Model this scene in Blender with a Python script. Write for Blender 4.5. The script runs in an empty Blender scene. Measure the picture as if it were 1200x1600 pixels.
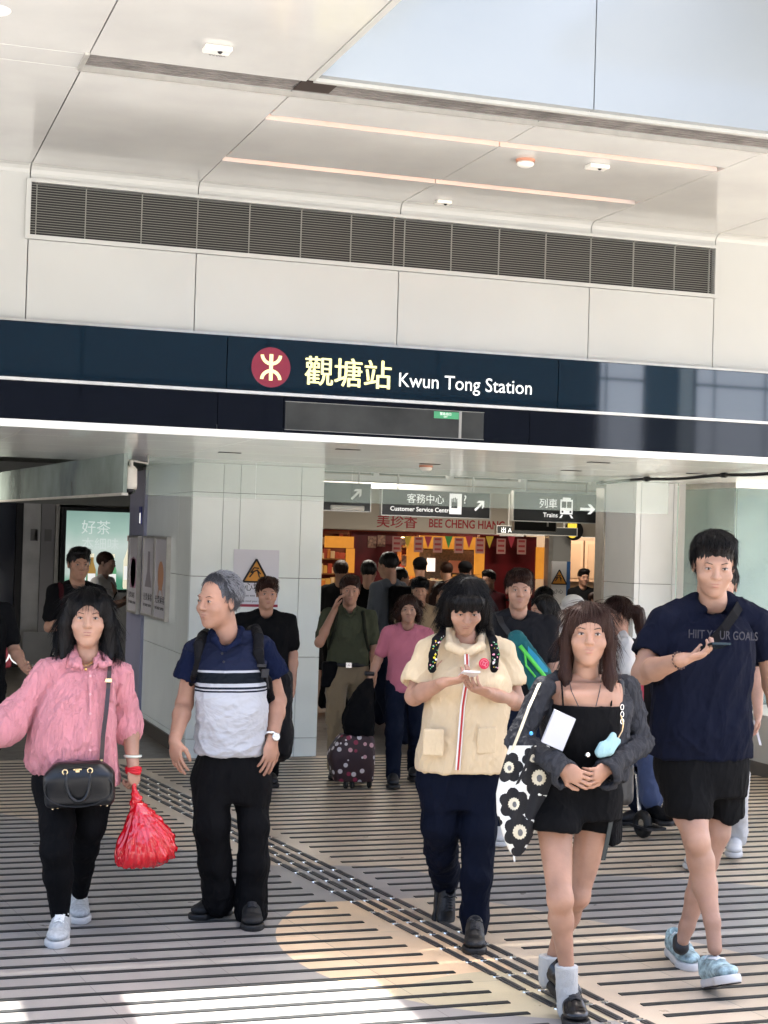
import bpy, math, random
import numpy as np
from mathutils import Vector, Matrix
random.seed(7)
R_ = math.radians
scn = bpy.context.scene
COL = scn.collection
# ------------------------------------------------------------------ camera
FPX, YAW, PITCH, ROLL, CAM_H = 2508.0, .32517, .01747, .02979, 1.85
def _basis():
    f = np.array([math.sin(YAW)*math.cos(PITCH), math.cos(YAW)*math.cos(PITCH), math.sin(PITCH)])
    r0 = np.array([math.cos(YAW), -math.sin(YAW), 0.]); u0 = np.cross(r0, f)
    r = r0*math.cos(ROLL)+u0*math.sin(ROLL); u = -r0*math.sin(ROLL)+u0*math.cos(ROLL)
    return r, u, f
CR, CU, CF = _basis()
cam = bpy.data.cameras.new('camera'); camo = bpy.data.objects.new('camera', cam); COL.objects.link(camo)
camo.matrix_world = Matrix(((CR[0], CU[0], -CF[0], 0), (CR[1], CU[1], -CF[1], 0), (CR[2], CU[2], -CF[2], CAM_H), (0, 0, 0, 1)))
cam.sensor_fit = 'VERTICAL'; cam.sensor_height = 32.0; cam.lens = 32.0*FPX/1600
cam.clip_start = .05; cam.clip_end = 3000
scn.camera = camo
def ray(px, py): return CR*(px-600)/FPX - CU*(py-800)/FPX + CF
def onY(px, py, Y):
    d = ray(px, py); return np.array([0, 0, CAM_H])+d*Y/d[1]
def onZ(px, py, Z):
    d = ray(px, py); return np.array([0, 0, CAM_H])+d*(Z-CAM_H)/d[2]
# ------------------------------------------------------------------ sky, sun, exposure
SUN = np.array([.38, .102, 1.0]); SUN /= np.linalg.norm(SUN)
w = bpy.data.worlds.new('World'); scn.world = w; w.use_nodes = True
nt = w.node_tree; bgn = nt.nodes['Background']; sky = nt.nodes.new('ShaderNodeTexSky')
sky.sky_type = 'NISHITA'; sky.sun_disc = False
sky.sun_elevation = math.asin(SUN[2]); sky.sun_rotation = math.atan2(SUN[0], SUN[1])
sky.air_density = .7; sky.dust_density = 4.5; sky.ozone_density = .3
nt.links.new(sky.outputs[0], bgn.inputs[0]); bgn.inputs[1].default_value = .15
sl = bpy.data.lights.new('sun', 'SUN'); sl.energy = 3.7; sl.angle = R_(.6); sl.color = (1, .97, .92)
so = bpy.data.objects.new('sun', sl); COL.objects.link(so)
so.rotation_euler = Vector(SUN).to_track_quat('Z', 'Y').to_euler()
scn.view_settings.view_transform = 'Standard'; scn.view_settings.look = 'None'
scn.view_settings.gamma = 1; scn.view_settings.exposure = 2.85
scn.cycles.max_bounces = 8; scn.cycles.diffuse_bounces = 5; scn.cycles.transparent_max_bounces = 12
scn.cycles.use_denoising = True
scn.cycles.caustics_reflective = False; scn.cycles.caustics_refractive = False
scn.cycles.sample_clamp_indirect = 6
# ------------------------------------------------------------------ materials
MATS = {}
def mat(name, col=(.5, .5, .5), rough=.6, metal=0., ior=1.45, coat=0., noise=None, bump=None, alpha=1., trans=0., emit=None, spec=None, sheen=0, sss=0):
    """noise=(scale, amount[, detail]) varies the colour; bump=(scale, strength, kind)"""
    if name in MATS: return MATS[name]
    m = bpy.data.materials.new(name); m.use_nodes = True; nt = m.node_tree; b = nt.nodes['Principled BSDF']
    b.inputs['Base Color'].default_value = (*col, 1); b.inputs['Roughness'].default_value = rough
    b.inputs['Metallic'].default_value = metal; b.inputs['IOR'].default_value = ior
    b.inputs['Coat Weight'].default_value = coat; b.inputs['Alpha'].default_value = alpha
    b.inputs['Coat Roughness'].default_value = .08
    b.inputs['Transmission Weight'].default_value = trans
    if spec is not None: b.inputs['Specular IOR Level'].default_value = spec
    if sheen: b.inputs['Sheen Weight'].default_value = sheen; b.inputs['Sheen Roughness'].default_value = .4
    if sss:
        b.inputs['Subsurface Weight'].default_value = sss; b.inputs['Subsurface Radius'].default_value = (.012, .004, .002); b.inputs['Subsurface Scale'].default_value = 1
    if emit: b.inputs['Emission Color'].default_value = (*emit[:3], 1); b.inputs['Emission Strength'].default_value = emit[3]
    tc = nt.nodes.new('ShaderNodeTexCoord')
    if noise:
        n = nt.nodes.new('ShaderNodeTexNoise'); n.inputs['Scale'].default_value = noise[0]; n.inputs['Detail'].default_value = 6
        nt.links.new(tc.outputs['Object'], n.inputs['Vector'])
        mr = nt.nodes.new('ShaderNodeMapRange'); mr.inputs[1].default_value = .3; mr.inputs[2].default_value = .7
        mr.inputs[3].default_value = 1-noise[1]; mr.inputs[4].default_value = 1+noise[1]
        nt.links.new(n.outputs[0], mr.inputs[0])
        mx = nt.nodes.new('ShaderNodeVectorMath'); mx.operation = 'SCALE'; mx.inputs[0].default_value = col
        nt.links.new(mr.outputs[0], mx.inputs['Scale']); nt.links.new(mx.outputs[0], b.inputs['Base Color'])
    if bump:
        n2 = nt.nodes.new('ShaderNodeTexNoise'); n2.inputs['Scale'].default_value = bump[0]; n2.inputs['Detail'].default_value = 4
        mp = nt.nodes.new('ShaderNodeMapping'); 
        if len(bump) > 2: mp.inputs['Scale'].default_value = bump[2]
        nt.links.new(tc.outputs['Object'], mp.inputs[0]); nt.links.new(mp.outputs[0], n2.inputs['Vector'])
        bp = nt.nodes.new('ShaderNodeBump'); bp.inputs['Strength'].default_value = bump[1]; bp.inputs['Distance'].default_value = .01
        nt.links.new(n2.outputs[0], bp.inputs['Height']); nt.links.new(bp.outputs[0], b.inputs['Normal'])
    MATS[name] = m; return m
# ------------------------------------------------------------------ object helpers
def tag(o, label=None, cat=None, group=None, kind=None):
    if label: o['label'] = label
    if cat: o['category'] = cat
    if group: o['group'] = group
    if kind: o['kind'] = kind
    return o
def empty(name, loc, label, cat, group=None, kind=None):
    o = bpy.data.objects.new(name, None); COL.objects.link(o); o.location = loc
    return tag(o, label, cat, group, kind)
def link(name, me, parent=None):
    o = bpy.data.objects.new(name, me); COL.objects.link(o)
    if parent is not None:
        o.parent = parent
        b = parent
        off = Vector((0, 0, 0))
        while b is not None: off += b.location; b = b.parent
        o.location = -off
    return o
class MB:
    """collects shapes in world space; build() links them as one mesh object"""
    def __init__(s): s.v = []; s.f = []; s.mi = []; s.m = []
    def _m(s, m):
        if m is None: return 0
        if m not in s.m: s.m.append(m)
        return s.m.index(m)
    def add(s, vs, fs, m=None):
        n = len(s.v); s.v += [tuple(map(float, v)) for v in vs]; s.f += [tuple(n+i for i in f) for f in fs]; s.mi += [s._m(m)]*len(fs); return s
    def box(s, x0, x1, y0, y1, z0, z1, m=None, bev=0):
        if bev:
            b = bev; vs = []
            for z, i in ((z0, 1), (z0+b, 0), (z1-b, 0), (z1, 1)):
                a = b if i else 0
                for x, y in ((x0+a, y0+b), (x0+b, y0+a), (x1-b, y0+a), (x1-a, y0+b), (x1-a, y1-b), (x1-b, y1-a), (x0+b, y1-a), (x0+a, y1-b)): vs.append((x, y, z))
            fs = [tuple(range(7, -1, -1)), tuple(range(24, 32))]
            for k in range(3):
                for i in range(8): fs.append((k*8+i, k*8+(i+1) % 8, k*8+8+(i+1) % 8, k*8+8+i))
            return s.add(vs, fs, m)
        return s.add([(x0, y0, z0), (x1, y0, z0), (x1, y1, z0), (x0, y1, z0), (x0, y0, z1), (x1, y0, z1), (x1, y1, z1), (x0, y1, z1)],
                     [(3, 2, 1, 0), (4, 5, 6, 7), (0, 1, 5, 4), (1, 2, 6, 5), (2, 3, 7, 6), (3, 0, 4, 7)], m)
    def obox(s, c, u, v, w_, m=None):
        """oriented box: centre and three half-extent vectors"""
        c, u, v, w_ = map(np.array, (c, u, v, w_))
        P = [c+a*u+b*v+d*w_ for d in (-1, 1) for a, b in ((-1, -1), (1, -1), (1, 1), (-1, 1))]
        return s.add(P, [(3, 2, 1, 0), (4, 5, 6, 7), (0, 1, 5, 4), (1, 2, 6, 5), (2, 3, 7, 6), (3, 0, 4, 7)], m)
    def prism(s, pts, d, m=None):
        """extrude polygon (3-D points) by vector d"""
        n = len(pts); d = np.array(d, float); P = [np.array(p, float) for p in pts]; Q = [p+d for p in P]
        return s.add(P+Q, [tuple(range(n-1, -1, -1)), tuple(range(n, 2*n))]+[(i, (i+1) % n, n+(i+1) % n, n+i) for i in range(n)], m)
    def tube(s, pts, r, m=None, n=8, close=True):
        pts = [np.array(p, float) for p in pts]; rs = r if hasattr(r, '__len__') else [r]*len(pts); vs = []
        up = np.array([0, 0, 1.]); prev = None
        for i, p in enumerate(pts):
            t = pts[min(i+1, len(pts)-1)]-pts[max(i-1, 0)]; t = t/(np.linalg.norm(t)+1e-9)
            if prev is None:
                a = np.cross(t, up if abs(t[2]) < .9 else np.array([1., 0, 0]))
            else: a = prev-t*np.dot(prev, t)
            a = a/(np.linalg.norm(a)+1e-9); prev = a; b = np.cross(t, a)
            for k in range(n):
                g = 2*math.pi*k/n; vs.append(p+rs[i]*(a*math.cos(g)+b*math.sin(g)))
        fs = []
        for i in range(len(pts)-1):
            for k in range(n): fs.append((i*n+k, i*n+(k+1) % n, (i+1)*n+(k+1) % n, (i+1)*n+k))
        if close: fs += [tuple(range(n-1, -1, -1)), tuple((len(pts)-1)*n+k for k in range(n))]
        return s.add(vs, fs, m)
    def lathe(s, c, prof, m=None, n=20, ax=(0, 0, 1)):
        ax = np.array(ax, float); ax /= np.linalg.norm(ax)
        a = np.cross(ax, [1, 0, 0] if abs(ax[0]) < .9 else [0, 1, 0]); a /= np.linalg.norm(a); b = np.cross(ax, a); vs = []
        for r, h in prof:
            for k in range(n):
                g = 2*math.pi*k/n; vs.append(np.array(c)+ax*h+r*(a*math.cos(g)+b*math.sin(g)))
        fs = [(i*n+k, i*n+(k+1) % n, (i+1)*n+(k+1) % n, (i+1)*n+k) for i in range(len(prof)-1) for k in range(n)]
        fs += [tuple(range(n-1, -1, -1)), tuple((len(prof)-1)*n+k for k in range(n))]
        return s.add(vs, fs, m)
    def ribbon(s, pts, wv, th, m=None):
        """flat strap along pts; wv = half width vector(s); th = thickness vector(s)"""
        n = len(pts); vs = []
        for i, p in enumerate(pts):
            p = np.array(p, float); a = np.array(wv[i] if hasattr(wv[0], '__len__') else wv, float); t = np.array(th[i] if hasattr(th[0], '__len__') else th, float)
            vs += [p-a, p+a, p+a+t, p-a+t]
        fs = [(0, 3, 2, 1), (4*n-4, 4*n-3, 4*n-2, 4*n-1)]
        for i in range(n-1):
            for k in range(4): fs.append((4*i+k, 4*i+(k+1) % 4, 4*i+4+(k+1) % 4, 4*i+4+k))
        return s.add(vs, fs, m)
    def build(s, name, m=None, parent=None, smooth=False):
        me = bpy.data.meshes.new(name); me.from_pydata(s.v, [], s.f)
        for x in (s.m if s.m else [m]):
            if x: me.materials.append(x)
        if s.m: me.polygons.foreach_set('material_index', s.mi)
        if smooth: me.polygons.foreach_set('use_smooth', [True]*len(me.polygons))
        me.update(); return link(name, me, parent)
def text(name, s, size, loc, m, parent=None, rot=(R_(90), 0, 0), ext=.002, align='LEFT', bold=0., sx=1., shear=0.):
    c = bpy.data.curves.new(name, 'FONT'); c.body = s; c.size = size; c.extrude = ext; c.align_x = align; c.offset = bold; c.shear = shear; c.resolution_u = 3
    o = bpy.data.objects.new(name, c); COL.objects.link(o)
    dg = bpy.context.evaluated_depsgraph_get(); me = bpy.data.meshes.new_from_object(o.evaluated_get(dg))
    bpy.data.objects.remove(o); me.name = name
    from mathutils import Euler
    M = Matrix.Translation(loc) @ Euler(rot).to_matrix().to_4x4() @ Matrix.Diagonal((sx, 1, 1, 1))
    me.transform(M); me.materials.clear(); me.materials.append(m)
    return link(name, me, parent)
# ================================================================== THE SETTING
M_white = mat('white cladding', (.42, .43, .41), .28, noise=(1.3, .04), bump=(3, .02))
M_ceil = mat('ceiling panel', (.49, .495, .475), .14, noise=(1.7, .09), ior=1.6)
M_back = mat('dark gap', (.03, .03, .03), .8)
M_alu = mat('grey aluminium', (.55, .54, .5), .35, metal=.6, noise=(12, .1))
M_slat = mat('louvre slat', (.22, .22, .2), .5)
M_edge = mat('white edge trim', (.8, .8, .77), .3)
M_blue = mat('deep blue glass', (.0006, .0085, .018), .03, ior=1.85)
M_dark = mat('dark glass', (.003, .004, .008), .04, ior=1.5)
M_tile = mat('column stone panel', (.76, .82, .80), .22, noise=(2, .05))
M_soff = mat('soffit panel', (.85, .87, .85), .14, noise=(2, .05))
M_glass = mat('clear glass', (.55, .68, .63), .02, ior=1.45, alpha=.2)
M_steel = mat('brushed steel', (.5, .5, .48), .3, metal=.9, bump=(40, .1, (1, 1, .03)), noise=(3, .15))
M_black = mat('black', (.012, .012, .014), .5)
M_screw = mat('white plastic', (.75, .74, .68), .4)
M_wallgrey = mat('grey wall', (.42, .42, .41), .5, noise=(1.5, .06))
# ---- floor sheet with its tile colours
def floor_mat():
    m = bpy.data.materials.new('granite paving'); m.use_nodes = True; nt = m.node_tree; b = nt.nodes['Principled BSDF']
    N = nt.nodes; Lk = nt.links
    tc = N.new('ShaderNodeTexCoord'); sp = N.new('ShaderNodeSeparateXYZ'); Lk.new(tc.outputs['Object'], sp.inputs[0])
    X, Y = sp.outputs[0], sp.outputs[1]
    def op(o, a, b2=None, c=None):
        n = N.new('ShaderNodeMath'); n.operation = o
        for i, q in enumerate((a, b2, c)):
            if q is None: continue
            if isinstance(q, (int, float)): n.inputs[i].default_value = q
            else: Lk.new(q, n.inputs[i])
        return n.outputs[0]
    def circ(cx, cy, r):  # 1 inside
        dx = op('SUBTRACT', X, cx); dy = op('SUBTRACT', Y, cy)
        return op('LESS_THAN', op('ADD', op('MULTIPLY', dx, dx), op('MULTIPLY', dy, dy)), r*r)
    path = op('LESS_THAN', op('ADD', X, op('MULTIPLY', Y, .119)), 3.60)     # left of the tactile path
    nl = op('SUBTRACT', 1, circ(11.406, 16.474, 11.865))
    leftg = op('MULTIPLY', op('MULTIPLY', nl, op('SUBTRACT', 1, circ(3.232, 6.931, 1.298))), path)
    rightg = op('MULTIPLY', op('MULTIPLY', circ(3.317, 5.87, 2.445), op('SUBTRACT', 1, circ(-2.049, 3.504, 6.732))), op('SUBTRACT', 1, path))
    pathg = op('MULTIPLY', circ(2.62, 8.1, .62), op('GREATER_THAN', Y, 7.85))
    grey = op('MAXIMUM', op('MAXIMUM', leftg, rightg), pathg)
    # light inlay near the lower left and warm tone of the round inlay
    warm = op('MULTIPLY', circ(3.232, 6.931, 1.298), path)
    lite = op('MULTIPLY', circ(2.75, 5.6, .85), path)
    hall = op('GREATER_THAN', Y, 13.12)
    def mix(f, a, c):
        n = N.new('ShaderNodeMix'); n.data_type = 'RGBA'; Lk.new(f, n.inputs[0])
        for i, q in ((6, a), (7, c)):
            if isinstance(q, tuple): n.inputs[i].default_value = (*q, 1)
            else: Lk.new(q, n.inputs[i])
        return n.outputs[2]
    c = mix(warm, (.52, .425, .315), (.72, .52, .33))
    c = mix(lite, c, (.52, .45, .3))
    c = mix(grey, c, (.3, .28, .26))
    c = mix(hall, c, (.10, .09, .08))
    c = mix(op('LESS_THAN', Y, 4.2), c, (.41, .395, .375))  # unseen near paving, greyed so its bounced light is less warm
    n1 = N.new('ShaderNodeTexNoise'); n1.inputs['Scale'].default_value = 160; n1.inputs['Detail'].default_value = 3
    n2 = N.new('ShaderNodeTexNoise'); n2.inputs['Scale'].default_value = 1.1; n2.inputs['Detail'].default_value = 7
    n3 = N.new('ShaderNodeTexNoise'); n3.inputs['Scale'].default_value = 9; n3.inputs['Detail'].default_value = 5
    for n in (n1, n2, n3): Lk.new(tc.outputs['Object'], n.inputs['Vector'])
    k = op('ADD', op('MULTIPLY', n1.outputs[0], .28), op('ADD', op('MULTIPLY', n2.outputs[0], .75), op('MULTIPLY', n3.outputs[0], .25)))
    # tile tone variation: 0.6 m tiles, each its own tone, thin joints
    fx = op('DIVIDE', op('ADD', X, op('MULTIPLY', Y, .119)), .6); fy = op('DIVIDE', Y, .9)
    cb = N.new('ShaderNodeCombineXYZ'); Lk.new(op('FLOOR', fx), cb.inputs[0]); Lk.new(op('FLOOR', fy), cb.inputs[1])
    wn = N.new('ShaderNodeTexWhiteNoise'); Lk.new(cb.outputs[0], wn.inputs['Vector'])
    joint = op('MAXIMUM', op('LESS_THAN', op('FRACT', fx), .007), op('LESS_THAN', op('FRACT', fy), .004))
    k = op('ADD', op('ADD', k, .3), op('MULTIPLY', wn.outputs['Value'], .11))
    k = op('MULTIPLY', k, op('SUBTRACT', 1, op('MULTIPLY', joint, .45)))
    sc = N.new('ShaderNodeVectorMath'); sc.operation = 'SCALE'; Lk.new(c, sc.inputs[0]); Lk.new(k, sc.inputs['Scale'])
    # pale specks of dried gum
    vo = N.new('ShaderNodeTexVoronoi'); vo.inputs['Scale'].default_value = 2.6; Lk.new(tc.outputs['Object'], vo.inputs['Vector'])
    speck = op('LESS_THAN', vo.outputs['Distance'], .022)
    c2 = mix(speck, sc.outputs[0], (.7, .68, .64))
    Lk.new(c2, b.inputs['Base Color'])
    rg = op('ADD', op('MULTIPLY', n3.outputs[0], .25), .2); Lk.new(rg, b.inputs['Roughness'])
    bp = N.new('ShaderNodeBump'); bp.inputs['Strength'].default_value = .08; bp.inputs['Distance'].default_value = .004
    Lk.new(n1.outputs[0], bp.inputs['Height']); Lk.new(bp.outputs[0], b.inputs['Normal'])
    return m
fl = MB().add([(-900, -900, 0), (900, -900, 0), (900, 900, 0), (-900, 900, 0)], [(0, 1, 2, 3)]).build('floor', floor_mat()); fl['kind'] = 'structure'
lx = lambda Y: 2.352+(8.245-Y)*.1155     # where the left-hand strips end
rx = lambda Y: 2.646+(9.795-Y)*.1215
M_strip = mat('anti-slip strip', (.016, .018, .018), .55, noise=(60, .3))
s = MB(); Y = 3.0
def strip(x0, x1, Y): s.box(x0, x1, Y, Y+.032, .0005, .004)
while Y < 13.0:
    strip(-3.2 if Y < 13 else 0, lx(Y), Y)
    if Y > 9.9 or Y < 9.9: strip(rx(Y), 12.0, Y)
    Y += .1565 if Y < 8 else .1535 if Y < 9.5 else .147
o = s.build('floor_strips', M_strip); o['kind'] = 'structure'
# tactile paving: four rows of dark bars with steel studs between
tb = MB(); ts = MB()
for r, x8 in enumerate((2.507, 2.584, 2.661, 2.738)):
    k = 0; Y = 3.05+r*.012
    while Y < 12.7:
        cx = x8+(8.05-Y)*.121; d = np.array([-.121, 1, 0]); d /= np.linalg.norm(d); sd = np.array([d[1], -d[0], 0])
        tb.obox((cx, Y, .0035), d*.098, sd*.016, (0, 0, .003)); c2 = (cx-.121*.1225, Y+.1225)
        tb.obox((cx, Y, .0075), d*.09, sd*.006, (0, 0, .0012))
        ts.lathe((c2[0], c2[1], .0005), ((.017, 0), (.016, .004), (.008, .0055)), n=10)
        Y += .245
o = tb.build('tactile_paving', mat('tactile bar', (.045, .045, .045), .35)); o['kind'] = 'structure'
o = ts.build('tactile_studs', mat('steel stud', (.85, .85, .83), .22, metal=1.)); o['kind'] = 'structure'
# ---- the station building
ST = empty('station_building', (3.2, 9.5, 0), 'white panelled station entrance with louvre grille, low soffit and stone clad columns', 'building')
ZC, YW = 3.927, 9.315
def panels(mb, xs, ys, z0, z1, g=.004, holes=()):
    for a, b_ in zip(xs, xs[1:]):
        for c, d in zip(ys, ys[1:]): mb.box(a+g, b_-g, c+g, d-g, z0, z1)
JX = [-3.2, -1.6, -.32, .95, 1.925, 3.19, 4.485, 5.39, 6.7, 8.0, 9.3]
# upper wall panels, with a rounded cove to the ceiling
uw = MB()
for a, b_ in zip(JX, JX[1:]):
    a2, b2 = a+.003, b_-.003
    if a >= .9 and b_ <= 5.4:
        uw.box(a2, b2, YW, YW+.05, 3.03, 3.505); 
        prof = [(YW, 3.855), (YW, 3.885)]
    else: prof = [(YW, 3.03), (YW, 3.885)]
    prof += [(YW-.01, 3.905), (YW-.03, 3.92), (YW-.06, 3.927), (YW-.06, 3.98), (YW+.05, 3.98), (YW+.05, prof[0][1])]
    uw.prism([(a2, y, z) for y, z in prof], (b2-a2, 0, 0))
uw.build('wall_panels', M_white, ST)
bk = MB(); bk.box(-3.2, 9.3, YW+.055, YW+.3, 2.5, 4.3); bk.box(-3.2, 9.3, 7.3, 9.4, 3.99, 4.3); bk.build('wall_backing', M_back, ST)
tr = MB(); tr.box(-3.2, 9.3, YW-.035, YW, 3.03, 3.045); tr.build('drip_ledge', M_alu, ST)
# ventilation grille
gf = MB()
gf.box(.93, 5.41, YW-.02, YW+.03, 3.833, 3.853); gf.box(.93, 5.41, YW-.02, YW+.03, 3.507, 3.532)
gf.box(.93, .957, YW-.02, YW+.03, 3.532, 3.833); gf.box(5.383, 5.41, YW-.02, YW+.03, 3.532, 3.833)
G = gf.build('ventilation_grille', M_white, ST)
gs = MB(); n = 20
for i in range(n):
    z = 3.54+(i+.5)*(3.828-3.54)/n; gs.prism([(.957, YW-.006, z-.0018), (.957, YW-.006, z+.0015), (.957, YW+.022, z+.006), (.957, YW+.022, z+.004)], (4.426, 0, 0))
for x in [.99, 1.27, 1.595, 1.925, 2.24, 2.56, 2.875, 3.15, 3.22, 3.53, 3.85, 4.17, 4.485, 4.79, 5.09, 5.345]: gs.box(x-.0022, x+.0022, YW-.008, YW+.005, 3.532, 3.833)
gs.build('slats', M_slat, G)
gd = MB(); 
gd.box(.94, 5.40, YW+.05, YW+.052, 3.52, 3.84); gd.build('duct', M_black, G)
# ceiling with the linear slot, the two warm light slots and the roof opening
OX0, OY0, OY1 = 1.965, 3.9, 6.94
cl = MB()
for a, b_ in zip(JX, JX[1:]):
    hasw = a > 1.9 and b_ < 4.5; g = .003
    inopen = a >= 1.9 and b_ < 6
    bands = [(7.255, 7.66), (7.75, 8.615), (8.71, YW-.063)] if hasw else [(7.255, YW-.063)]
    for c, d in bands: cl.box(a+g, b_-g, c, d, ZC, ZC+.045)
    if a < .9: cl.box(a+g, b_-g, 7.03, 7.249, ZC, ZC+.045)
    if not inopen or a < 1.9:
        for c, d in ((4.5, 5.2), (5.2, 7.024)): cl.box(a+g, (b_ if b_ != 1.925 else OX0-.03)-g, c+g, d-(g if d < 7 else 0), ZC, ZC+.045)
    else:
        pass
cl.build('ceiling_panels', M_ceil, ST)
cb_ = MB(); cb_.box(-3.2, 1.9, 4.5, 7.0, ZC+.06, ZC+.2)
cb_.build('ceiling_backing', M_back, ST)
# grey linear slot
sl_ = MB(); sl_.box(.95, 9.3, 7.03, 7.25, ZC+.05, ZC+.06)
for i in range(6): sl_.box(.95, 9.3, 7.036+i*.037, 7.052+i*.037, ZC+.012, ZC+.05)
sl_.build('linear_diffuser', mat('slot grey', (.16, .15, .14), .55, noise=(9, .35)), ST)
st2 = MB(); st2.box(.93, 9.3, 7.25, 7.262, ZC-.012, ZC+.01); st2.box(.93, .95, 7.0, 7.25, ZC-.012, ZC+.01); st2.box(.95, 9.3, 7.262, 7.275, ZC-.006, ZC+.01); st2.build('slot_trim', M_alu, ST)
st3 = MB(); st3.box(1.92, 2.09, 7.04, 7.2, ZC+.006, ZC+.011); st3.build('soot_patch', mat('soot stain', (.03, .02, .015), .9), ST)
# warm cove-light slots: a lamp tube hidden in each recess
M_cove = mat('warm painted cove', (.75, .62, .5), .5)  # the lamp's warm glow is put into the cove's own colour too
M_lamp = mat('warm lamp tube', (1, .6, .35), .5, emit=(1., .25, .055, 16))
for y0, y1 in ((7.66, 7.75), (8.615, 8.71)):
    c = MB(); c.box(1.93, 4.49, y0-.02, y1+.06, ZC+.1, ZC+.105); c.box(1.93, 4.49, y1+.055, y1+.06, ZC+.046, ZC+.1); c.box(1.93, 4.49, y0-.02, y0-.015, ZC+.046, ZC+.1)
    c.build('light_cove', M_cove, ST)
    l = MB(); l.tube([(1.95, y1+.035, ZC+.065), (4.45, y1+.035, ZC+.065)], .009); l.build('lamp_tube', M_lamp, ST)
# roof opening: upstand walls, with an added slab and beam over it
M_well = mat('skylight upstand', (.235, .26, .27), .12, noise=(.5, .03))
wl = MB(); 
for a, b_ in ((1.965, 3.335), (3.341, 4.9), (4.906, 7.2)): wl.box(a, b_, OY1, OY1+.05, ZC+.012, 4.85)
wl.build('skylight_upstand', M_well, ST)
we = MB(); we.box(OX0-.03, OX0, 4.5, OY1+.05, ZC-.004, 4.85); we.box(OX0, 7.2, OY1+.05, OY1+.08, ZC-.004, 4.0); we.box(7.2, 7.25, 4.5, OY1, ZC, 4.85)
we.build('skylight_frame', M_white, ST)
rf = MB(); rf.box(4.07, 9.3, 4.8, 7.05, 4.86, 5.0); rf.build('added_shade_slab', M_wallgrey, ST)  # added out of view; its edge trims the sun patch on the right
rb = MB(); rb.box(2.63, 2.98, 4.8, 7.05, 4.86, 5.05); rb.build('added_shade_beam', M_wallgrey, ST)  # added out of view to cast the dark gap in the sun patch
# soffit behind the sign
sf = MB()
sx = [-3.2, -1.8, -.4, 1.0, 2.4, 3.8, 5.2, 6.6, 8.0, 9.4]; sy = [9.24, 10.3, 11.36, 12.42, 13.6]
for a, b_ in zip(sx, sx[1:]):
    for c, d in zip(sy, sy[1:]): sf.box(a+.002, b_-.002, c+.002, d-.002, 2.448, 2.5)
sf.build('soffit', M_soff, ST)
sb = MB(); sb.box(-3.2, 9.4, 9.4, 13.6, 2.51, 2.6); sb.build('soffit_backing', M_back, ST)
se = MB(); se.box(-3.2, 9.4, 9.185, 9.24, 2.425, 2.468); se.build('soffit_edge', M_edge, ST)
sv = MB()
for x, y in ((2.55, 11.3), (3.1, 10.2), (4.2, 11.6), (5.0, 10.3), (5.4, 11.6), (6.3, 11.2)): sv.box(x, x+.16, y, y+.05, 2.444, 2.449)
sv.build('soffit_slots', M_black, ST)
# left column: stone panels with recessed joints
def clad_column(name, x0, x1, y0, y1, xs, zs, left_ys=None, m=M_tile):
    c = MB(); g = .0025
    for a, b_ in zip(xs, xs[1:]):
        for z, z2 in zip(zs, zs[1:]): c.box(a+g, b_-g, y0, y0+.03, z+g, z2-g)
    if left_ys:
        for a, b_ in zip(left_ys, left_ys[1:]):
            for z, z2 in zip(zs, zs[1:]): c.box(x0, x0+.03, max(a, y0+.031)+g, b_-g, z+g, z2-g)
    for z, z2 in zip(zs, zs[1:]): c.box(x1-.03, x1, y0+.031, y1, z+g, z2-g)
    o = c.build(name, m, ST)
    k = MB().box(x0+.031, x1-.031, y0+.031, y1, .0, 2.447); k.build('core', M_back, o)
    return o
clad_column('column', 2.73, 3.86, 13.05, 15.9, [2.73, 2.99, 3.135, 3.66, 3.86], [.004, .163, .843, 1.506, 2.203, 2.447], [13.05, 13.6, 15.1])
ly = MB(); ly.box(2.70, 2.76, 15.1, 15.9, 0, 2.447); ly.build('lavender_panel', mat('lavender panel', (.27, .28, .38), .35, noise=(2, .08)), ST)
sk = MB(); sk.box(2.712, 2.729, 13.66, 15.1, 0, .12); sk.build('skirting', mat('bronze skirting', (.09, .08, .07), .4, metal=.5), ST)
clad_column('column', 6.806, 7.229, 13.05, 13.66, [6.806, 6.86, 7.19, 7.229], [.004, .75, 1.523, 2.447], [13.05, 13.66], m=mat('daylight whitened panel', (.86, .88, .87), .3, noise=(2, .04)))  # whiter than the left column: brighter light from the right painted in
jm = MB(); jm.box(6.79, 6.806, 13.665, 13.83, 0, 2.4); jm.build('door_jamb', M_alu, ST)
# smoke barrier of clear glass hung from the soffit
sg = MB()
for a, b_ in ((2.22, 3.1), (3.1, 3.9), (3.9, 4.9), (4.9, 5.9), (5.9, 6.78)): sg.box(a+.003, b_-.003, 12.395, 12.405, 2.145, 2.446)
sg.build('glass_smoke_barrier', M_glass, ST)
# glazed side wall on the right with plinth
gw = MB(); gw.box(7.41, 7.425, 12.36, 13.3, .5, 2.4); gw.box(7.43, 9.4, 12.345, 12.36, .5, 2.4); gw.build('window_glass', mat('teal tinted glass', (.13, .22, .21), .05, ior=1.6, alpha=.5), ST)
gp = MB(); gp.box(7.24, 9.4, 8.5, 12.6, 0, .5); gp.box(7.24, 7.6, 12.6, 13.4, 0, .5); gp.build('plinth', mat('plinth', (.55, .54, .5), .5, noise=(3, .05)), ST)
gk = MB(); gk.box(7.225, 7.24, 8.5, 13.04, 0, .11); gk.build('skirting', mat('dark skirting', (.11, .1, .09), .5), ST)
gt = MB(); gt.box(7.40, 7.43, 12.33, 13.3, 2.4, 2.447); gt.box(7.43, 9.4, 12.33, 12.37, 2.4, 2.447); gt.box(7.402, 7.41, 12.34, 13.3, 1.0, 1.04); gt.box(7.43, 9.4, 12.335, 12.344, 1.0, 1.04); gt.build('window_frame', M_alu, ST)
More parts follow.
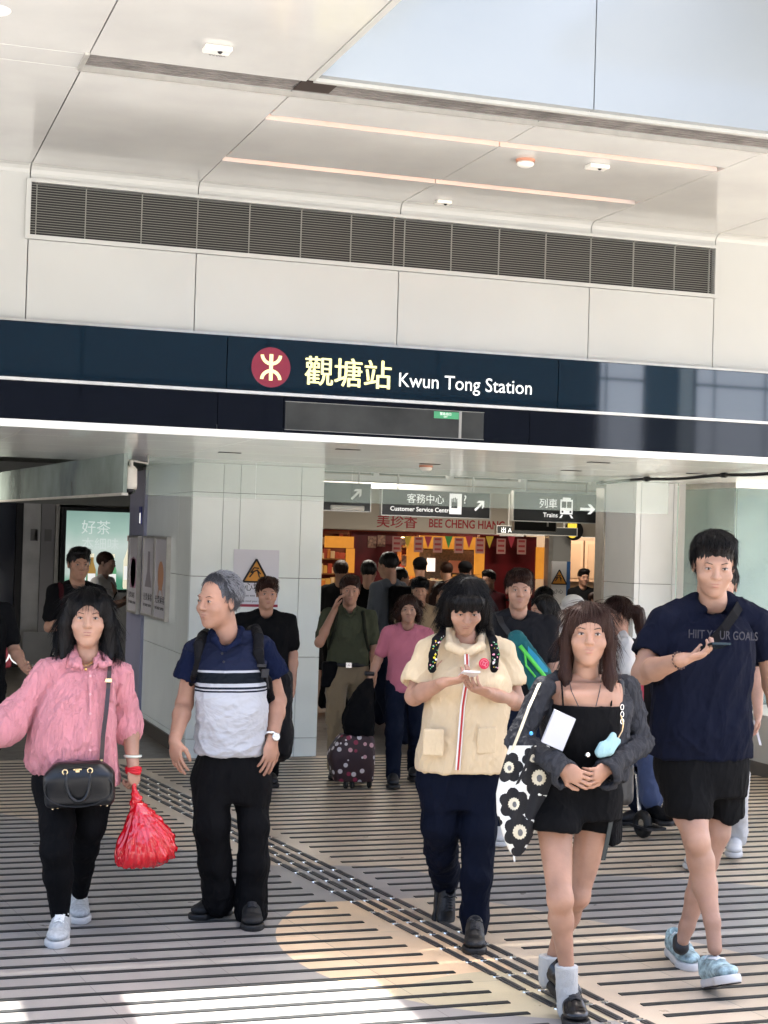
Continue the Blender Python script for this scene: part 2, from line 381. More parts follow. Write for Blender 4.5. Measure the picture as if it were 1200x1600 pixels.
wf = MB(); wf.box(7.235, 7.3, 13.03, 13.04, .5, 2.447); wf.build('frame_post', M_edge, ST)
# what stands beyond that glass: pale frosted screen and street wall
fs = MB(); fs.box(7.8, 9.6, 14.2, 14.25, 0, 3.2); fs.build('frosted_screen', mat('frosted screen', (.5, .62, .58), .4, noise=(2, .3)), ST)
# hall and passage shell
hb = MB(); hb.box(-6, 12.5, 23.0, 23.2, 0, 3.2); hb.box(12.5, 12.7, 14.5, 23.2, 0, 3.2); hb.box(7.5, 12.6, 14.5, 14.7, 0, 3.2); hb.box(-6.2, -6, 9.4, 23.2, 0, 3.2); hb.build('inner_walls', M_wallgrey, ST)
hc = MB(); hc.box(-6, 12.6, 13.61, 23.2, 2.75, 2.85); hc.build('hall_ceiling', mat('hall ceiling', (.12, .12, .11), .6), ST)
hr = MB(); hr.box(3.9, 8, 15.2, 15.26, 2.43, 2.49); hr.box(3.9, 9, 17.2, 17.26, 2.43, 2.49); hr.box(3.9, 12, 13.58, 13.62, 2.447, 2.75); 
for x in np.arange(4.2, 8, .8): hr.box(x, x+.06, 15.19, 15.27, 2.49, 2.75)
hr.build('ceiling_rail', M_edge, ST)
pv = MB(); pv.box(3.88, 4.0, 16.4, 22.9, 0, 2.75); pv.build('hall_side_wall', M_wallgrey, ST)
# ================================================================== SIGN BOARD OVER THE ENTRANCE
SG = empty('station_sign', (3.2, 9.2, 2.45), 'long dark blue glass station name board over the entrance with maroon emblem', 'sign board')
xs = [-3.2, -1.0, 2.107, 4.238, 6.37, 8.5, 9.35]
p = MB()
for a, b_ in zip(xs, xs[1:]): p.box(a+.0025, b_-.0025, 9.215, 9.26, 2.706, 3.02)
p.build('sign_panel', M_blue, SG)
p = MB()
for a, b_ in zip([-3.2, -1.05, 2.06, 2.46, 4.05, 6.3, 8.45], [-1.05, 2.06, 2.46, 4.05, 6.3, 8.45, 9.35]): p.box(a+.002, b_-.002, 9.217, 9.26, 2.469, 2.686)
p.build('lower_panel', M_dark, SG)
p = MB(); p.box(-3.2, 9.35, 9.195, 9.26, 2.687, 2.705); p.build('metal_strip', M_alu, SG)
p = MB(); p.box(-3.2, 9.35, 9.27, 9.312, 2.44, 3.03); p.build('housing', M_back, SG)
M_yel = mat('pale yellow lettering', (.85, .8, .32), .4, emit=(.9, .85, .38, .10))
M_wt = mat('white lettering', (.85, .86, .82), .4, emit=(.9, .92, .85, .09))
E_ = MB(); E_.lathe((2.373, 9.2145, 2.852), ((.119, 0), (.119, .003)), n=48, ax=(0, -1, 0)); em = E_.build('emblem', mat('maroon disc', (.2, .012, .03), .3), SG)
def arcband(mb, cx, cz, r0, r1, a0, a1, y, d=.002, n=14, m=None):
    P = [(cx+r1*math.cos(a), y, cz+r1*math.sin(a)) for a in np.linspace(a0, a1, n)]+[(cx+r0*math.cos(a), y, cz+r0*math.sin(a)) for a in np.linspace(a1, a0, n)]
    for i in range(n-1):
        mb.prism([P[i], P[i+1], P[2*n-2-i], P[2*n-1-i]], (0, -d, 0), m)
k = MB(); y = 9.2112; cx, cz = 2.373, 2.852
k.prism([(cx-.011, y, cz-.078), (cx+.011, y, cz-.078), (cx+.011, y, cz+.078), (cx-.011, y, cz+.078)], (0, -.002, 0))
arcband(k, cx, cz+.077, .046, .066, R_(185), R_(355), y-.0004)
arcband(k, cx, cz-.077, .046, .066, R_(5), R_(175), y-.0004)
k.build('emblem_symbol', M_yel, em)
ch_ = text('chinese_lettering', '觀塘站', .185, (2.578, 9.2145, 2.779), M_yel, SG, ext=.0015)
for dx, dz, dy in ((-.0028, 0, .0002), (.0028, 0, .0004), (0, .0018, .0006)): text('stroke_weight', '觀塘站', .185, (2.578+dx, 9.2145+dy, 2.779+dz), M_yel, ch_, ext=.0012)
text('english_lettering', 'Kwun Tong Station', .122, (3.17, 9.2145, 2.787), M_wt, SG, bold=.0001, ext=.0015, sx=.935)
dp = MB(); dp.box(2.47, 3.74, 9.2135, 9.2165, 2.49, 2.655); D_ = dp.build('display_window', mat('smoked display', (.045, .047, .045), .12, noise=(4, .3)), SG)
t = MB(); t.box(2.467, 3.743, 9.2115, 9.2134, 2.655, 2.658); t.box(2.467, 3.743, 9.2115, 9.2134, 2.487, 2.49); t.box(3.575, 3.593, 9.2115, 9.2134, 2.49, 2.655); t.build('display_trim', mat('trim grey', (.25, .25, .23), .4), SG)
t = MB(); t.box(3.41, 3.573, 9.2115, 9.2134, 2.606, 2.648); gsn = t.build('green_label', mat('exit green', (.05, .3, .13), .4), SG)
text('label_writing', '緊急出口', .019, (3.448, 9.2113, 2.628), M_wt, gsn, ext=.0005); text('label_writing', 'EXIT', .012, (3.474, 9.2113, 2.613), M_wt, gsn, ext=.0005)
# ================================================================== CEILING DEVICES
def detector(x, y, z, lab, s=1):
    t = empty('smoke_detector', (x, y, z), lab, 'smoke detector')
    MB().lathe((x, y, z), ((.062*s, 0), (.06*s, -.014*s)), n=24).build('base', mat('tan plastic', (.45, .2, .12), .5), t)
    MB().lathe((x, y, z-.0141*s), ((.05*s, 0), (.056*s, -.012*s), (.05*s, -.024*s), (.03*s, -.034*s)), n=24).build('sensor_head', M_screw, t, True)
detector(3.43, 7.96, ZC, 'round smoke detector with tan base on the white ceiling between the two warm light slots', .85)
detector(4.35, 11.9, 2.447, 'small round smoke detector under the low soffit right of the column', .9)
def cbox(x, y, lab, txt=None, s=1):
    s *= .78
    t = empty('ceiling_sensor', (x, y, ZC), lab, 'ceiling sensor')
    MB().box(x-.075*s, x+.075*s, y-.05*s, y+.05*s, ZC-.022, ZC-.0005, bev=.004).build('housing', M_screw, t)
    MB().lathe((x+.01, y-.01, ZC-.0222), ((.012, 0), (.006, -.008)), n=10).build('lens', M_black, t)
    if txt: text('sensor_marking', txt, .028, (x+.048, y+.036, ZC-.0226), M_black, t, rot=(0, R_(180), 0), ext=.0003)
cbox(1.445, 6.69, 'white ceiling sensor with dark marking left of the roof opening', 'V007A')
cbox(3.83, 7.9, 'plain white ceiling sensor right of the round smoke detector')
cbox(3.40, 9.13, 'small white ceiling sensor just above the louvre grille', s=.8)
t = MB(); t.lathe((.50, 6.58, ZC), ((.075, 0), (.07, -.006), (.06, -.007)), n=28); tag(t.build('ceiling_speaker', mat('speaker white', (.7, .7, .68), .5)), 'round flush speaker at the far left of the white ceiling', 'speaker')
# downlights near the camera, seen only as reflections in the name board
for i, (x, y) in enumerate(((.1, 5.1), (1.35, 5.15))):
    t = MB(); t.lathe((x, y, ZC), ((.07, 0), (.068, -.004)), n=24); tag(t.build('downlight', mat('lit downlight', (.9, .7, .5), .5, emit=(1, .78, .55, 3))), 'round lit downlight in the ceiling in front of the sign board', 'downlight', 'downlights before the entrance')
cb = MB(); pts = [(6.42+.015*math.sin(y*3), y, 2.425-.006*math.sin(y*5)) for y in np.linspace(8.8, 13.1, 30)]; cb.tube(pts, .013)
for y in (10.9, 12.1, 13.0): cb.tube([(6.42+.015*math.sin(y*3), y-.03, 2.425-.006*math.sin(y*5)), (6.42+.015*math.sin(y*3), y+.03, 2.425-.006*math.sin(y*5))], .022)
tag(cb.build('cable_conduit', M_black, smooth=True), 'thin black cable clipped along the right end of the soffit', 'cable')
# cctv dome on bracket
cx, cy = onY(204, 750, 12.2)[:2]
t = empty('security_camera', (cx, cy, 2.447), 'white dome security camera hanging from the soffit left of the column', 'security camera')
b_ = MB(); b_.tube([(cx+.13, cy, 2.446), (cx+.13, cy, 2.38), (cx+.0, cy, 2.40)], .009); b_.tube([(cx-.04, cy, 2.446), (cx-.04, cy, 2.40), (cx, cy, 2.40)], .006); b_.build('bracket', M_alu, t, True)
MB().lathe((cx, cy, 2.18), ((.048, 0), (.052, .03), (.05, .1), (.048, .15), (.03, .175), (.018, .18), (.016, .22)), n=24).build('housing', M_screw, t, True)
MB().lathe((cx, cy, 2.18), ((.04, 0), (.038, -.02), (.022, -.036), (.005, -.042)), n=20).build('dome', mat('dome black', (.01, .01, .012), .1), t, True)
# ================================================================== SIGNS AND NOTICES
M_sgn = mat('sign black', (.02, .022, .022), .35)
M_sw = mat('sign white', (.85, .85, .82), .5, emit=(.9, .9, .88, .12))
def arrow(mb, cx, cz, s, ang, y, d=.001, w_=.16):
    ca, sa = math.cos(ang), math.sin(ang)
    def q(P): mb.prism([(cx+s*(x*ca-z*sa), y, cz+s*(x*sa+z*ca)) for x, z in P], (0, -d, 0))
    q([(-.5, -w_/2), (.3, -w_/2), (.3, w_/2), (-.5, w_/2)]); q([(.5, 0), (.28, 0), (-.02, .3), (.2, .3)][::-1]); q([(.5, 0), (.2, -.3), (-.02, -.3), (.28, 0)][::-1])
def hang_sign(x0, x1, z0, z1, y, lab, fill):
    t = empty('hanging_sign', ((x0+x1)/2, y, z0), lab, 'hanging sign')
    MB().box(x0, x1, y, y+.06, z0, z1).build('sign_box', M_sgn, t)
    fr = MB(); e = .009
    fr.box(x0-e, x1+e, y-.004, y+.064, z0-e, z0); fr.box(x0-e, x1+e, y-.004, y+.064, z1, z1+e); fr.box(x0-e, x0, y-.004, y+.064, z0, z1); fr.box(x1, x1+e, y-.004, y+.064, z0, z1); fr.build('frame', M_alu, t)
    hg = MB(); 
    for f in (.15, .85): hg.tube([(x0+(x1-x0)*f, y+.03, z1+e), (x0+(x1-x0)*f, y+.03, 2.75)], .01)
    hg.build('hanger', M_alu, t); fill(t, y-.0005); return t
def f1(t, y):
    text('chinese_lettering', '客務中心', .1, (5.29, y, 2.235), M_sw, t, ext=.0006)
    text('english_lettering', 'Customer Service Centre', .062, (5.12, y, 2.145), M_sw, t, ext=.0006, bold=.0008)
    m = MB(); m.box(5.745, 5.875, y-.001, y, 2.13, 2.335); m.build('pictogram', M_sw, t)
    h = MB(); h.box(5.765, 5.83, y-.002, y-.0011, 2.19, 2.25)
    for i in range(4): h.box(5.765+i*.017, 5.777+i*.017, y-.002, y-.0011, 2.25, 2.285+.006*(i % 3))
    h.build('hand_symbol', M_sgn, t); text('question_mark', '?', .12, (5.89, y, 2.24), M_sw, t, ext=.0006)
    a = MB(); arrow(a, 6.07, 2.225, .14, R_(45), y); a.build('arrow', M_sw, t)
hang_sign(5.035, 6.18, 2.1, 2.352, 15, 'black hanging sign reading Customer Service Centre with a diagonal arrow', f1)
def f2(t, y):
    text('chinese_lettering', '列車', .105, (6.72, y, 2.235), M_sw, t, ext=.0006)
    text('english_lettering', 'Trains', .065, (6.77, y, 2.135), M_sw, t, ext=.0006, bold=.0008)
    m = MB(); m.box(6.96, 7.10, y-.001, y, 2.17, 2.32, bev=0); m.box(6.985, 7.075, y-.001, y, 2.32, 2.34); m.prism([(6.95, y, 2.13), (6.975, y, 2.13), (6.995, y, 2.165), (6.975, y, 2.165)], (0, -.001, 0)); m.prism([(7.11, y, 2.13), (7.085, y, 2.13), (7.065, y, 2.165), (7.085, y, 2.165)][::-1], (0, -.001, 0)); m.build('train_symbol', M_sw, t)
    h = MB(); h.box(6.975, 7.025, y-.002, y-.0011, 2.235, 2.30); h.box(7.035, 7.085, y-.002, y-.0011, 2.235, 2.30); h.box(6.975, 6.995, y-.002, y-.0011, 2.185, 2.205); h.box(7.065, 7.085, y-.002, y-.0011, 2.185, 2.205); h.build('train_window', M_sgn, t)
    a = MB(); arrow(a, 7.27, 2.23, .17, 0, y); a.build('arrow', M_sw, t)
hang_sign(6.445, 7.41, 2.09, 2.382, 15, 'black hanging sign reading Trains with a train symbol and right arrow', f2)
def f0(t, y):
    a = MB(); arrow(a, 4.64, 2.28, .14, R_(45), y); a.build('arrow', M_alu, t)
hang_sign(4.05, 4.78, 2.12, 2.38, 14.6, 'dark hanging sign with a diagonal arrow partly hidden by the column', f0)
def f3(t, y):
    a = MB(); arrow(a, 8.19, 2.15, .15, R_(90), y); a.build('arrow', M_alu, t)
hang_sign(7.75, 8.3, 2.02, 2.3, 18, 'small black hanging sign with an up arrow farther inside the hall', f3)
def f4(t, y):
    text('lettering', '出 A', .08, (8.2, y, 2.0), M_sw, t, ext=.0006)
hang_sign(8.15, 9.3, 1.985, 2.08, 19.5, 'long narrow black hanging sign above the shop front', f4)
tb_ = MB(); tb_.tube([(4.3, 14.3, 2.14), (4.62, 14.3, 2.14)], .024, n=10); tag(tb_.build('tube_fitting', M_screw), 'short white tube fitting below the dark hanging sign beside the column', 'light fitting')
# warning poster on the column
def warn_tri(mb, mk, cx, cz, s, y, figure=True):
    mb.prism([(cx-s*.58, y, cz-s*.5), (cx+s*.58, y, cz-s*.5), (cx, y, cz+s*.5)], (0, -.001, 0), mat('warning orange', (.62, .27, .04), .5))
    for A, B in (((-.58, -.5), (.58, -.5)), ((.58, -.5), (0, .5)), ((0, .5), (-.58, -.5))):
        mk.tube([(cx+s*A[0], y-.002, cz+s*A[1]), (cx+s*B[0], y-.002, cz+s*B[1])], s*.045, n=6)
    if figure:
        for P in (((-.25, -.1), (.05, .02), (.2, -.15)), ((.05, .02), (.15, -.3)), ((-.25, -.1), (-.1, .12), (.12, .1)), ((-.3, -.3), (-.12, -.08))):
            mk.tube([(cx+s*a, y-.0025, cz+s*b) for a, b in P], s*.03, n=6)
a, b_ = onY(366, 858, 13.04), onY(434, 947, 13.04)
t = empty('warning_poster', ((a[0]+b_[0])/2, 13.045, b_[2]), 'white warning poster with orange triangle taped to the stone column', 'poster')
MB().box(a[0], b_[0], 13.044, 13.049, b_[2]-.01, a[2]).build('sheet', mat('poster white', (.62, .62, .68), .35), t)
m = MB(); mk = MB(); warn_tri(m, mk, (a[0]+b_[0])/2, (a[2]+b_[2])/2+.06, .19, 13.0435); T_ = m.build('triangle', None, t); mk.build('figure', M_black, T_)
text('chinese_writing', '小心地滑', .075, (a[0]+.02, 13.0435, b_[2]+.13), M_black, t, ext=.0004); text('english_writing', 'Caution wet floor', .03, (a[0]+.04, 13.0435, b_[2]+.075), M_black, t, ext=.0004); text('english_writing', 'Please mind your step', .025, (a[0]+.04, 13.0435, b_[2]+.03), M_black, t, ext=.0004)
mk = MB(); mk.box(a[0], b_[0], 13.0425, 13.0434, b_[2]-.01, b_[2]+.012); mk.build('red_band', mat('dull red', (.3, .03, .06), .5), t)
# three framed notices on the flank of the column (they face the passage)
def flank_poster(ya, yb, za, zb, lab, art, mcol, dx=0):
    t = empty('framed_notice', (2.70, (ya+yb)/2, za), lab, 'framed notice')
    MB().box(2.702, 2.729, ya, yb, za, zb).build('sheet', mat('notice paper', (.5, .49, .52), .3), t)
    f = MB(); e = .022
    f.box(2.69, 2.729, ya-e, ya, za-e, zb+e); f.box(2.69, 2.729, yb, yb+e, za-e, zb+e); f.box(2.69, 2.729, ya, yb, za-e, za); f.box(2.69, 2.729, ya, yb, zb, zb+e); f.build('frame', M_alu, t)
    yc = (ya+yb)/2; m = MB(); W = (yb-ya)
    if art == 0:
        m.lathe((2.7015, yc, zb-.33), ((W*.3, 0), (W*.3, .001)), n=20, ax=(-1, 0, 0)); m.box(2.7005, 2.7019, yc-W*.28, yc+W*.28, zb-.48, zb-.2)
    elif art == 1:
        m.prism([(2.7015, yc-W*.1, zb-.12), (2.7015, yc+W*.1, zb-.12), (2.7015, yc+W*.12, zb-.3), (2.7015, yc+W*.32, zb-.45), (2.7015, yc-W*.32, zb-.45), (2.7015, yc-W*.12, zb-.3)], (-.001, 0, 0))
    else:
        m.lathe((2.7015, yc, zb-.33), ((W*.24, 0), (W*.24, .001)), n=24, ax=(-1, 0, 0)); m.prism([(2.7012, yc-W*.22, zb-.53), (2.7012, yc, zb-.38), (2.7012, yc+W*.22, zb-.53), (2.7012, yc+W*.1, zb-.36), (2.7012, yc-W*.1, zb-.36)], (-.001, 0, 0))
    m.build('picture', mcol, t)
    text('writing', '光榮乘客', .075 if art else .06, (2.7012, yb-.03, za+.13), M_black, t, rot=(R_(90), 0, R_(-90)), ext=.0004, sx=(W-.06)/.32)
    text('writing', 'For better service', .05, (2.7012, yb-.03, za+.07), M_black, t, rot=(R_(90), 0, R_(-90)), ext=.0004, sx=(W-.06)/.42); t.location.x += dx
flank_poster(15.16, 15.66, 1.10, 1.80, 'framed notice with pink round picture, leftmost of three beside the column', 0, mat('pink art', (.4, .2, .3), .5), dx=-.034)
flank_poster(14.52, 15.05, 1.10, 1.80, 'framed notice with grey tower picture, middle of three beside the column', 1, mat('grey art', (.22, .2, .22), .5))
flank_poster(13.91, 14.46, 1.10, 1.80, 'framed notice with orange badge picture, nearest of three beside the column', 2, mat('orange art', (.45, .22, .12), .5))
m = MB(); m.box(2.692, 2.699, 15.2, 15.34, 1.93, 2.1); lb = tag(m.build('blue_label', mat('label blue', (.06, .07, .28), .5)), 'small blue and white label high on the lavender wall panel', 'label')
m = MB(); m.box(2.6905, 2.6915, 15.24, 15.3, 1.94, 2.04); m.build('white_field', M_sw, lb)
# ================================================================== LEFT PASSAGE
PS = empty('passage_wall', (2, 22, 0), 'steel clad wall with doors at the end of the left passage', 'wall')
for nm, x0, x1, m_ in (('dark_panel', -5.9, 1.93, mat('dark navy', (.02, .022, .03), .4)), ('door_edge', 2.21, 2.3, M_black), ('steel_door', 2.305, 2.53, M_steel), ('white_door', 2.54, 2.72, mat('pale door', (.3, .3, .31), .4)), ('door_post', 2.73, 2.78, M_alu)):
    MB().box(x0, x1, 21.95, 22.0, 0, 2.2).build(nm, m_, PS)
MB().box(1.94, 2.2, 21.93, 22.0, 0, 2.2).build('glass_door', mat('dark door glass', (.03, .035, .05), .08), PS)
MB().box(2.80, 3.95, 21.93, 22.0, 0, 1.03).build('ledge_wall', M_wallgrey, PS); MB().box(-5.9, 3.95, 21.9, 22.0, 2.2, 2.8).build('head_panel', mat('head panel', (.22, .23, .22), .3), PS)
m = MB(); m.box(2.46, 2.5, 21.94, 21.95, 1.7, 1.85); m.box(2.4, 2.49, 21.94, 21.949, 1.7, 1.86); m.box(2.585, 2.68, 21.94, 21.949, 1.7, 1.86); m.build('door_notice', mat('notice grey', (.2, .2, .2), .5), PS)
m = MB(); m.box(2.3, 3.9, 21.5, 21.52, .02, .5); m.build('low_rail', M_steel, PS)
AD = empty('advert_lightbox', (3.3, 21.9, 1.05), 'pale green backlit tea advertisement with bottles at the end of the passage', 'advertisement')
MB().box(2.80, 3.84, 21.86, 21.92, 1.03, 2.17).build('case', M_black, AD)
def ad_mat():
    m = bpy.data.materials.new('lit poster'); m.use_nodes = True; nt = m.node_tree; b = nt.nodes['Principled BSDF']
    tc = nt.nodes.new('ShaderNodeTexCoord'); sp = nt.nodes.new('ShaderNodeSeparateXYZ'); nt.links.new(tc.outputs['Object'], sp.inputs[0])
    n = nt.nodes.new('ShaderNodeTexNoise'); n.inputs['Scale'].default_value = 2.2; nt.links.new(tc.outputs['Object'], n.inputs['Vector'])
    a = nt.nodes.new('ShaderNodeMath'); a.operation = 'MULTIPLY_ADD'; a.inputs[1].default_value = .35; nt.links.new(n.outputs[0], a.inputs[0]); nt.links.new(sp.outputs[2], a.inputs[2])
    r = nt.nodes.new('ShaderNodeValToRGB'); nt.links.new(a.outputs[0], r.inputs[0]); mr = nt.nodes.new('ShaderNodeMapRange'); mr.inputs[1].default_value = 1.1; mr.inputs[2].default_value = 2.3
    nt.links.new(a.outputs[0], mr.inputs[0]); nt.links.new(mr.outputs[0], r.inputs[0])
    e = r.color_ramp.elements; e[0].position = 0; e[0].color = (.03, .12, .07, 1); e[1].position = 1; e[1].color = (.16, .25, .22, 1)
    for p_, c in ((.22, (.06, .2, .13, 1)), (.34, (.32, .38, .35, 1)), (.6, (.36, .42, .39, 1)), (.8, (.22, .32, .28, 1))): x = e.new(p_); x.color = c
    nt.links.new(r.outputs[0], b.inputs['Base Color']); nt.links.new(r.outputs[0], b.inputs['Emission Color']); b.inputs['Emission Strength'].default_value = .2; b.inputs['Roughness'].default_value = .2
    return m
MB().box(2.86, 3.80, 21.853, 21.859, 1.07, 2.12).build('poster_face', ad_mat(), AD)
text('advert_writing', '好茶', .2, (3.06, 21.852, 1.83), mat('ad grey', (.35, .4, .38), .5, emit=(.4, .45, .43, .2)), AD, ext=.001); text('advert_writing', '本細味', .17, (3.07, 21.852, 1.62), MATS['ad grey'], AD, ext=.001)
def bottle_art(x, s, mc, mcap):
    prof = ((.05, 0), (.055, .02), (.055, .25), (.035, .31), (.02, .36), (.02, .42)); y = 21.8515
    o = MB().prism([(x-r*s, y, 1.08+h*s) for r, h in prof[::-1]]+[(x+r*s, y, 1.08+h*s) for r, h in prof], (0, .001, 0)).build('bottle', mc, AD)
    MB().box(x-.026*s, x+.026*s, y-.001, y, 1.08+.42*s, 1.08+.47*s).build('cap', mcap, o); MB().box(x-.05*s, x+.05*s, y-.001, y, 1.08+.08*s, 1.08+.2*s).build('bottle_label', M_sw, o)
M_bt = mat('bottle amber', (.35, .2, .05), .3, emit=(.3, .18, .05, .15)); M_bg = mat('bottle green', (.1, .3, .15), .3, emit=(.1, .3, .15, .15)); M_bw = mat('label cream', (.7, .66, .5), .4, emit=(.7, .66, .5, .15)); M_br = mat('cap red', (.4, .06, .04), .4)
for x, s, c, d in ((3.10, .9, M_bg, M_bw), (3.22, 1, M_bt, M_bw), (3.37, 1.05, M_bt, M_br), (3.5, 1, M_bg, M_bw), (3.73, 1.55, M_bw, M_br)): bottle_art(x, s, c, d)
# shop fascia running back along the passage
A_ = onZ(198, 770, 2.15); B_ = onZ(-60, 786, 2.15); d = (B_-A_); nrm = np.array([-d[1], d[0], 0]); nrm /= np.linalg.norm(nrm)
FB = empty('bank_fascia', tuple(A_), 'grey green glass fascia board with a blue band above the left passage', 'fascia board')
f = MB(); f.prism([A_+(0, 0, 0), B_, B_+(0, 0, .3), A_+(0, 0, .3)], nrm*.03); f.build('glass_board', mat('fascia glass', (.22, .27, .25), .06, noise=(1.5, .5)), FB)
f = MB(); f.prism([A_-nrm*.004, B_-nrm*.004, B_-nrm*.004+(0, 0, .1), A_-nrm*.004+(0, 0, .01)], nrm*.003); f.build('blue_band', mat('band blue', (.03, .04, .09), .3), FB)
f = MB(); f.prism([A_-nrm*.01-(0, 0, .02), B_-nrm*.01-(0, 0, .02), B_-nrm*.01, A_-nrm*.01], nrm*.05); f.build('bottom_rail', M_alu, FB)
q = A_+d*.62-nrm*.006; text('board_writing', 'HII Banqen', .16, tuple(q+(0, 0, .05)), M_sw, FB, rot=(R_(90), 0, math.atan2(-d[1], -d[0])), ext=.001, sx=1.6)
# ================================================================== SNACK SHOP IN THE HALL
SH = empty('snack_shop', (8, 21, 0), 'red fronted snack shop with cream fascia and warm lit counter inside the hall', 'shop')
M_cream = mat('cream fascia', (.62, .56, .46), .5); M_red = mat('shop red', (.11, .004, .006), .35, noise=(5, .3)); M_rl = mat('letter red', (.42, .015, .02), .4)
def bx(px0, px1, py0, py1, Y): a, b_ = onY(px0, (py0+py1)/2, Y), onY(px1, (py0+py1)/2, Y); c, e = onY((px0+px1)/2, py0, Y), onY((px0+px1)/2, py1, Y); return a[0], b_[0], e[2], c[2]
MB().box(4.0, 12.5, 21.0, 21.2, 1.985, 2.75).build('fascia', M_cream, SH)
text('chinese_lettering', '美珍香', .2, (6.97, 20.998, 2.04), M_rl, SH, ext=.002); text('stroke_weight', '美珍香', .2, (6.977, 20.9985, 2.043), M_rl, SH, ext=.002); text('english_lettering', 'BEE CHENG HIANG', .165, (7.74, 20.998, 2.05), M_rl, SH, bold=.003, ext=.002, sx=.8)
MB().box(6.68, 9.55, 22.75, 22.8, 0, 1.985).build('back_wall', M_red, SH); MB().box(4.0, 6.62, 22.4, 22.5, 0, 1.985).build('back_wall', mat('brown shelf', (.05, .02, .01), .5, noise=(14, .9)), SH)
m = MB(); m.box(6.70, 7.38, 21.25, 21.35, .9, 1.96); m.build('red_panel', M_red, SH); MB().box(8.62, 9.5, 21.25, 21.35, .9, 1.96).build('red_panel', M_red, SH)
M_or = mat('amber lit panel', (.2, .1, .01), .5, noise=(6, .3), emit=(1, .36, .04, .085))
def lit(px0, px1, py0, py1, Y=21.22): x0, x1, z0, z1 = bx(px0, px1, py0, py1, Y); return MB().box(x0, x1, Y, Y+.03, z0, z1)
for q in ((508, 553, 838, 856), (541, 554, 857, 895), (636, 655, 838, 900), (656, 742, 838, 858), (742, 757, 840, 905), (838, 852, 855, 905)): lit(*q).build('lit_panel', M_or, SH)
x0, x1, z0, z1 = bx(656, 741, 860, 905, 21.6); MB().box(x0, x1, 21.6, 21.63, z0, z1).build('menu_board', mat('menu dark', (.03, .018, .012), .5, noise=(30, .9)), SH)
for q, mm in (((668, 680, 872, 893), M_sw), ((702, 720, 876, 895), mat('menu pink', (.35, .15, .1), .5))): lit(*q, Y=21.5).build('menu_card', mm, SH)
ct = MB(); ct.box(6.7, 9.5, 21.3, 21.9, 0, 1.02); ct.build('counter', mat('counter red', (.12, .01, .01), .4), SH)
ct = MB(); ct.box(6.9, 9.4, 21.25, 21.8, 1.03, 1.06); ct.box(6.9, 9.4, 21.3, 21.8, 1.28, 1.3); ct.build('counter_shelf', M_alu, SH)
rr = random.Random(3)
mf = [mat('snack '+str(i), c, .5) for i, c in enumerate(((.4, .15, .03), (.5, .35, .1), (.3, .04, .03), (.55, .5, .4)))]
fd = MB()
for i in range(60): x = rr.uniform(6.95, 9.35); z = rr.choice((1.061, 1.301)); y = rr.uniform(21.32, 21.7); s = rr.uniform(.03, .07); fd.box(x, x+s, y, y+s, z, z+s*rr.uniform(.5, 1.4), rr.choice(mf))
for row, z in enumerate((1.12, 1.34, 1.56, 1.76)):
    x = 4.1
    while x < 9.5:
        s = rr.uniform(.04, .11); yb = 22.3 if x < 6.6 else 22.62
        fd.box(x, x+s*.9, yb, yb+.06, z, z+rr.uniform(.07, .17), rr.choice(mf)); x += s
o = fd.build('snack_packets', None, SH); o['kind'] = 'stuff'
sv_ = MB()
for z in (1.1, 1.32, 1.54, 1.74): sv_.box(4.0, 6.6, 22.28, 22.38, z, z+.015); sv_.box(6.7, 9.5, 22.6, 22.72, z, z+.015)
sv_.build('wall_shelf', mat('shelf wood', (.2, .09, .03), .5), SH)
for i in range(9):
    x = 6.4+i*.38 if i > 2 else 4.6+i*.6; bl = MB(); bl.lathe((x, 21.5, 1.83), ((.005, 0), (.03, .015), (.035, .04), (.02, .07)), n=12); bl.build('lamp_bulb', mat('lit bulb', (1, .7, .4), .5, emit=(1, .62, .3, 2.2)), SH, True)
pp = MB(); M_pap = mat('price paper', (.4, .2, .17), .6); M_pr = mat('price print', (.3, .03, .03), .6)
for i, px in enumerate((620, 654, 684, 717, 750, 783, 815)):
    x0, x1, z0, z1 = bx(px-7, px+7, 838+i*.7, 862+i*.7, 20.9)
    o = MB().box(x0, x1, 20.9, 20.903, z0, z1).build('price_sheet', M_pap, SH)
    q = MB()
    for k in range(3): q.box(x0+.02, x1-.02, 20.898, 20.8995, z0+.03+k*.07, z0+.06+k*.07)
    q.build('print', M_pr, o)
for i, px in enumerate((637, 669, 701, 733, 765, 799)):
    x0, x1, z0, z1 = bx(px-6, px+6, 838, 857, 20.9)
    q = MB(); q.prism([(x0, 20.9, z1), ((x0+x1)/2, 20.9, z0), (x1, 20.9, z1)], (0, .003, 0)); q.build('pennant', (mat('pen yellow', (.6, .4, .03), .6), mat('pen red', (.4, .03, .05), .6), mat('pen green', (.05, .3, .06), .6), None)[i % 4 if i % 4 < 3 else 1], SH)
for q in ((628, 648, 868, 884), (616, 634, 840, 852), (575, 588, 838, 856), (590, 602, 836, 854)): lit(*q, Y=21.24).build('photo_card', mat('food photo', (.35, .2, .14), .5, noise=(30, .6)), SH)
MB().box(9.56, 9.62, 20.95, 21.1, 0, 1.985).build('door_frame', M_alu, SH); MB().box(9.62, 9.93, 21.0, 21.15, 0, 1.985).build('pillar', mat('pale pillar', (.42, .42, .4), .5), SH)
MB().box(9.93, 11.5, 22.6, 22.7, 0, 1.985).build('back_wall', mat('ochre wall', (.3, .22, .15), .5), SH)
for x0, x1 in ((10.55, 10.85), (10.88, 11.2)):
    o = MB().box(x0, x1, 22.5, 22.58, 1.3, 1.93).build('cupboard_door', mat('cupboard wood', (.42, .27, .17), .45), SH); MB().box(x0+.05, x1-.05, 22.49, 22.499, 1.35, 1.88).build('panel', mat('cupboard panel', (.36, .23, .14), .45), o)
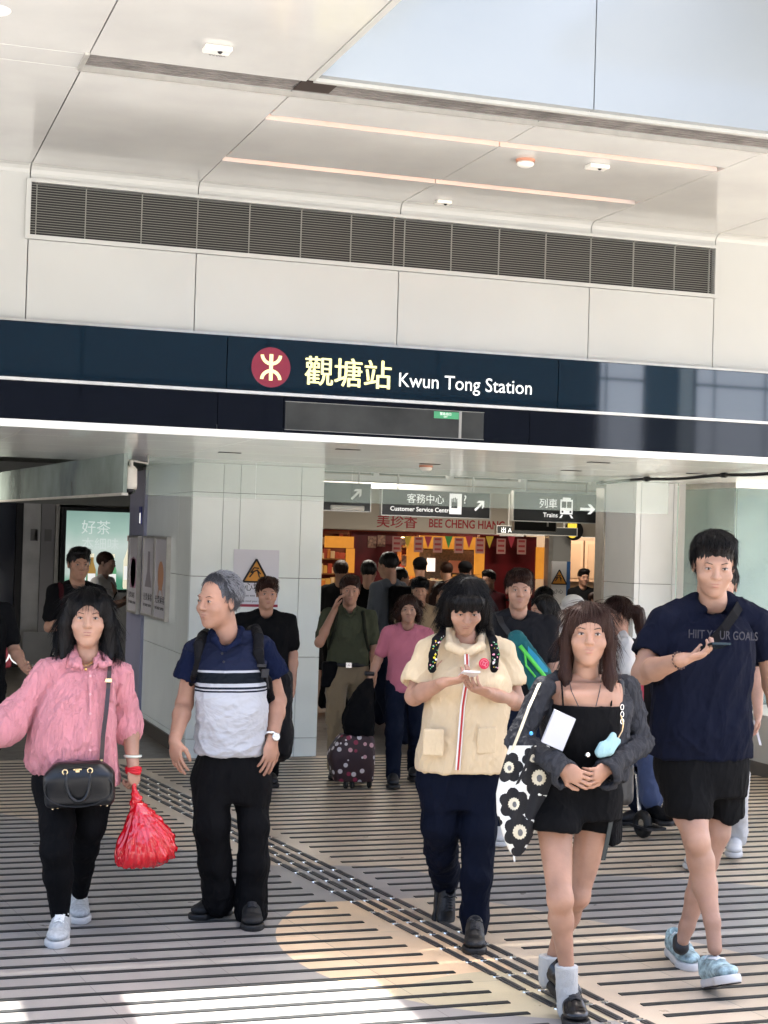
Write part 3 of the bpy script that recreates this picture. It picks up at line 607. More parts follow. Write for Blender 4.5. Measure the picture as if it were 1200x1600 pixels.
# lamps the shop has
def area(name, loc, size, en, col, rot=(0, 0, 0), par=None):
    l = bpy.data.lights.new(name, 'AREA'); l.shape = 'RECTANGLE'; l.size, l.size_y = size; l.energy = en; l.color = col
    o = bpy.data.objects.new(name, l); COL.objects.link(o); o.location = loc; o.rotation_euler = rot
for x, y, en in ((7.6, 21.6, 5), (9.0, 21.6, 5), (5.3, 21.8, 5)):
    area('shop_lamp', (x, y, 1.97), (.9, .3), en, (1, .62, .3))
for x, y in ((5.5, 17), (8.5, 18.5), (0.5, 17.5), (10.8, 21.6)): area('hall_lamp', (x, y, 2.7), (1.2, .6), 12, (1, .9, .78))
# standing warning sign and yellow hand sign
x0, x1, z0, z1 = bx(862, 885, 877, 930, 20.6)
t = empty('standing_sign', ((x0+x1)/2, 20.6, 0), 'white standing warning sign with orange triangle beside the shop', 'standing sign')
MB().box(x0, x1, 20.6, 20.63, .1, z1).build('board', mat('board white', (.6, .6, .6), .5), t); MB().box(x1, x1+.06, 20.6, 20.63, .1, z1).build('side', mat('board blue', (.04, .12, .3), .5), t); MB().box(x0-.05, x1+.1, 20.5, 20.75, 0, .08).build('foot', M_black, t)
m = MB(); mk = MB(); warn_tri(m, mk, (x0+x1)/2, z1-.22, .2, 20.598); T_ = m.build('triangle', None, t); mk.build('figure', M_black, T_)
text('writing', '小心', .07, (x0+.04, 20.598, z1-.45), M_black, t, ext=.0005)
c_ = onY(893, 829, 20.7); t = empty('hand_sign', tuple(c_), 'round yellow hand sign hanging above the side doorway', 'hanging sign')
MB().lathe(tuple(c_+np.array([.04, .02, 0])), ((.14, 0), (.14, .03)), n=24, ax=(0, -1, 0)).build('disc', M_black, t)
h = MB(); h.lathe(tuple(c_+np.array([0, -.02, -.03])), ((.075, 0), (.075, .02)), n=16, ax=(0, -1, 0), m=mat('hand yellow', (.7, .5, .05), .5, emit=(.7, .5, .05, .2)))
for i in range(4): h.box(c_[0]-.07+i*.036, c_[0]-.045+i*.036, c_[1]-.04, c_[1]-.02, c_[2], c_[2]+.1, MATS['hand yellow'])
h.build('hand', None, t)
# ================================================================== ACROSS THE STREET (seen only as reflections in the name board)
def block(name, x0, x1, h, lab, mw, cols, rows, mg, y=-25):
    t = empty(name, ((x0+x1)/2, y, 0), lab, 'building'); MB().box(x0, x1, y-10, y, 0, h).build('wall', mw, t)
    g = MB(); hh = h/rows; xs = cols if isinstance(cols, list) else [x0+(x1-x0)*i/cols for i in range(cols+1)]
    for a, b_ in zip(xs, xs[1:]):
        for j in range(rows): g.box(a+.04, b_-.04, y, y+.05, j*hh+.04, (j+1)*hh-.04)
    g.build('cladding', mg, t)
block('office_block', -40, 21.25, 9, 'low dark glass building across the street from the entrance', mat('street dark', (.01, .011, .012), .8), 12, 3, mat('street glass', (.008, .014, .02), .6))
block('office_block', 21.3, 22.8, 13.76, 'narrow pale panelled building across the street', mat('joint slate', (.05, .07, .09), .5), [21.3, 21.52, 22.8], 4, mat('pale panel', (.6, .68, .76), .5))
block('office_block', 22.85, 24.5, 13.76, 'slim slate grey building between the pale ones across the street', mat('slate wall', (.03, .05, .065), .6), [23.95, 24.5], 1, mat('slate panel', (.22, .27, .29), .5))
block('office_block', 24.55, 53, 13.76, 'wide pale panelled building across the street', MATS['joint slate'], [24.55, 25.2, 27.0]+[28.8+1.8*i for i in range(14)], 4, MATS['pale panel'])
# ================================================================== SCULPTING TOOLKIT (distance fields turned into meshes)
A3 = lambda *a: np.array(a, float)
def unit(v): v = np.array(v, float); return v/(np.linalg.norm(v)+1e-12)
def lerp(a, b, t): return np.array(a, float)*(1-t)+np.array(b, float)*t
def _h(ix, iy, iz, s):
    n = (ix*374761393+iy*668265263+iz*1274126177+s*974711).astype(np.int64) & 0xffffffff
    n = ((n ^ (n >> 13))*1274126177) & 0xffffffff; n = n ^ (n >> 16)
    return (n & 0xffff)/65535.0
def vnoise(p, s=0):
    i = np.floor(p).astype(np.int64); f = p-i; f = f*f*f*(f*(f*6-15)+10); x, y, z = i.T; r = 0
    for a in (0, 1):
        for b in (0, 1):
            for c in (0, 1):
                r = r+_h(x+a, y+b, z+c, s)*(f[:, 0] if a else 1-f[:, 0])*(f[:, 1] if b else 1-f[:, 1])*(f[:, 2] if c else 1-f[:, 2])
    return r
def fbm(p, s=0, o=3): return sum(vnoise(p*2.03**k, s+k)*.5**k for k in range(o))/sum(.5**k for k in range(o))
class SDF:
    def __init__(s): s.p = []
    def _a(s, lo, hi, fn, k, op): s.p.append((np.array(lo)-k, np.array(hi)+k, fn, k, op)); return s
    def rc(s, a, b, ra, rb=None, k=.02, op='u', flat=None):
        """tapered capsule; flat=(axis, factor) squashes it along an axis"""
        a, b = np.array(a, float), np.array(b, float); rb = ra if rb is None else rb; R = max(ra, rb)
        ab = b-a; L2 = max(ab@ab, 1e-9)
        def fn(P):
            q = P-a
            if flat is not None:
                ax = np.asarray(flat[0]); q0 = q@ax; t = np.clip((q@ab)/L2, 0, 1); mid = (ab@ax)*t
                q = q+np.multiply.outer((q0-mid)*(1/flat[1]-1), ax)
            t = np.clip((q@ab)/L2, 0, 1); d = np.linalg.norm(q-t[..., None]*ab, axis=-1)
            return d-(ra+(rb-ra)*t)
        return s._a(np.minimum(a, b)-R, np.maximum(a, b)+R, fn, k, op)
    def ell(s, c, r, B=None, k=.02, op='u'):
        """ellipsoid, B = rows of axes"""
        c = np.array(c, float); r = np.array(r, float); B = np.eye(3) if B is None else np.array(B, float); R = np.sqrt(((B*r[:, None])**2).sum(0)); m = r.min()
        def fn(P):
            q = (P-c)@B.T/r; n = np.linalg.norm(q, axis=-1); g = np.linalg.norm(q/r, axis=-1)+1e-9
            return np.maximum(n*(n-1)/g, (n-1)*m)
        return s._a(c-R, c+R, fn, k, op)
    def box(s, c, r, B=None, rad=.01, k=.01, op='u'):
        c = np.array(c, float); r = np.array(r, float)-rad; B = np.eye(3) if B is None else np.array(B, float); R = (np.abs(B)*(r+rad)[:, None]).sum(0)
        def fn(P):
            q = np.abs((P-c)@B.T)-r
            return np.linalg.norm(np.maximum(q, 0), axis=-1)+np.minimum(q.max(-1), 0)-rad
        return s._a(c-R, c+R, fn, k, op)
    def loft(s, secs, u, k=.02, op='u', e=2.4):
        """vertical body of superellipse sections: secs = [(z, cx, cy, half width along u, half depth)] low to high"""
        secs = sorted(secs, key=lambda q: q[0]); Z = np.array([q[0] for q in secs]); T = np.array([q[1:] for q in secs]); u = unit((u[0], u[1], 0)); v = A3(-u[1], u[0], 0)
        W = T[:, 2].max()+.02; zf = np.linspace(Z[0], Z[-1], 80); idx = np.interp(zf, Z, np.arange(len(Z)))
        def sm(col):  # cubic interpolation through the sections
            y = T[:, col]; m = np.gradient(y, Z) if len(Z) > 2 else np.full(len(Z), (y[-1]-y[0])/(Z[-1]-Z[0]))
            i = np.clip(idx.astype(int), 0, len(Z)-2); h = Z[i+1]-Z[i]; t = (zf-Z[i])/h
            return (2*t**3-3*t**2+1)*y[i]+(t**3-2*t**2+t)*h*m[i]+(-2*t**3+3*t**2)*y[i+1]+(t**3-t**2)*h*m[i+1]
        C4 = [sm(c) for c in range(4)]
        def fn(P):
            z = P[..., 2]; zc = np.clip(z, Z[0], Z[-1]); cx, cy, a, b = [np.interp(zc, zf, c) for c in C4]
            x = (P[..., 0]-cx); y = (P[..., 1]-cy); pu = np.abs(x*u[0]+y*u[1])/a; pv = np.abs(x*v[0]+y*v[1])/b
            n = (pu**e+pv**e)**(1/e)
            d = (n-1)*np.minimum(a, b)*np.where(n > 1, 1.0, 1.0); dz = np.maximum(Z[0]-z, z-Z[-1])
            return np.maximum(d, dz) if True else d
        lo = A3(T[:, 0].min()-W, T[:, 1].min()-W, Z[0]-.005); hi = A3(T[:, 0].max()+W, T[:, 1].max()+W, Z[-1]+.005)
        return s._a(lo, hi, fn, k, op)
    def half(s, c, n, lo, hi, k=.004):
        """cut away what lies on the n side of the plane through c, inside the box lo..hi"""
        c = np.array(c, float); n = unit(n)
        return s._a(lo, hi, lambda P: -((P-c)@n), k, 'c')
    def mesh(s, h):
        lo = np.min([q[0] for q in s.p if q[4] == 'u'], 0)-2*h; hi = np.max([q[1] for q in s.p if q[4] == 'u'], 0)+2*h
        n = np.ceil((hi-lo)/h).astype(int)+1; D = np.full(n, 1.0, np.float32)
        for a, b, fn, k, op in s.p:
            i0 = np.maximum(np.floor((a-lo)/h).astype(int), 0); i1 = np.minimum(np.ceil((b-lo)/h).astype(int)+1, n)
            if (i1 <= i0).any(): continue
            gx, gy, gz = [lo[c]+h*np.arange(i0[c], i1[c]) for c in range(3)]
            P = np.stack(np.meshgrid(gx, gy, gz, indexing='ij'), -1); d = fn(P).astype(np.float32); sl = tuple(slice(i0[c], i1[c]) for c in range(3)); o = D[sl]; kk = max(k, 1e-4)
            if op == 'u':
                m = np.clip(.5+.5*(o-d)/kk, 0, 1); D[sl] = o*(1-m)+d*m-kk*m*(1-m)
            elif op == 's':
                m = np.clip(.5-.5*(o+d)/kk, 0, 1); D[sl] = o*(1-m)-d*m+kk*m*(1-m)
            elif op == 'c':
                D[sl] = np.maximum(o, -d)
        return surf_net(D, lo, h)
def surf_net(D, lo, h):
    S = D < 0; n = D.shape
    c = np.zeros(tuple(k-1 for k in n), np.int8)
    for a in (0, 1):
        for b in (0, 1):
            for e in (0, 1): c += S[a:n[0]-1+a, b:n[1]-1+b, e:n[2]-1+e]
    act = (c > 0) & (c < 8); I = np.argwhere(act); idx = np.full(act.shape, -1, np.int64); idx[act] = np.arange(len(I))
    acc = np.zeros((len(I), 3)); cnt = np.zeros(len(I)); cor = {}
    for a in (0, 1):
        for b in (0, 1):
            for e in (0, 1): cor[a, b, e] = D[I[:, 0]+a, I[:, 1]+b, I[:, 2]+e].astype(float)
    for A_, da in cor.items():
        for ax in range(3):
            if A_[ax] == 0:
                B_ = list(A_); B_[ax] = 1; db = cor[tuple(B_)]; m = (da < 0) != (db < 0); t = np.where(m, da/(da-db+1e-12), 0)
                P = np.array(A_, float)[None, :].repeat(len(I), 0); P[:, ax] = t; acc[m] += P[m]; cnt[m] += 1
    V = lo+h*(I+acc/np.maximum(cnt, 1)[:, None]); Q = []
    for ax in range(3):
        b1, b2 = (ax+1) % 3, (ax+2) % 3; sl0 = [slice(1, k-1) for k in n]; sl1 = list(sl0); sl0[ax] = slice(0, n[ax]-1); sl1[ax] = slice(1, n[ax])
        s0 = S[tuple(sl0)]; s1 = S[tuple(sl1)]; E = np.argwhere(s0 != s1)
        if not len(E): continue
        inside = s0[tuple(E.T)]; off = np.ones(3, int); off[ax] = 0; E = E+off; q = []
        for d1, d2 in ((-1, -1), (0, -1), (0, 0), (-1, 0)):
            J = E.copy(); J[:, b1] += d1; J[:, b2] += d2; q.append(idx[tuple(J.T)])
        q = np.array(q).T; q[~inside] = q[~inside][:, ::-1]; Q.append(q)
    return V, np.concatenate(Q)
def vnormals(V, Q):
    a = V[Q[:, 2]]-V[Q[:, 0]]; b = V[Q[:, 3]]-V[Q[:, 1]]; N = np.cross(a, b); n = np.zeros_like(V)
    for k in range(4):
        for c in range(3): n[:, c] += np.bincount(Q[:, k], N[:, c], len(V))
    return n/(np.linalg.norm(n, axis=1)[:, None]+1e-12)
def relax(V, Q, it=1, w=.5):
    for _ in range(it):
        s_ = np.zeros_like(V); c = np.zeros(len(V))
        for k in range(4):
            for j in (1, 3):
                o = Q[:, (k+j) % 4]
                for x in range(3): s_[:, x] += np.bincount(Q[:, k], V[o, x], len(V))
                c += np.bincount(Q[:, k], minlength=len(V))
        V = V*(1-w)+w*s_/np.maximum(c, 1)[:, None]
    return V
def qmesh(name, parts, parent, mats):
    """parts = [(V, Q, material index)] joined into one smooth mesh object"""
    V = np.concatenate([p[0] for p in parts]); o = 0; Qs = []; mi = []
    for p in parts: Qs.append(p[1]+o); o += len(p[0]); mi.append(np.full(len(p[1]), p[2], np.int32) if np.isscalar(p[2]) else p[2])
    Q = np.concatenate(Qs); mi = np.concatenate(mi); me = bpy.data.meshes.new(name)
    me.vertices.add(len(V)); me.vertices.foreach_set('co', V.astype(np.float32).ravel()); me.loops.add(len(Q)*4); me.loops.foreach_set('vertex_index', Q.astype(np.int32).ravel())
    me.polygons.add(len(Q)); me.polygons.foreach_set('loop_start', np.arange(0, len(Q)*4, 4, dtype=np.int32)); me.polygons.foreach_set('loop_total', np.full(len(Q), 4, np.int32))
    for m in mats: me.materials.append(m)
    me.polygons.foreach_set('material_index', mi.astype(np.int32)); me.polygons.foreach_set('use_smooth', np.ones(len(Q), bool)); me.update(calc_edges=True); me.validate()
    return link(name, me, parent)
def folds(V, N, amp, sc, seed=0, axis=(0, 0, 1), stretch=4., warp=.5, mask=None):
    """cloth folds: sharp-crested ridges, drawn out along an axis"""
    ax = unit(axis); q = V*sc; al = q@ax; q = q-np.multiply.outer(al*(1-1/stretch), ax); q = q+warp*(fbm(V*sc*.6, seed+9)[:, None]-.5)*A3(1.3, -.7, 1)
    r = 1-np.abs(2*fbm(q, seed, 2)-1)*2.2; r = np.clip(r, -1, 1); d = amp*(r*np.abs(r))
    if mask is not None: d = d*mask
    return V+N*d[:, None]
def cloth(sdf, h, amp=.006, sc=14, seed=0, axis=(0, 0, 1), stretch=4., extra=(), it=2, name='shirt', parent=None, m=None, fine=.0012):
    V, Q = sdf.mesh(h); V = relax(V, Q, it); N = vnormals(V, Q); amp *= 1.3
    if amp: V = folds(V, N, amp, sc, seed, axis, stretch, warp=.9); V = folds(V, N, amp*.5, sc*1.7, seed+21, unit(A3(*axis)+A3(.5, 0, .25)), stretch, warp=.9)
    if fine: V = folds(V, N, fine, sc*3.1, seed+3, axis, 2.)
    for f in extra:      # (centre, radius, amp, scale, axis, stretch): local bunches of folds
        c, r, a, s2, ax, st = f; mk = np.exp(-((V-np.array(c))**2).sum(1)/(r*r)); V = folds(V, N, a, s2, seed+5, ax, st, mask=mk)
    V = relax(V, Q, 1, .2)
    return qmesh(name, [(V, Q, 0)], parent, [m])
# ------------------------------------------------------------------ fabrics and skin
def fabric(name, col, rough=.85, weave=900, wstr=.25, sheen=.15, var=.08, wr=.3, wsc=9, ws=(1, 1, .35)):
    if name in MATS: return MATS[name]
    m = mat(name, col, rough, noise=(5, var), bump=(weave, wstr), spec=.25 if max(col) > .1 else .12, sheen=sheen if max(col) > .1 else 0)
    nt = m.node_tree; b = nt.nodes['Principled BSDF']; bp0 = [n for n in nt.nodes if n.type == 'BUMP'][0]; tc = [n for n in nt.nodes if n.type == 'TEX_COORD'][0]   # creases of the cloth, sharper than the mesh folds
    mp = nt.nodes.new('ShaderNodeMapping'); mp.inputs['Scale'].default_value = ws; mp.inputs['Rotation'].default_value = (.3, .2, 0); nt.links.new(tc.outputs['Object'], mp.inputs[0])
    n = nt.nodes.new('ShaderNodeTexNoise'); n.inputs['Scale'].default_value = wsc; n.inputs['Detail'].default_value = 3.5; n.inputs['Distortion'].default_value = .7; nt.links.new(mp.outputs[0], n.inputs['Vector'])
    a = nt.nodes.new('ShaderNodeMath'); a.operation = 'SUBTRACT'; a.inputs[1].default_value = .5; nt.links.new(n.outputs[0], a.inputs[0]); c = nt.nodes.new('ShaderNodeMath'); c.operation = 'ABSOLUTE'; nt.links.new(a.outputs[0], c.inputs[0])
    d = nt.nodes.new('ShaderNodeMath'); d.operation = 'POWER'; d.inputs[1].default_value = .6; nt.links.new(c.outputs[0], d.inputs[0])
    bp = nt.nodes.new('ShaderNodeBump'); bp.invert = True; bp.inputs['Strength'].default_value = wr; bp.inputs['Distance'].default_value = .03; nt.links.new(d.outputs[0], bp.inputs['Height']); nt.links.new(bp.outputs[0], bp0.inputs['Normal'])
    return m
SKIN = {}
def skin(col):
    if col not in SKIN: SKIN[col] = mat('skin %.2f' % col[0], col, .5, noise=(8, .2), bump=(60, .12), spec=.4, sss=.12)
    return SKIN[col]
M_eyew = mat('eye white', (.32, .29, .27), .25); M_iris = mat('iris', (.025, .013, .008), .15); M_lip = mat('lips', (.30, .125, .095), .5)
M_hair = mat('black hair', (.0035, .003, .003), .42, bump=(60, .4, (6, 6, .4)), spec=.22)
M_hairb = mat('brown hair', (.022, .009, .006), .4, bump=(60, .5, (6, 6, .4)), spec=.15)
M_hairg = mat('greying hair', (.055, .055, .06), .42, noise=(260, .95), bump=(70, .5, (6, 6, .5)), spec=.5)
M_sole = mat('white rubber', (.5, .5, .49), .5); M_soleb = mat('black rubber', (.005, .005, .005), .55)
# ------------------------------------------------------------------ anatomy
def hframe(fwd, up):
    f = unit(fwd); r = unit(np.cross(f, np.array(up, float))); u = np.cross(r, f); return np.array([r, f, u])   # rows: right, forward, up
def add_head(s, c, B, sc=1., fem=False, k=.012):
    W = lambda x, y, z: np.array(c)+sc*(x*B[0]+y*B[1]+z*B[2])
    e = lambda x, y, z, rx, ry, rz, kk=k, op='u': s.ell(W(x, y, z), (rx*sc, ry*sc, rz*sc), B, kk*sc, op)
    e(0, -.012, .035, .077, .094, .083); e(0, .018, -.02, .066, .076, .085, .02)
    e(0, .035, -.066, .050 if not fem else .045, .052, .048, .03); s.ell(W(0, .066, -.098), (.023*sc, .02*sc, .018*sc), B, .025*sc)
    e(0, .084, .028, .045, .012, .012, .02)                                   # brow
    for q in (-1, 1):
        e(q*.032, .104, .008, .0175, .012, .0115, .012, 's'); e(q*.031, .079, .006, .0155, .0155, .0125, .003)
        e(q*.043, .066, -.028, .022, .02, .02, .025)                           # cheek
        e(q*.077, -.008, -.004, .008, .018, .031, .004); e(q*.0845, -.002, -.002, .004, .009, .018, .004, 's')
    s.rc(W(0, .092, .012), W(0, .108, -.022), .0075*sc, .0125*sc, .012*sc); 
    for q in (-1, 1): e(q*.011, .1, -.026, .0085, .009, .0075, .006)
    e(0, .088, -.052, .024, .012, .0075, .006); e(0, .086, -.063, .021, .012, .0085, .006); e(0, .103, -.0575, .026, .004, .0014, .004, 's')
    return W
def face_bits(c, B, sc, W):
    """eyes, brows and lips as islands of the body mesh: [(V, Q, material slot)]"""
    out = []
    def patch(cc, r, slot, h=.0022):
        q = SDF().ell(cc, r, B, .001); V, Q = q.mesh(h*sc); out.append((V, Q, slot))
    for q in (-1, 1):
        patch(W(q*.032, .0915, .0065), (.0115*sc, .0035*sc, .0042*sc), 1); patch(W(q*.031, .0935, .0068), (.0048*sc, .003*sc, .0048*sc), 2)
        bw = SDF().rc(W(q*.017, .0965, .026), W(q*.036, .094, .031), .0019*sc, .0019*sc, .002).rc(W(q*.036, .094, .031), W(q*.05, .083, .026), .0019*sc, .001*sc, .002); V, Q = bw.mesh(.002*sc); out.append((V, Q, 3))
        lid = SDF().rc(W(q*.020, .0935, .0095), W(q*.033, .0955, .0125), .0014*sc, .0016*sc, .002).rc(W(q*.033, .0955, .0125), W(q*.045, .088, .008), .0016*sc, .0012*sc, .002); V, Q = lid.mesh(.0018*sc); out.append((V, Q, 3))
    patch(W(0, .0935, -.0525), (.02*sc, .0064*sc, .0042*sc), 4); patch(W(0, .0915, -.063), (.017*sc, .0074*sc, .005*sc), 4)
    return out
def add_hand(s, wr, d, pn, side, curl=.5, spread=.12, sc=1., thumb=.6, curls=None):
    """wr wrist point, d direction of the hand, pn palm normal (palm side), side=+1 when the thumb lies on cross(d,pn) side"""
    d = unit(d); pn = unit(pn-d*np.dot(pn, d)); t = np.cross(d, pn)*side; Bm = np.array([t, pn, d]); u_ = .001*sc*90
    s.ell(np.array(wr)+d*.045*sc, (.040*sc, .0145*sc, .05*sc), Bm, .012); s.rc(np.array(wr)-d*.02, np.array(wr)+d*.02*sc, .0235*sc, .024*sc, .015, flat=(pn, .75))
    tips = []
    for i, (off, L, r) in enumerate(((.027, .072, .0085), (.009, .08, .0088), (-.009, .075, .0084), (-.026, .06, .0075))):
        cu = curl if curls is None else curls[i]; b = np.array(wr)+(d*(.085-.004*abs(i-1.3))+t*off)*sc; a = 0.; p = b-d*.012*sc; dd = unit(d+t*spread*(off/.03))
        for j, f in enumerate((.45, .32, .23)):
            a += cu*(.75, 1.0, .7)[j]; q = p+(dd*math.cos(a)+pn*math.sin(a))*L*f*sc*(1.25 if j == 0 else 1)
            s.rc(p, q, r*sc*(1-.08*j), r*sc*(.93-.08*j), .0035); p = q
        tips.append(p)
    b = np.array(wr)+(d*.018+t*.022+pn*.006)*sc; td = unit(d*.75+t*.75+pn*.35*thumb); q = b+td*.042*sc; s.rc(b, q, .0135*sc, .0105*sc, .012)
    td2 = unit(d*.9+t*.15+pn*.55*thumb); q2 = q+td2*.03*sc; s.rc(q, q2, .0105*sc, .0095*sc, .004); td3 = unit(d+pn*.8*thumb-t*.1); s.rc(q2, q2+td3*.022*sc, .0095*sc, .0078*sc, .004)
    return tips
def shoe(name, heel, toe, up, w_, m_up, m_sole, parent, h=.004, hi=.07, laces=None, tilt=0, boot=0, sole_h=.03, msole2=None):
    """heel/toe = sole points; up = up vector"""
    heel, toe = np.array(heel, float), np.array(toe, float); f = unit(toe-heel); L = np.linalg.norm(toe-heel); u = unit(np.array(up)-f*np.dot(up, f)); r = np.cross(f, u); B = np.array([r, f, u])
    P = lambda a, b, c: heel+f*L*a+u*b+r*c
    s = SDF(); s.rc(P(.14, sole_h+.03, 0), P(.12, sole_h+hi-.012, 0), .036*w_, .033*w_, .02); s.rc(P(.2, sole_h+.025, 0), P(.55, sole_h+.022, 0), .036*w_, .04*w_, .02)
    s.rc(P(.3, sole_h+.05, 0), P(.62, sole_h+.028, 0), .026*w_, .024*w_, .03); s.ell(P(.76, sole_h+.016, 0), (.044*w_, .24*L, .028), B, .02)
    if boot: s.rc(P(.16, sole_h+.03, 0), P(.16, sole_h+boot, 0), .04*w_, .042*w_, .02)
    s.rc(P(.2, sole_h+hi+.01+boot, 0), P(.2, sole_h+hi+.05+boot, 0), .024, .024, .004, 's')
    s.half(P(.5, sole_h*.8, 0), -u, P(.5, 0, 0)-.25, P(.5, 0, 0)+.25)
    V, Q = s.mesh(h); V = relax(V, Q, 1); VU = V; o = qmesh(name, [(V, Q, 0)], parent, [m_up])
    q = SDF(); q.rc(P(.13, sole_h*.5, 0), P(.45, sole_h*.5, 0), .037*w_, .036*w_, .02); q.rc(P(.45, sole_h*.5, 0), P(.78, sole_h*.5, 0), .038*w_, .047*w_, .02); q.rc(P(.78, sole_h*.5, 0), P(.88, sole_h*.55, 0), .046*w_, .035*w_, .02)
    q.half(P(.5, sole_h, 0), u, P(.5, 0, 0)-.25, P(.5, 0, 0)+.25); q.half(P(.5, 0, 0), -u, P(.5, 0, 0)-.25, P(.5, 0, 0)+.25)
    V, Q = q.mesh(h*.8); qmesh('sole', [(V, Q, 0)], o, [m_sole])
    if msole2:
        q = SDF(); q.rc(P(.2, 0, 0), P(.8, 0, 0), .036*w_, .044*w_, .02); q.half(P(.5, .002, 0), u, P(.5, 0, 0)-.25, P(.5, 0, 0)+.25); q.half(P(.5, -.005, 0), -u, P(.5, 0, 0)-.25, P(.5, 0, 0)+.25); V, Q = q.mesh(h*.7); qmesh('tread', [(V, Q, 0)], o, [msole2])
    if laces:
        l = MB(); S_ = [((v-heel)@f/L, (v-heel)@u, (v-heel)@r) for v in (VU,)][0]
        def top(a, cc): m_ = (np.abs(S_[0]-a) < .03) & (np.abs(S_[2]-cc) < .008); return (S_[1][m_].max() if m_.any() else sole_h+.07)+.001
        for i in range(5):
            a = .38+i*.06; w2 = .019*w_
            for sg in (-1, 1): l.tube([P(a, top(a, sg*w2), sg*w2), P(a+.02, top(a+.02, 0)+.0015, 0), P(a+.045, top(a+.045, -sg*w2), -sg*w2)], .0033, n=6)
        zt = top(.36, 0)
        for sg in (-1, 1): l.tube([P(.37, zt+.002, 0), P(.34, zt+.008, sg*.018), P(.37, zt-.006, sg*.036)], .003, n=6)
        l.build('laces', laces, o, True)
    return o
def strands(roots, ends_fn, r, m, parent, name='strands', n=5, seg=5):
    """hair strands as tapered tubes: ends_fn(root, i) -> list of points"""
    V = []; Q = []; o = 0
    for i, p in enumerate(roots):
        pts = ends_fn(p, i); K = len(pts)
        t = np.gradient(np.array(pts), axis=0); t /= np.linalg.norm(t, axis=1)[:, None]+1e-9; a = np.cross(t, [.3, .9, .2]); a /= np.linalg.norm(a, axis=1)[:, None]+1e-9; b = np.cross(t, a)
        for j in range(K):
            rr_ = r*(1-.75*(j/(K-1))**2)
            for g in range(3): an = 2.094*g; V.append(pts[j]+rr_*(a[j]*math.cos(an)+b[j]*math.sin(an)))
        for j in range(K-1):
            for g in range(3): Q.append((o+j*3+g, o+j*3+(g+1) % 3, o+j*3+3+(g+1) % 3, o+j*3+3+g))
        o += K*3
    return qmesh(name, [(np.array(V), np.array(Q), 0)], parent, [m])
# ================================================================== PEOPLE
def PP(Y0): return lambda x, y, dy=0.: onY(x, y, Y0+dy)
def secs(P, L):
    """[(y, x left, x right, half depth, dy)] in photo terms -> loft sections in metres"""
    out = []
    for y, a, b, dp, dy in L:
        A, B = P(a, y, dy), P(b, y, dy); c = (A+B)/2; out.append((c[2], c[0], c[1], np.linalg.norm((A-B)[:2])/2, dp))
    return out
UX = A3(.985, -.17, 0)      # the sideways direction of somebody facing the camera
def arm_prims(s, sh, el, wr, r=(.047, .037, .024), k=.02):
    s.rc(sh, el, r[0], r[1], k); m = lerp(el, wr, .3); s.rc(el, m, r[1]*.98, r[1]*1.02, k); s.rc(m, wr, r[1]*1.02, r[2], k)
def leg_prims(s, hip, kn, an, r=(.082, .056, .036), k=.03, back=A3(.1, .9, 0)):
    s.rc(hip, kn, r[0], r[1], k); s.rc(kn, lerp(kn, an, .3)+back*.016, r[1]*.93, r[1]*.98, k); s.rc(lerp(kn, an, .3)+back*.016, an, r[1]*.96, r[2], k); s.ell(kn-back*.012, (r[1]*.8,)*3, None, .03)
def body(root, sk, c, B, sc, neck, arms, legs, torso, fem=False, h=.006, hh=.0035, ha=.0032, face=True, extra=None, bare=False):
    parts = []
    if not bare and torso: torso = [(q[0]-(.02 if q is torso[-1] or q is max(torso) else 0), q[1], q[2], q[3]*.86, q[4]*.74) for q in torso]
    s = SDF()
    if torso: s.loft(torso, UX, .03)
    for L_ in legs:
        if len(L_) == 4 and len(L_[3]) == 3: leg_prims(s, *L_)
        else:
            for (a_, ra), (b_, rb) in zip(L_, L_[1:]): s.rc(a_, b_, ra*.78, rb*.78, .02)
    if extra: extra(s)
    if s.p:
        V, Q = s.mesh(h); V = relax(V, Q, 1); parts.append((V, Q, 0))
    s = SDF(); W = add_head(s, c, B, sc, fem); s.rc(W(0, -.035, -.07), neck, .053*sc*(.88 if fem else 1), .058*sc*(.88 if fem else 1.05), .03)
    V, Q = s.mesh(hh*sc); V = relax(V, Q, 1, .3); parts.append((V, Q, 0))
    if face: parts += [(v, q, m) for v, q, m in face_bits(c, B, sc, W)]
    for a in arms:
        rr_ = a.get('r', (.047, .037, .024)); s = SDF(); arm_prims(s, a['sh'] if bare else lerp(a['sh'], a['el'], .12)-A3(0, 0, .005), a['el'], a['wr'], rr_ if bare else (rr_[0]*.72, rr_[1], rr_[2]))
        if 'd' in a: a['tips'] = add_hand(s, a['wr'], a['d'], a['pn'], a['side'], a.get('curl', .5), sc=a.get('sc', 1.), thumb=a.get('thumb', .6), curls=a.get('curls'), spread=a.get('spread', .12))
        V, Q = s.mesh(ha); V = relax(V, Q, 1, .3); parts.append((V, Q, 0))
    o = qmesh('body', parts, root, [skin(sk), M_eyew, M_iris, M_hair, M_lip]); return o, W
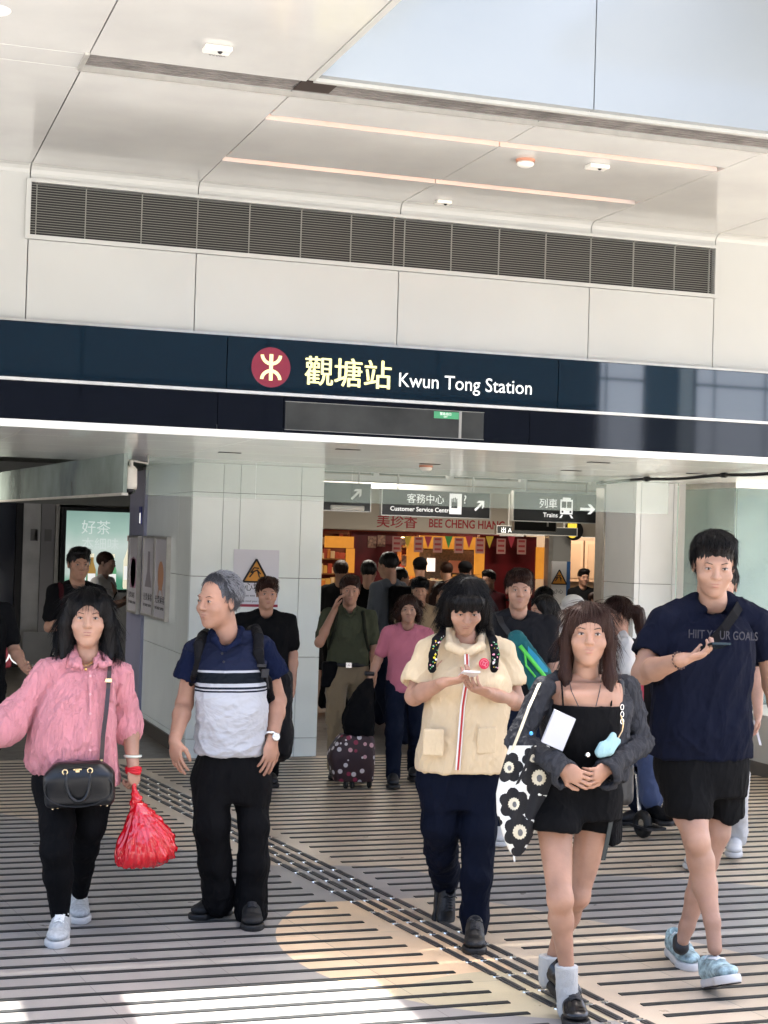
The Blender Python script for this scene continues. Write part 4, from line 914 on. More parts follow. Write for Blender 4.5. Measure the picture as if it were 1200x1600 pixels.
def hair(root, W, c, B, sc, style, m, h=.0035, seed=1, strand=0, parting=0):
    s = SDF(); E = lambda x, y, z, rx, ry, rz, kk=.012, op='u': s.ell(W(x, y, z), (rx*sc, ry*sc, rz*sc), B, kk*sc, op)
    R = lambda a, b, ra, rb, kk=.02: s.rc(W(*a), W(*b), ra*sc, rb*sc, kk*sc)
    if style in ('short', 'crop', 'bald'):
        E(0, -.018 if style != 'bald' else -.026, .042, .083, .1, .087)
        if style == 'bald': E(0, .13, .02, .09, .1, .11, .012, 's')
        if style == 'short': E(0, .03, .098, .07, .075, .034, .03); E(-.03, .05, .1, .04, .035, .028, .02)
        E(0, .12, -.035, .074, .085, .108 if style != 'short' else .098, .008, 's'); E(0, .05, -.1, .09, .1, .075, .01, 's')
        for q in (-1, 1): E(q*.08, .02, -.03, .02, .03, .045, .006, 's')
        if style == 'bald': pass
    elif style == 'bob':
        E(0, -.015, .04, .09, .106, .092)
        for q in (-1, 1): R((q*.07, .01, .04), (q*.082, .0, -.07), .038, .034); R((q*.082, .0, -.07), (q*.07, .02, -.105), .03, .012)
        R((0, -.08, .0), (0, -.075, -.09), .06, .04); R((-.05, .085, .075), (.05, .085, .075), .024, .024)
        for q in (-.045, -.015, .015, .045): R((q, .09, .07), (q*1.1, .1, .028), .016, .008)
        E(0, .12, -.05, .06, .06, .075, .006, 's')
    elif style == 'long':
        E(0, -.015, .04, .088, .104, .09)
        for q in (-1, 1): R((q*.055, .045, .085), (q*.083, .02, -.03), .026, .024); R((q*.083, .015, -.03), (q*.085, .03, -.16), .024, .024); R((q*.085, .03, -.16), (q*.075, .055, -.27), .024, .008)
        R((0, -.07, .0), (0, -.06, -.2), .07, .055)
        E(0, .122, -.03, .064, .078, .097, .006, 's')
    elif style == 'shoulder':
        E(0, -.015, .042, .092, .106, .092)
        for q in (-1, 1): R((q*.06, .04, .08), (q*.088, .01, -.02), .028, .03); R((q*.088, .01, -.02), (q*.094, -.01, -.115), .032, .036); R((q*.094, -.01, -.115), (q*.10, .02, -.165), .032, .014)
        R((0, -.07, .0), (0, -.07, -.12), .075, .06)
        E(0, .122, -.03, .066, .08, .112, .006, 's')
    elif style == 'curly':
        E(0, -.015, .042, .09, .1, .09)
        rr2 = random.Random(seed)
        for i in range(36):
            q = rr2.choice((-1, 1)); a = rr2.uniform(-.1, .05); z = rr2.uniform(-.12, .07); E(q*rr2.uniform(.075, .11), a, z, .02, .02, .022, .012)
        R((0, -.07, .0), (0, -.075, -.09), .075, .06); E(0, .12, -.03, .066, .08, .09, .006, 's')
    elif style == 'back':   # someone seen from behind, or hair gathered back
        E(0, -.018, .042, .084, .1, .088); E(0, .12, -.03, .078, .09, .09, .008, 's')
    V, Q = s.mesh(h*sc); V = relax(V, Q, 1); N = vnormals(V, Q); L = (V-np.array(c))@B.T/sc
    ang = np.arctan2(L[:, 0], L[:, 1]+.02)
    q = np.stack([ang*9, L[:, 2]*(6 if style != 'short' else 14), L[:, 1]*(4 if style != 'short' else 30)], 1); d = (fbm(q, seed, 3)-.5)+.55*(fbm(q*A3(3.6, .8, 1.5), seed+2, 2)-.5)
    V = V+N*(d*(.014 if style in ('short', 'crop', 'curly') else .011)*sc)[:, None]
    o = qmesh('hair', [(V, Q, 0)], root, [m])
    if strand:
        rg = np.random.RandomState(seed); N = vnormals(V, Q); ok = (L[:, 2] > (-.02 if style in ('short', 'crop') else -.14)) & ~((L[:, 1] > .02) & (L[:, 2] < .10)); I = rg.choice(np.nonzero(ok)[0], strand); crown = W(0, -.05, .13)
        down = -B[2]
        def fn(p, i):
            n = N[I[i]]; away = unit((p-crown)-n*np.dot(p-crown, n)); rj = rg.uniform(-1, 1, 3)
            L_ = (.026 if style in ('crop', 'bald') else .034 if style == 'short' else .08)*sc*rg.uniform(.6, 1.2); t = unit(away+rj*(.2 if style == 'short' else .15 if style in ('crop', 'bald') else .04)+(B[1]*.5 if style == 'short' else 0)); pts = []
            for k in range(5):
                f = k/4; pts.append(p+n*(.0015+.012*(f*(1-f))*(1.0 if style == 'short' else .25)+(.002*f if style in ('short', 'crop', 'bald') else 0))+t*L_*f+(down*.25*L_*f*f))
            return pts
        strands(V[I], fn, .0011*sc, m, o, 'strand')
    return o
def trousers(root, P, waist, legs, m, name='trousers', h=.006, amp=.006, crot=None, seed=3, hem=None, extra=(), sc=12, stretch=3):
    """waist = loft sections, legs = [[(point, radius), ...], ...]"""
    s = SDF(); s.loft(waist, UX, .03)
    for L in legs:
        for (a, ra), (b, rb) in zip(L, L[1:]): s.rc(a, b, ra, rb, .03)
    return cloth(s, h, amp, sc, seed, (0, 0, 1), stretch, name=name, parent=root, m=m, extra=extra)
def person(P, x, y, lab, group=None):
    q = onZ(x, y, 0); t = empty('person', tuple(q), lab, 'person', group); return t
SK_L = (.39, .22, .15); SK_M = (.36, .195, .13); SK_D = (.42, .24, .16)
# ---------------------------------------------------------------- woman in the pink blouse
def pink_woman():
    P = PP(7.45); t = person(P, 106, 1458, 'woman in a crinkled pink blouse and black leggings walking with a red plastic bag')
    B = hframe((-.15, -1, -.03), (0, 0, 1)); c = P(137.5, 966); nk = P(137, 1024, .03)
    wr = P(208, 1197, -.05)
    aR = dict(sh=P(186, 1046, .03), el=P(202, 1122, .06), wr=wr, d=unit(P(211, 1236, -.06)-wr), pn=A3(-.55, .8, 0), side=1, curls=(1.05, 1.15, 1.2, 1.25), r=(.05, .041, .026), thumb=1.3)
    wl = P(-24, 1166, -.12); aL = dict(sh=P(80, 1046, .03), el=P(22, 1122, .04), wr=wl, d=unit(P(-50, 1190, -.18)-wl), pn=A3(.3, .8, -.3), side=-1, curl=.4, r=(.05, .041, .026))
    torso = secs(P, [(1210, 72, 172, .1, .02), (1140, 80, 170, .09, .02), (1080, 82, 175, .1, .02), (1045, 86, 178, .09, .03), (1030, 110, 165, .06, .03)])
    legs = [[(P(86, 1238, .02), .088), (P(90, 1290, -.05), .076), (P(88, 1330, -.09), .065), (P(91, 1368, -.06), .062), (P(94, 1428, -.03), .041)], [(P(147, 1238, .03), .088), (P(140, 1290, .03), .068), (P(133, 1325, .08), .057), (P(128, 1355, .14), .052), (P(125, 1392, .2), .039)]]
    o, W = body(t, SK_L, c, B, 1.08, nk, [aR, aL], legs, torso, True)
    hair(t, W, c, B, 1.06, 'shoulder', M_hair, strand=2600, seed=4)
    w_ = secs(P, [(1252, 62, 172, .1, .02), (1225, 50, 177, .125, .02), (1190, 60, 176, .12, .02)])
    trousers(t, P, w_, legs, fabric('black leggings', (.0025, .0025, .003), .8), 'leggings', amp=.0025)
    # blouse
    mb = fabric('pink crinkle cotton', (.72, .29, .32), .85, 330, .8, wr=.8, wsc=26, ws=(1, 1, .18))
    s = SDF(); s.loft(secs(P, [(1225, 100, 183, .10, .02), (1205, 52, 184, .125, .02), (1178, 43, 181, .14, .01), (1150, 47, 179, .14, .0), (1110, 58, 176, .128, .0), (1080, 67, 179, .118, .02), (1055, 80, 180, .095, .03), (1040, 104, 166, .07, .03)]), UX, .03, e=2.2)
    s.rc(P(120, 1032, .03), P(78, 1054, .03), .042, .055, .03); s.rc(P(154, 1032, .03), P(185, 1054, .03), .042, .053, .03)
    s.rc(P(76, 1050, .03), P(26, 1118, .04), .057, .062, .02); s.rc(P(26, 1118, .04), P(-4, 1144, -.04), .068, .066, .03); s.rc(P(22, 1122, .02), P(4, 1140, -.02), .076, .078, .01)
    s.rc(P(186, 1056, .03), P(199, 1118, .05), .056, .05, .02); s.rc(P(198, 1128, .05), P(199, 1140, .04), .066, .064, .01)
    s.rc(P(137, 1000, .0), P(137, 1030, -.03), .05, .048, .01, 's'); s.ell(P(136, 1032, -.1), (.028, .05, .05), None, .01, 's')
    cloth(s, .0055, .0085, 16, 5, (.12, 0, 1), 7., name='blouse', parent=t, m=mb, fine=.0025, extra=((P(120, 1100, -.1), .10, .004, 60, (1, 0, 0), 6.), (P(20, 1120, 0), .1, .008, 26, (.6, 0, .6), 4), (P(110, 1180, -.1), .12, .008, 22, (.1, 0, 1), 6)))
    cl = SDF(); 
    for q, x0, x1, x2 in ((-1, 115, 112, 128), (1, 158, 170, 147)):
        a_, b_, d_ = P(x0, 1014, .03), P(x1, 1036, -.055), P(x2, 1044, -.095); cl.rc(a_, b_, .012, .012, .004); cl.rc(a_, d_, .01, .006, .01); cl.rc(b_, lerp(b_, d_, .5), .011, .01, .012); cl.rc(lerp(a_, d_, .6), lerp(b_, d_, .3), .012, .01, .02)
    cl.rc(P(117, 1012, .04), P(137, 1008, .1), .012, .012, .01); cl.rc(P(157, 1012, .04), P(137, 1008, .1), .012, .012, .01)
    cloth(cl, .004, .002, 20, 2, name='collar', parent=t, m=mb)
    pl = SDF(); pl.rc(P(140, 1050, -.115), P(142, 1110, -.137), .009, .009, .004, flat=((0, 1, 0), .5)); pl.rc(P(142, 1110, -.137), P(141, 1188, -.138), .009, .009, .004, flat=((0, 1, 0), .5)); cloth(pl, .004, .001, name='placket', parent=t, m=mb)
    pk = SDF(); pk.box(P(166, 1080, -.085), (.038, .01, .045), hframe((-.5, -1, 0), (0, 0, 1)), .005); cloth(pk, .004, .001, name='pocket', parent=t, m=mb)
    
    for y in (1056, 1085, 1115, 1145, 1172): b = MB(); b.lathe(tuple(P(141, y, -.149 if y > 1060 else -.13)), ((.0055, 0), (.005, .002)), n=12, ax=(-.15, -1, 0)); b.build('button', mat('pearl button', (.75, .4, .42), .3), t)
    n = MB(); pts = [P(x, y, d) for x, y, d in ((120, 1024, -.01), (125, 1034, -.05), (133, 1041, -.07), (140, 1038, -.065), (148, 1030, -.04), (153, 1022, -.01))]; n.tube(pts, .0016, n=6); n.lathe(tuple(P(134, 1046, -.078)), ((.006, -.002), (.007, 0), (.006, .002)), n=10, ax=(0, -1, 0)); n.build('necklace', mat('gold', (.7, .45, .15), .25, metal=1.), t, True)
    g = MB(); cc = P(207.5, 1181, -.03); 
    ring = [cc+.037*(A3(math.cos(a), math.sin(a)*.9, 0)) for a in np.linspace(0, 2*math.pi, 25)]; g.tube(ring, .0065, n=8, close=False); g.build('bangle', mat('pale jade', (.55, .6, .5), .2), t, True)
    g = MB(); cc = P(208.5, 1203, -.05)
    for k in range(5): g.tube([cc+A3(0, 0, -.012+k*.006)+(.031+.003*(k % 2))*(A3(math.cos(a), math.sin(a)*.85, .12*math.sin(a*2+k))) for a in np.linspace(0, 2*math.pi, 25)], .0055, n=7, close=False)
    g.build('wristband', mat('red cord', (.55, .01, .02), .5), t, True)
    ms = mat('white mesh trainer', (.4, .42, .42), .6, noise=(60, .2), bump=(160, .4)); lc = mat('white lace', (.75, .75, .72), .7)
    shoe('shoe', onZ(97, 1455, .0), onZ(87, 1484, .0), (0, 0, 1), 1.12, ms, M_sole, t, .0042, laces=lc, sole_h=.032)
    hb = onZ(121, 1421, .0)+A3(0, 0, .015); shoe('shoe', hb, onZ(125, 1446, .0), (0, 0, 1), 1.1, ms, M_sole, t, .0042, laces=lc, sole_h=.032)
    return aR
aR1 = pink_woman()
# her handbag
def handbag():
    P = PP(7.45); c = P(124, 1224, -.19); t = empty('handbag', tuple(P(124, 1258, -.19)), 'black leather handbag with gold studs and round handle slung over the pink blouse', 'handbag')
    ml = mat('black leather', (.004, .0045, .005), .3, bump=(240, .12), spec=.5); mg = mat('pale gold metal', (.8, .62, .35), .25, metal=1.)
    B = hframe(unit((-.22, -1, -.06)), (-.08, 0, 1)); r, f, u = B; Bq = np.array([r, f, u])
    s = SDF(); s.box(c+u*-.022, (.155, .052, .078), Bq, .03, .02); s.box(c+u*.045, (.115, .04, .055), Bq, .035, .07); V, Q = s.mesh(.004); V = relax(V, Q, 2); qmesh('bag_body', [(V, Q, 0)], t, [ml])
    p = MB()
    for sgn in (-1, 1): p.tube([c+f*.052*sgn+r*(.150*math.cos(a))+u*(-.02+.075*math.sin(a)*(1 if math.sin(a) < 0 else 1.35)) for a in np.linspace(0, 2*math.pi, 40)], .0035, n=6, close=False)
    p.build('piping', ml, t, True)
    h = MB(); h.tube([c+f*(.056+.012*math.sin(math.pi*k/16))+r*(-.052*math.cos(math.pi*k/16)*(1+.12*math.sin(math.pi*k/16)))+u*(.058-.125*math.sin(math.pi*k/16)**.8) for k in range(17)], .009, n=8); h.build('handle', ml, t, True)
    h = MB()
    for x in (-.055, .055): h.tube([c+f*.058+r*(x+.011*math.cos(a))+u*(.066+.011*math.sin(a)) for a in np.linspace(0, 2*math.pi, 17)], .0035, n=6, close=False)
    for x in (-.12, .10, -.09, .12): h.lathe(tuple(c+r*x+f*(.03 if abs(x) > .11 else .01)+u*-.1), ((.006, 0), (.004, -.006)), n=8)
    h.build('rings_and_feet', mg, t, True)
    e = MB(); e.obox(c+f*.055+u*.074, r*.018, f*.001, u*.003); e.obox(c+f*.055+u*.066, r*.009, f*.001, u*.009); e.build('emblem', mg, t)
    st = MB(); pts = [P(158, 1196, -.16), P(161, 1150, -.165), P(166, 1110, -.15), P(169, 1075, -.125), P(171, 1048, -.08), P(171, 1032, -.03), P(170, 1024, .04), P(165, 1030, .1)]
    st.ribbon(pts, A3(.0095, 0, 0), A3(0, -.004, 0)); st.build('strap', mat('brown black strap', (.03, .018, .02), .4), t)
    k = MB(); k.obox(P(158, 1192, -.165), A3(.006, 0, 0), A3(0, .003, 0), A3(0, 0, .015)); k.obox(P(169.5, 1063, -.12), A3(.014, 0, 0), A3(0, .003, 0), A3(0, 0, .008)); k.build('buckle', mg, t)
handbag()
def red_bag():
    P = PP(7.39); t = empty('plastic_bag', tuple(P(224, 1360)), 'knotted shiny red plastic bag hanging from the hand of the woman in pink', 'plastic bag')
    m = mat('red plastic film', (.55, .004, .012), .18, coat=.6, ior=1.5)
    s = SDF(); s.loft([(P(0, 1360)[2], P(215, 1360)[0], P(215, 1360)[1], .10, .05), (P(0, 1352)[2], P(222, 1352)[0], P(222, 1352)[1], .128, .075), (P(0, 1320)[2], P(229, 1320)[0], P(229, 1320)[1], .13, .085), (P(0, 1300)[2], P(229, 1300)[0], P(229, 1300)[1], .105, .07), (P(0, 1275)[2], P(221, 1275)[0], P(221, 1275)[1], .058, .045), (P(0, 1258)[2], P(214, 1258)[0], P(214, 1258)[1], .026, .024)], (1, 0, 0), .02, e=2.)
    V, Q = s.mesh(.0045); V = relax(V, Q, 2); N = vnormals(V, Q); k0 = P(213, 1252); d = V-k0; an = np.arctan2(d[:, 0], -d[:, 2]); rr_ = np.linalg.norm(d, axis=1)
    V = V+N*((np.abs((fbm(np.stack([an*9, rr_*4, d[:, 1]*5], 1), 3, 3)*2-1))*-.028+.008)*np.clip(rr_*6, .1, 1))[:, None]; V = folds(V, vnormals(V, Q), .004, 30, 4, (0, 0, 1), 3); qmesh('bag_body', [(V, Q, 0)], t, [m])
    s = SDF(); s.ell(P(213.5, 1250), (.024, .022, .014), None, .01); s.rc(P(213, 1262), P(211, 1240), .02, .013, .01); s.rc(P(211, 1240), P(209, 1226, -.005), .012, .009, .01); s.rc(P(206, 1256), P(220, 1262), .012, .012, .01); s.rc(P(220, 1246), P(207, 1241), .009, .008, .01)
    V, Q = s.mesh(.003); V = folds(V, vnormals(V, Q), .003, 60, 4); qmesh('knot', [(V, Q, 0)], t, [m])
    w_ = text('bag_writing', '多謝 THANK YOU', .03, (0, 0, 0), mat('worn white print', (.75, .4, .42), .4), None, ext=.0003)
    me = w_.data; c = P(226, 1338); 
    for v in me.vertices: x, z = v.co.x-.11, v.co.z; v.co = Vector((c[0]+x*.8, c[1]-.087+abs(x)*.22, c[2]+z+.25*x+.02)) 
    me.name = 'bag_writing'; w_.parent = t; w_.location = -Vector(t.location)
red_bag()
# ---------------------------------------------------------------- older man in the striped polo
def facing(px, py): d = ray(px, py); return unit((-d[0], -d[1], 0))
def hair_tips(t, W, B, sc):
    """silver strands among the dark ones"""
    rg = np.random.RandomState(3); roots = []
    while len(roots) < 900:
        v = unit(rg.normal(size=3)); x, y, z = v
        if z < -.25 or y > .42 or (z < .1 and y > .1): continue
        roots.append(W(x*.088, -.026+y*.106, .044+z*.093))
    c0 = W(0, -.03, .04)
    def fn(p, i):
        n = unit(p-c0); tt = unit(-B[2]*.8-B[1]*.5+rg.uniform(-1, 1, 3)*.25); tt = unit(tt-n*(tt@n)); L_ = rg.uniform(.02, .04)
        return [p+n*(.002+.003*math.sin(k*.8))+tt*L_*k/3 for k in range(4)]
    strands(roots, fn, .0013, mat('silver hair', (.22, .22, .23), .4), t, 'silver_strands')
def older_man():
    P = PP(7.55); t = person(P, 362, 1445, 'grey haired man in a navy and white striped polo and black trousers looking aside')
    B = hframe((-.86, -.55, -.05), (.02, 0, 1)); c = P(341, 940, .0); nk = P(352, 992, .04)
    wL = P(273, 1158, -.1); wR = P(425, 1158, -.08)
    aL = dict(sh=P(303, 1010, .05), el=P(288, 1100, .08), wr=wL, d=unit(P(277, 1205, -.13)-wL), pn=A3(.75, .5, 0), side=1, curls=(.35, .3, .35, .45), r=(.052, .041, .028), sc=1.02)
    aR = dict(sh=P(414, 1006, .03), el=P(434, 1095, .07), wr=wR, d=unit(P(417, 1207, -.12)-wR), pn=A3(-.3, .9, .1), side=1, curls=(.3, .3, .35, .4), r=(.052, .041, .028), sc=1.05)
    torso = secs(P, [(1190, 315, 407, .09, .03), (1100, 323, 403, .09, .02), (1030, 320, 398, .07, .05), (1012, 335, 390, .05, .05)])
    legs = [[(P(332, 1222, .03), .088), (P(331, 1290, .0), .08), (P(335, 1350, .02), .072), (P(339, 1388, .04), .068), (P(340, 1408, .05), .07)], [(P(392, 1222, .03), .09), (P(397, 1290, -.02), .07), (P(396, 1350, -.02), .068), (P(393, 1400, -.0), .068), (P(392, 1424, -.0), .075)]]
    o, W = body(t, SK_M, c, B, 1.05, nk, [aL, aR], legs, torso)
    hair(t, W, c, B, 1.08, 'bald', M_hairg, strand=2200, seed=8); hair_tips(t, W, B, 1.03)
    w_ = secs(P, [(1250, 308, 418, .1, .03), (1215, 300, 423, .115, .03), (1172, 316, 400, .105, .03)])
    trousers(t, P, w_, legs, fabric('black trousers', (.003, .003, .0035), .75), amp=.006, seed=12, sc=9, stretch=6, extra=((P(340, 1400, .03), .08, .009, 24, (1, 0, .2), 4), (P(393, 1410, 0), .08, .009, 24, (1, 0, -.2), 4)))
    # polo with its stripes as a woven pattern by height
    m = bpy.data.materials.new('striped polo'); m.use_nodes = True; nt = m.node_tree; b = nt.nodes['Principled BSDF']; b.inputs['Roughness'].default_value = .85; b.inputs['Specular IOR Level'].default_value = .25
    tc = nt.nodes.new('ShaderNodeTexCoord'); mp = nt.nodes.new('ShaderNodeMapping'); sp = nt.nodes.new('ShaderNodeSeparateXYZ'); nt.links.new(tc.outputs['Object'], mp.inputs[0]); nt.links.new(mp.outputs[0], sp.inputs[0])
    z = lambda y: float(P(360, y)[2]); lo, hi = z(1175), z(1000); mr = nt.nodes.new('ShaderNodeMapRange'); mr.inputs[1].default_value = lo; mr.inputs[2].default_value = hi
    # stripes hug the chest: tilt with x
    ad = nt.nodes.new('ShaderNodeMath'); ad.operation = 'MULTIPLY_ADD'; ad.inputs[1].default_value = -.02; nt.links.new(sp.outputs[0], ad.inputs[0]); nt.links.new(sp.outputs[2], ad.inputs[2]); nt.links.new(ad.outputs[0], mr.inputs[0])
    off = -.02*float(P(360, 1070)[0]); mr.inputs[1].default_value += off; mr.inputs[2].default_value += off
    r = nt.nodes.new('ShaderNodeValToRGB'); r.color_ramp.interpolation = 'CONSTANT'; nt.links.new(mr.outputs[0], r.inputs[0]); f = lambda y: (z(y)-lo)/(hi-lo)
    W_, N_, N2 = (.42, .43, .45, 1), (.003, .006, .014, 1), (.005, .009, .03, 1); e = r.color_ramp.elements; e[0].position = 0; e[0].color = W_; e[1].position = .999; e[1].color = N2
    for y, cc in ((1079, N_), (1076.5, W_), (1074, N_), (1071, W_), (1065.5, (.0015, .004, .008, 1)), (1049, W_), (1045.5, N2)): x = e.new(f(y)); x.color = cc
    nt.links.new(r.outputs[0], b.inputs['Base Color']); bn = nt.nodes.new('ShaderNodeTexNoise'); bn.inputs['Scale'].default_value = 700; nt.links.new(tc.outputs['Object'], bn.inputs[0]); src = fabric('white pique', (.5, .5, .5)); bp = nt.nodes.new('ShaderNodeBump'); n9 = nt.nodes.new('ShaderNodeTexNoise'); n9.inputs['Scale'].default_value = 11; n9.inputs['Detail'].default_value = 3.5; n9.inputs['Distortion'].default_value = .8; m9 = nt.nodes.new('ShaderNodeMapping'); m9.inputs['Scale'].default_value = (.45, 1, 1); m9.inputs['Rotation'].default_value = (0, .35, 0); nt.links.new(tc.outputs['Object'], m9.inputs[0]); nt.links.new(m9.outputs[0], n9.inputs['Vector']); bp.inputs['Strength'].default_value = .5; bp.inputs['Distance'].default_value = .05; nt.links.new(n9.outputs[0], bp.inputs['Height']); nt.links.new(bp.outputs[0], b.inputs['Normal'])
    s = SDF(); s.loft(secs(P, [(1176, 307, 408, .12, .02), (1150, 308, 411, .128, .015), (1110, 310, 414, .13, .0), (1070, 307, 413, .125, .01), (1035, 305, 412, .115, .03), (1008, 318, 402, .08, .04)]), UX, .03)
    s.rc(P(338, 998, .05), P(306, 1016, .05), .046, .054, .03); s.rc(P(368, 996, .04), P(410, 1013, .03), .046, .053, .03)
    s.ell(P(352, 990, -.01), (.048, .06, .035), None, .01, 's'); s.rc(P(346, 1000, -.12), P(346, 1016, -.125), .022, .01, .006, 's')
    cloth(s, .0055, .0075, 11, 21, (1, 0, .5), 3.5, name='polo_shirt', parent=t, m=m, extra=((P(365, 1140, -.1), .12, .008, 18, (1, 0, .45), 5), (P(330, 1165, -.1), .08, .008, 24, (1, 0, .1), 4)))
    mn = fabric('navy pique', (.005, .009, .03), .85)
    for q, a_, b_, e_ in (('sleeve', P(304, 1018, .05), P(294, 1056, .06), 0), ('sleeve', P(413, 1015, .03), P(429, 1050, .05), 1)):
        s = SDF(); s.rc(a_, b_, .055, .056, .01); s.rc(lerp(a_, b_, .75), b_, .058, .063, .02); dd = unit(b_-a_); s.half(b_+dd*.015, dd, b_-.12, b_+.12); s.rc(b_-dd*.01, b_+dd*.08, .05, .05, .004, 's'); cloth(s, .0045, .005, 18, 6+e_, (0, 0, 1), 3, name=q, parent=t, m=mn)
    cl = SDF(); q = [P(333, 986, .03), P(336, 1000, -.06), P(347, 1016, -.115)]; w2 = [P(377, 984, .03), P(372, 1002, -.06), P(352, 1016, -.12)]
    for L in (q, w2): cl.rc(L[0], L[1], .012, .015, .015); cl.rc(L[1], L[2], .015, .008, .015)
    cl.rc(q[0], P(356, 976, .11), .012, .014, .015); cl.rc(w2[0], P(356, 976, .11), .012, .014, .015); cloth(cl, .004, .002, name='collar', parent=t, m=mn)
    k = MB(); 
    for y in (1021, 1034): k.lathe(tuple(P(347+(y-1021)*.2, y, -.138)), ((.006, 0), (.005, .002)), n=10, ax=(-.2, -1, 0))
    k.build('button', M_black, t)
    # watch
    g = MB(); cc = P(424, 1150, -.075); ax = unit(wR-aR['el']); a1 = unit(np.cross(ax, (0, 1, 0))); a2 = np.cross(ax, a1); g.tube([cc+.034*(a1*math.cos(a)+a2*math.sin(a)*.85) for a in np.linspace(0, 2*math.pi, 25)], .008, n=8, close=False)
    g.lathe(tuple(cc+A3(.012, -.036, 0)), ((.021, 0), (.022, .004), (.019, .009)), n=20, ax=(.35, -1, 0)); wt = g.build('watch', mat('watch steel', (.7, .7, .7), .25, metal=1.), t, True); g = MB(); g.lathe(tuple(cc+A3(.0155, -.046, 0)), ((.016, 0), (.016, .001)), n=20, ax=(.35, -1, 0)); g.build('dial', mat('dial', (.7, .7, .66), .3), wt)
    mb = mat('black suede', (.005, .005, .005), .65, bump=(120, .3)); shoe('shoe', onZ(357, 1428, 0), onZ(300, 1437, 0), (0, 0, 1), 1.1, mb, M_soleb, t, .0045, laces=M_black, sole_h=.028)
    shoe('shoe', onZ(392, 1436, 0)+A3(0, .02, .0), onZ(395, 1456, 0), (0, 0, 1), 1.15, mb, M_soleb, t, .0045, laces=M_black, sole_h=.028)
    # backpack
    bpk = empty('backpack', tuple(P(420, 1180, .25)), 'black backpack on the back of the man in the striped polo', 'backpack'); mk = fabric('black nylon', (.005, .005, .006), .55, 500, .3)
    s = SDF(); s.box(P(402, 1105, .27), (.16, .09, .2), None, .06, .03); s.box(P(415, 1155, .25), (.12, .07, .1), None, .05, .03); cloth(s, .007, .008, 12, 4, name='pack', parent=bpk, m=mk)
    st = SDF(); L = [P(393, 986, .12), P(399, 984, .04), P(404, 996, -.04), P(404, 1020, -.085), P(410, 1045, -.095), P(419, 1062, -.06), P(424, 1090, .03), P(424, 1130, .12)]
    for i in range(len(L)-1): st.rc(L[i], L[i+1], .026 if i < 4 else .017, .026 if i < 3 else .014, .008, flat=((.15, .98, 0), .35))
    cloth(st, .0045, .0015, name='strap', parent=bpk, m=mk); k = MB(); k.obox(P(414, 1052, -.12), A3(.017, 0, 0), A3(0, .006, 0), A3(.002, 0, .02)); k.obox(P(409, 1040, -.12), A3(.022, 0, 0), A3(0, .005, 0), A3(0, 0, .006)); k.tube([P(417, 1058, -.11), P(419, 1075, -.09)], .005); k.build('buckle', M_black, bpk)
    st = SDF(); L = [P(322, 990, .1), P(317, 994, .03), P(311, 1008, -.05), P(309, 1030, -.08), P(304, 1052, -.06), P(299, 1068, .03)]
    for i in range(len(L)-1): st.rc(L[i], L[i+1], .026 if i < 3 else .014, .026 if i < 2 else .014, .008, flat=((.15, .98, 0), .35))
    cloth(st, .0045, .0015, name='strap', parent=bpk, m=mk)
older_man()
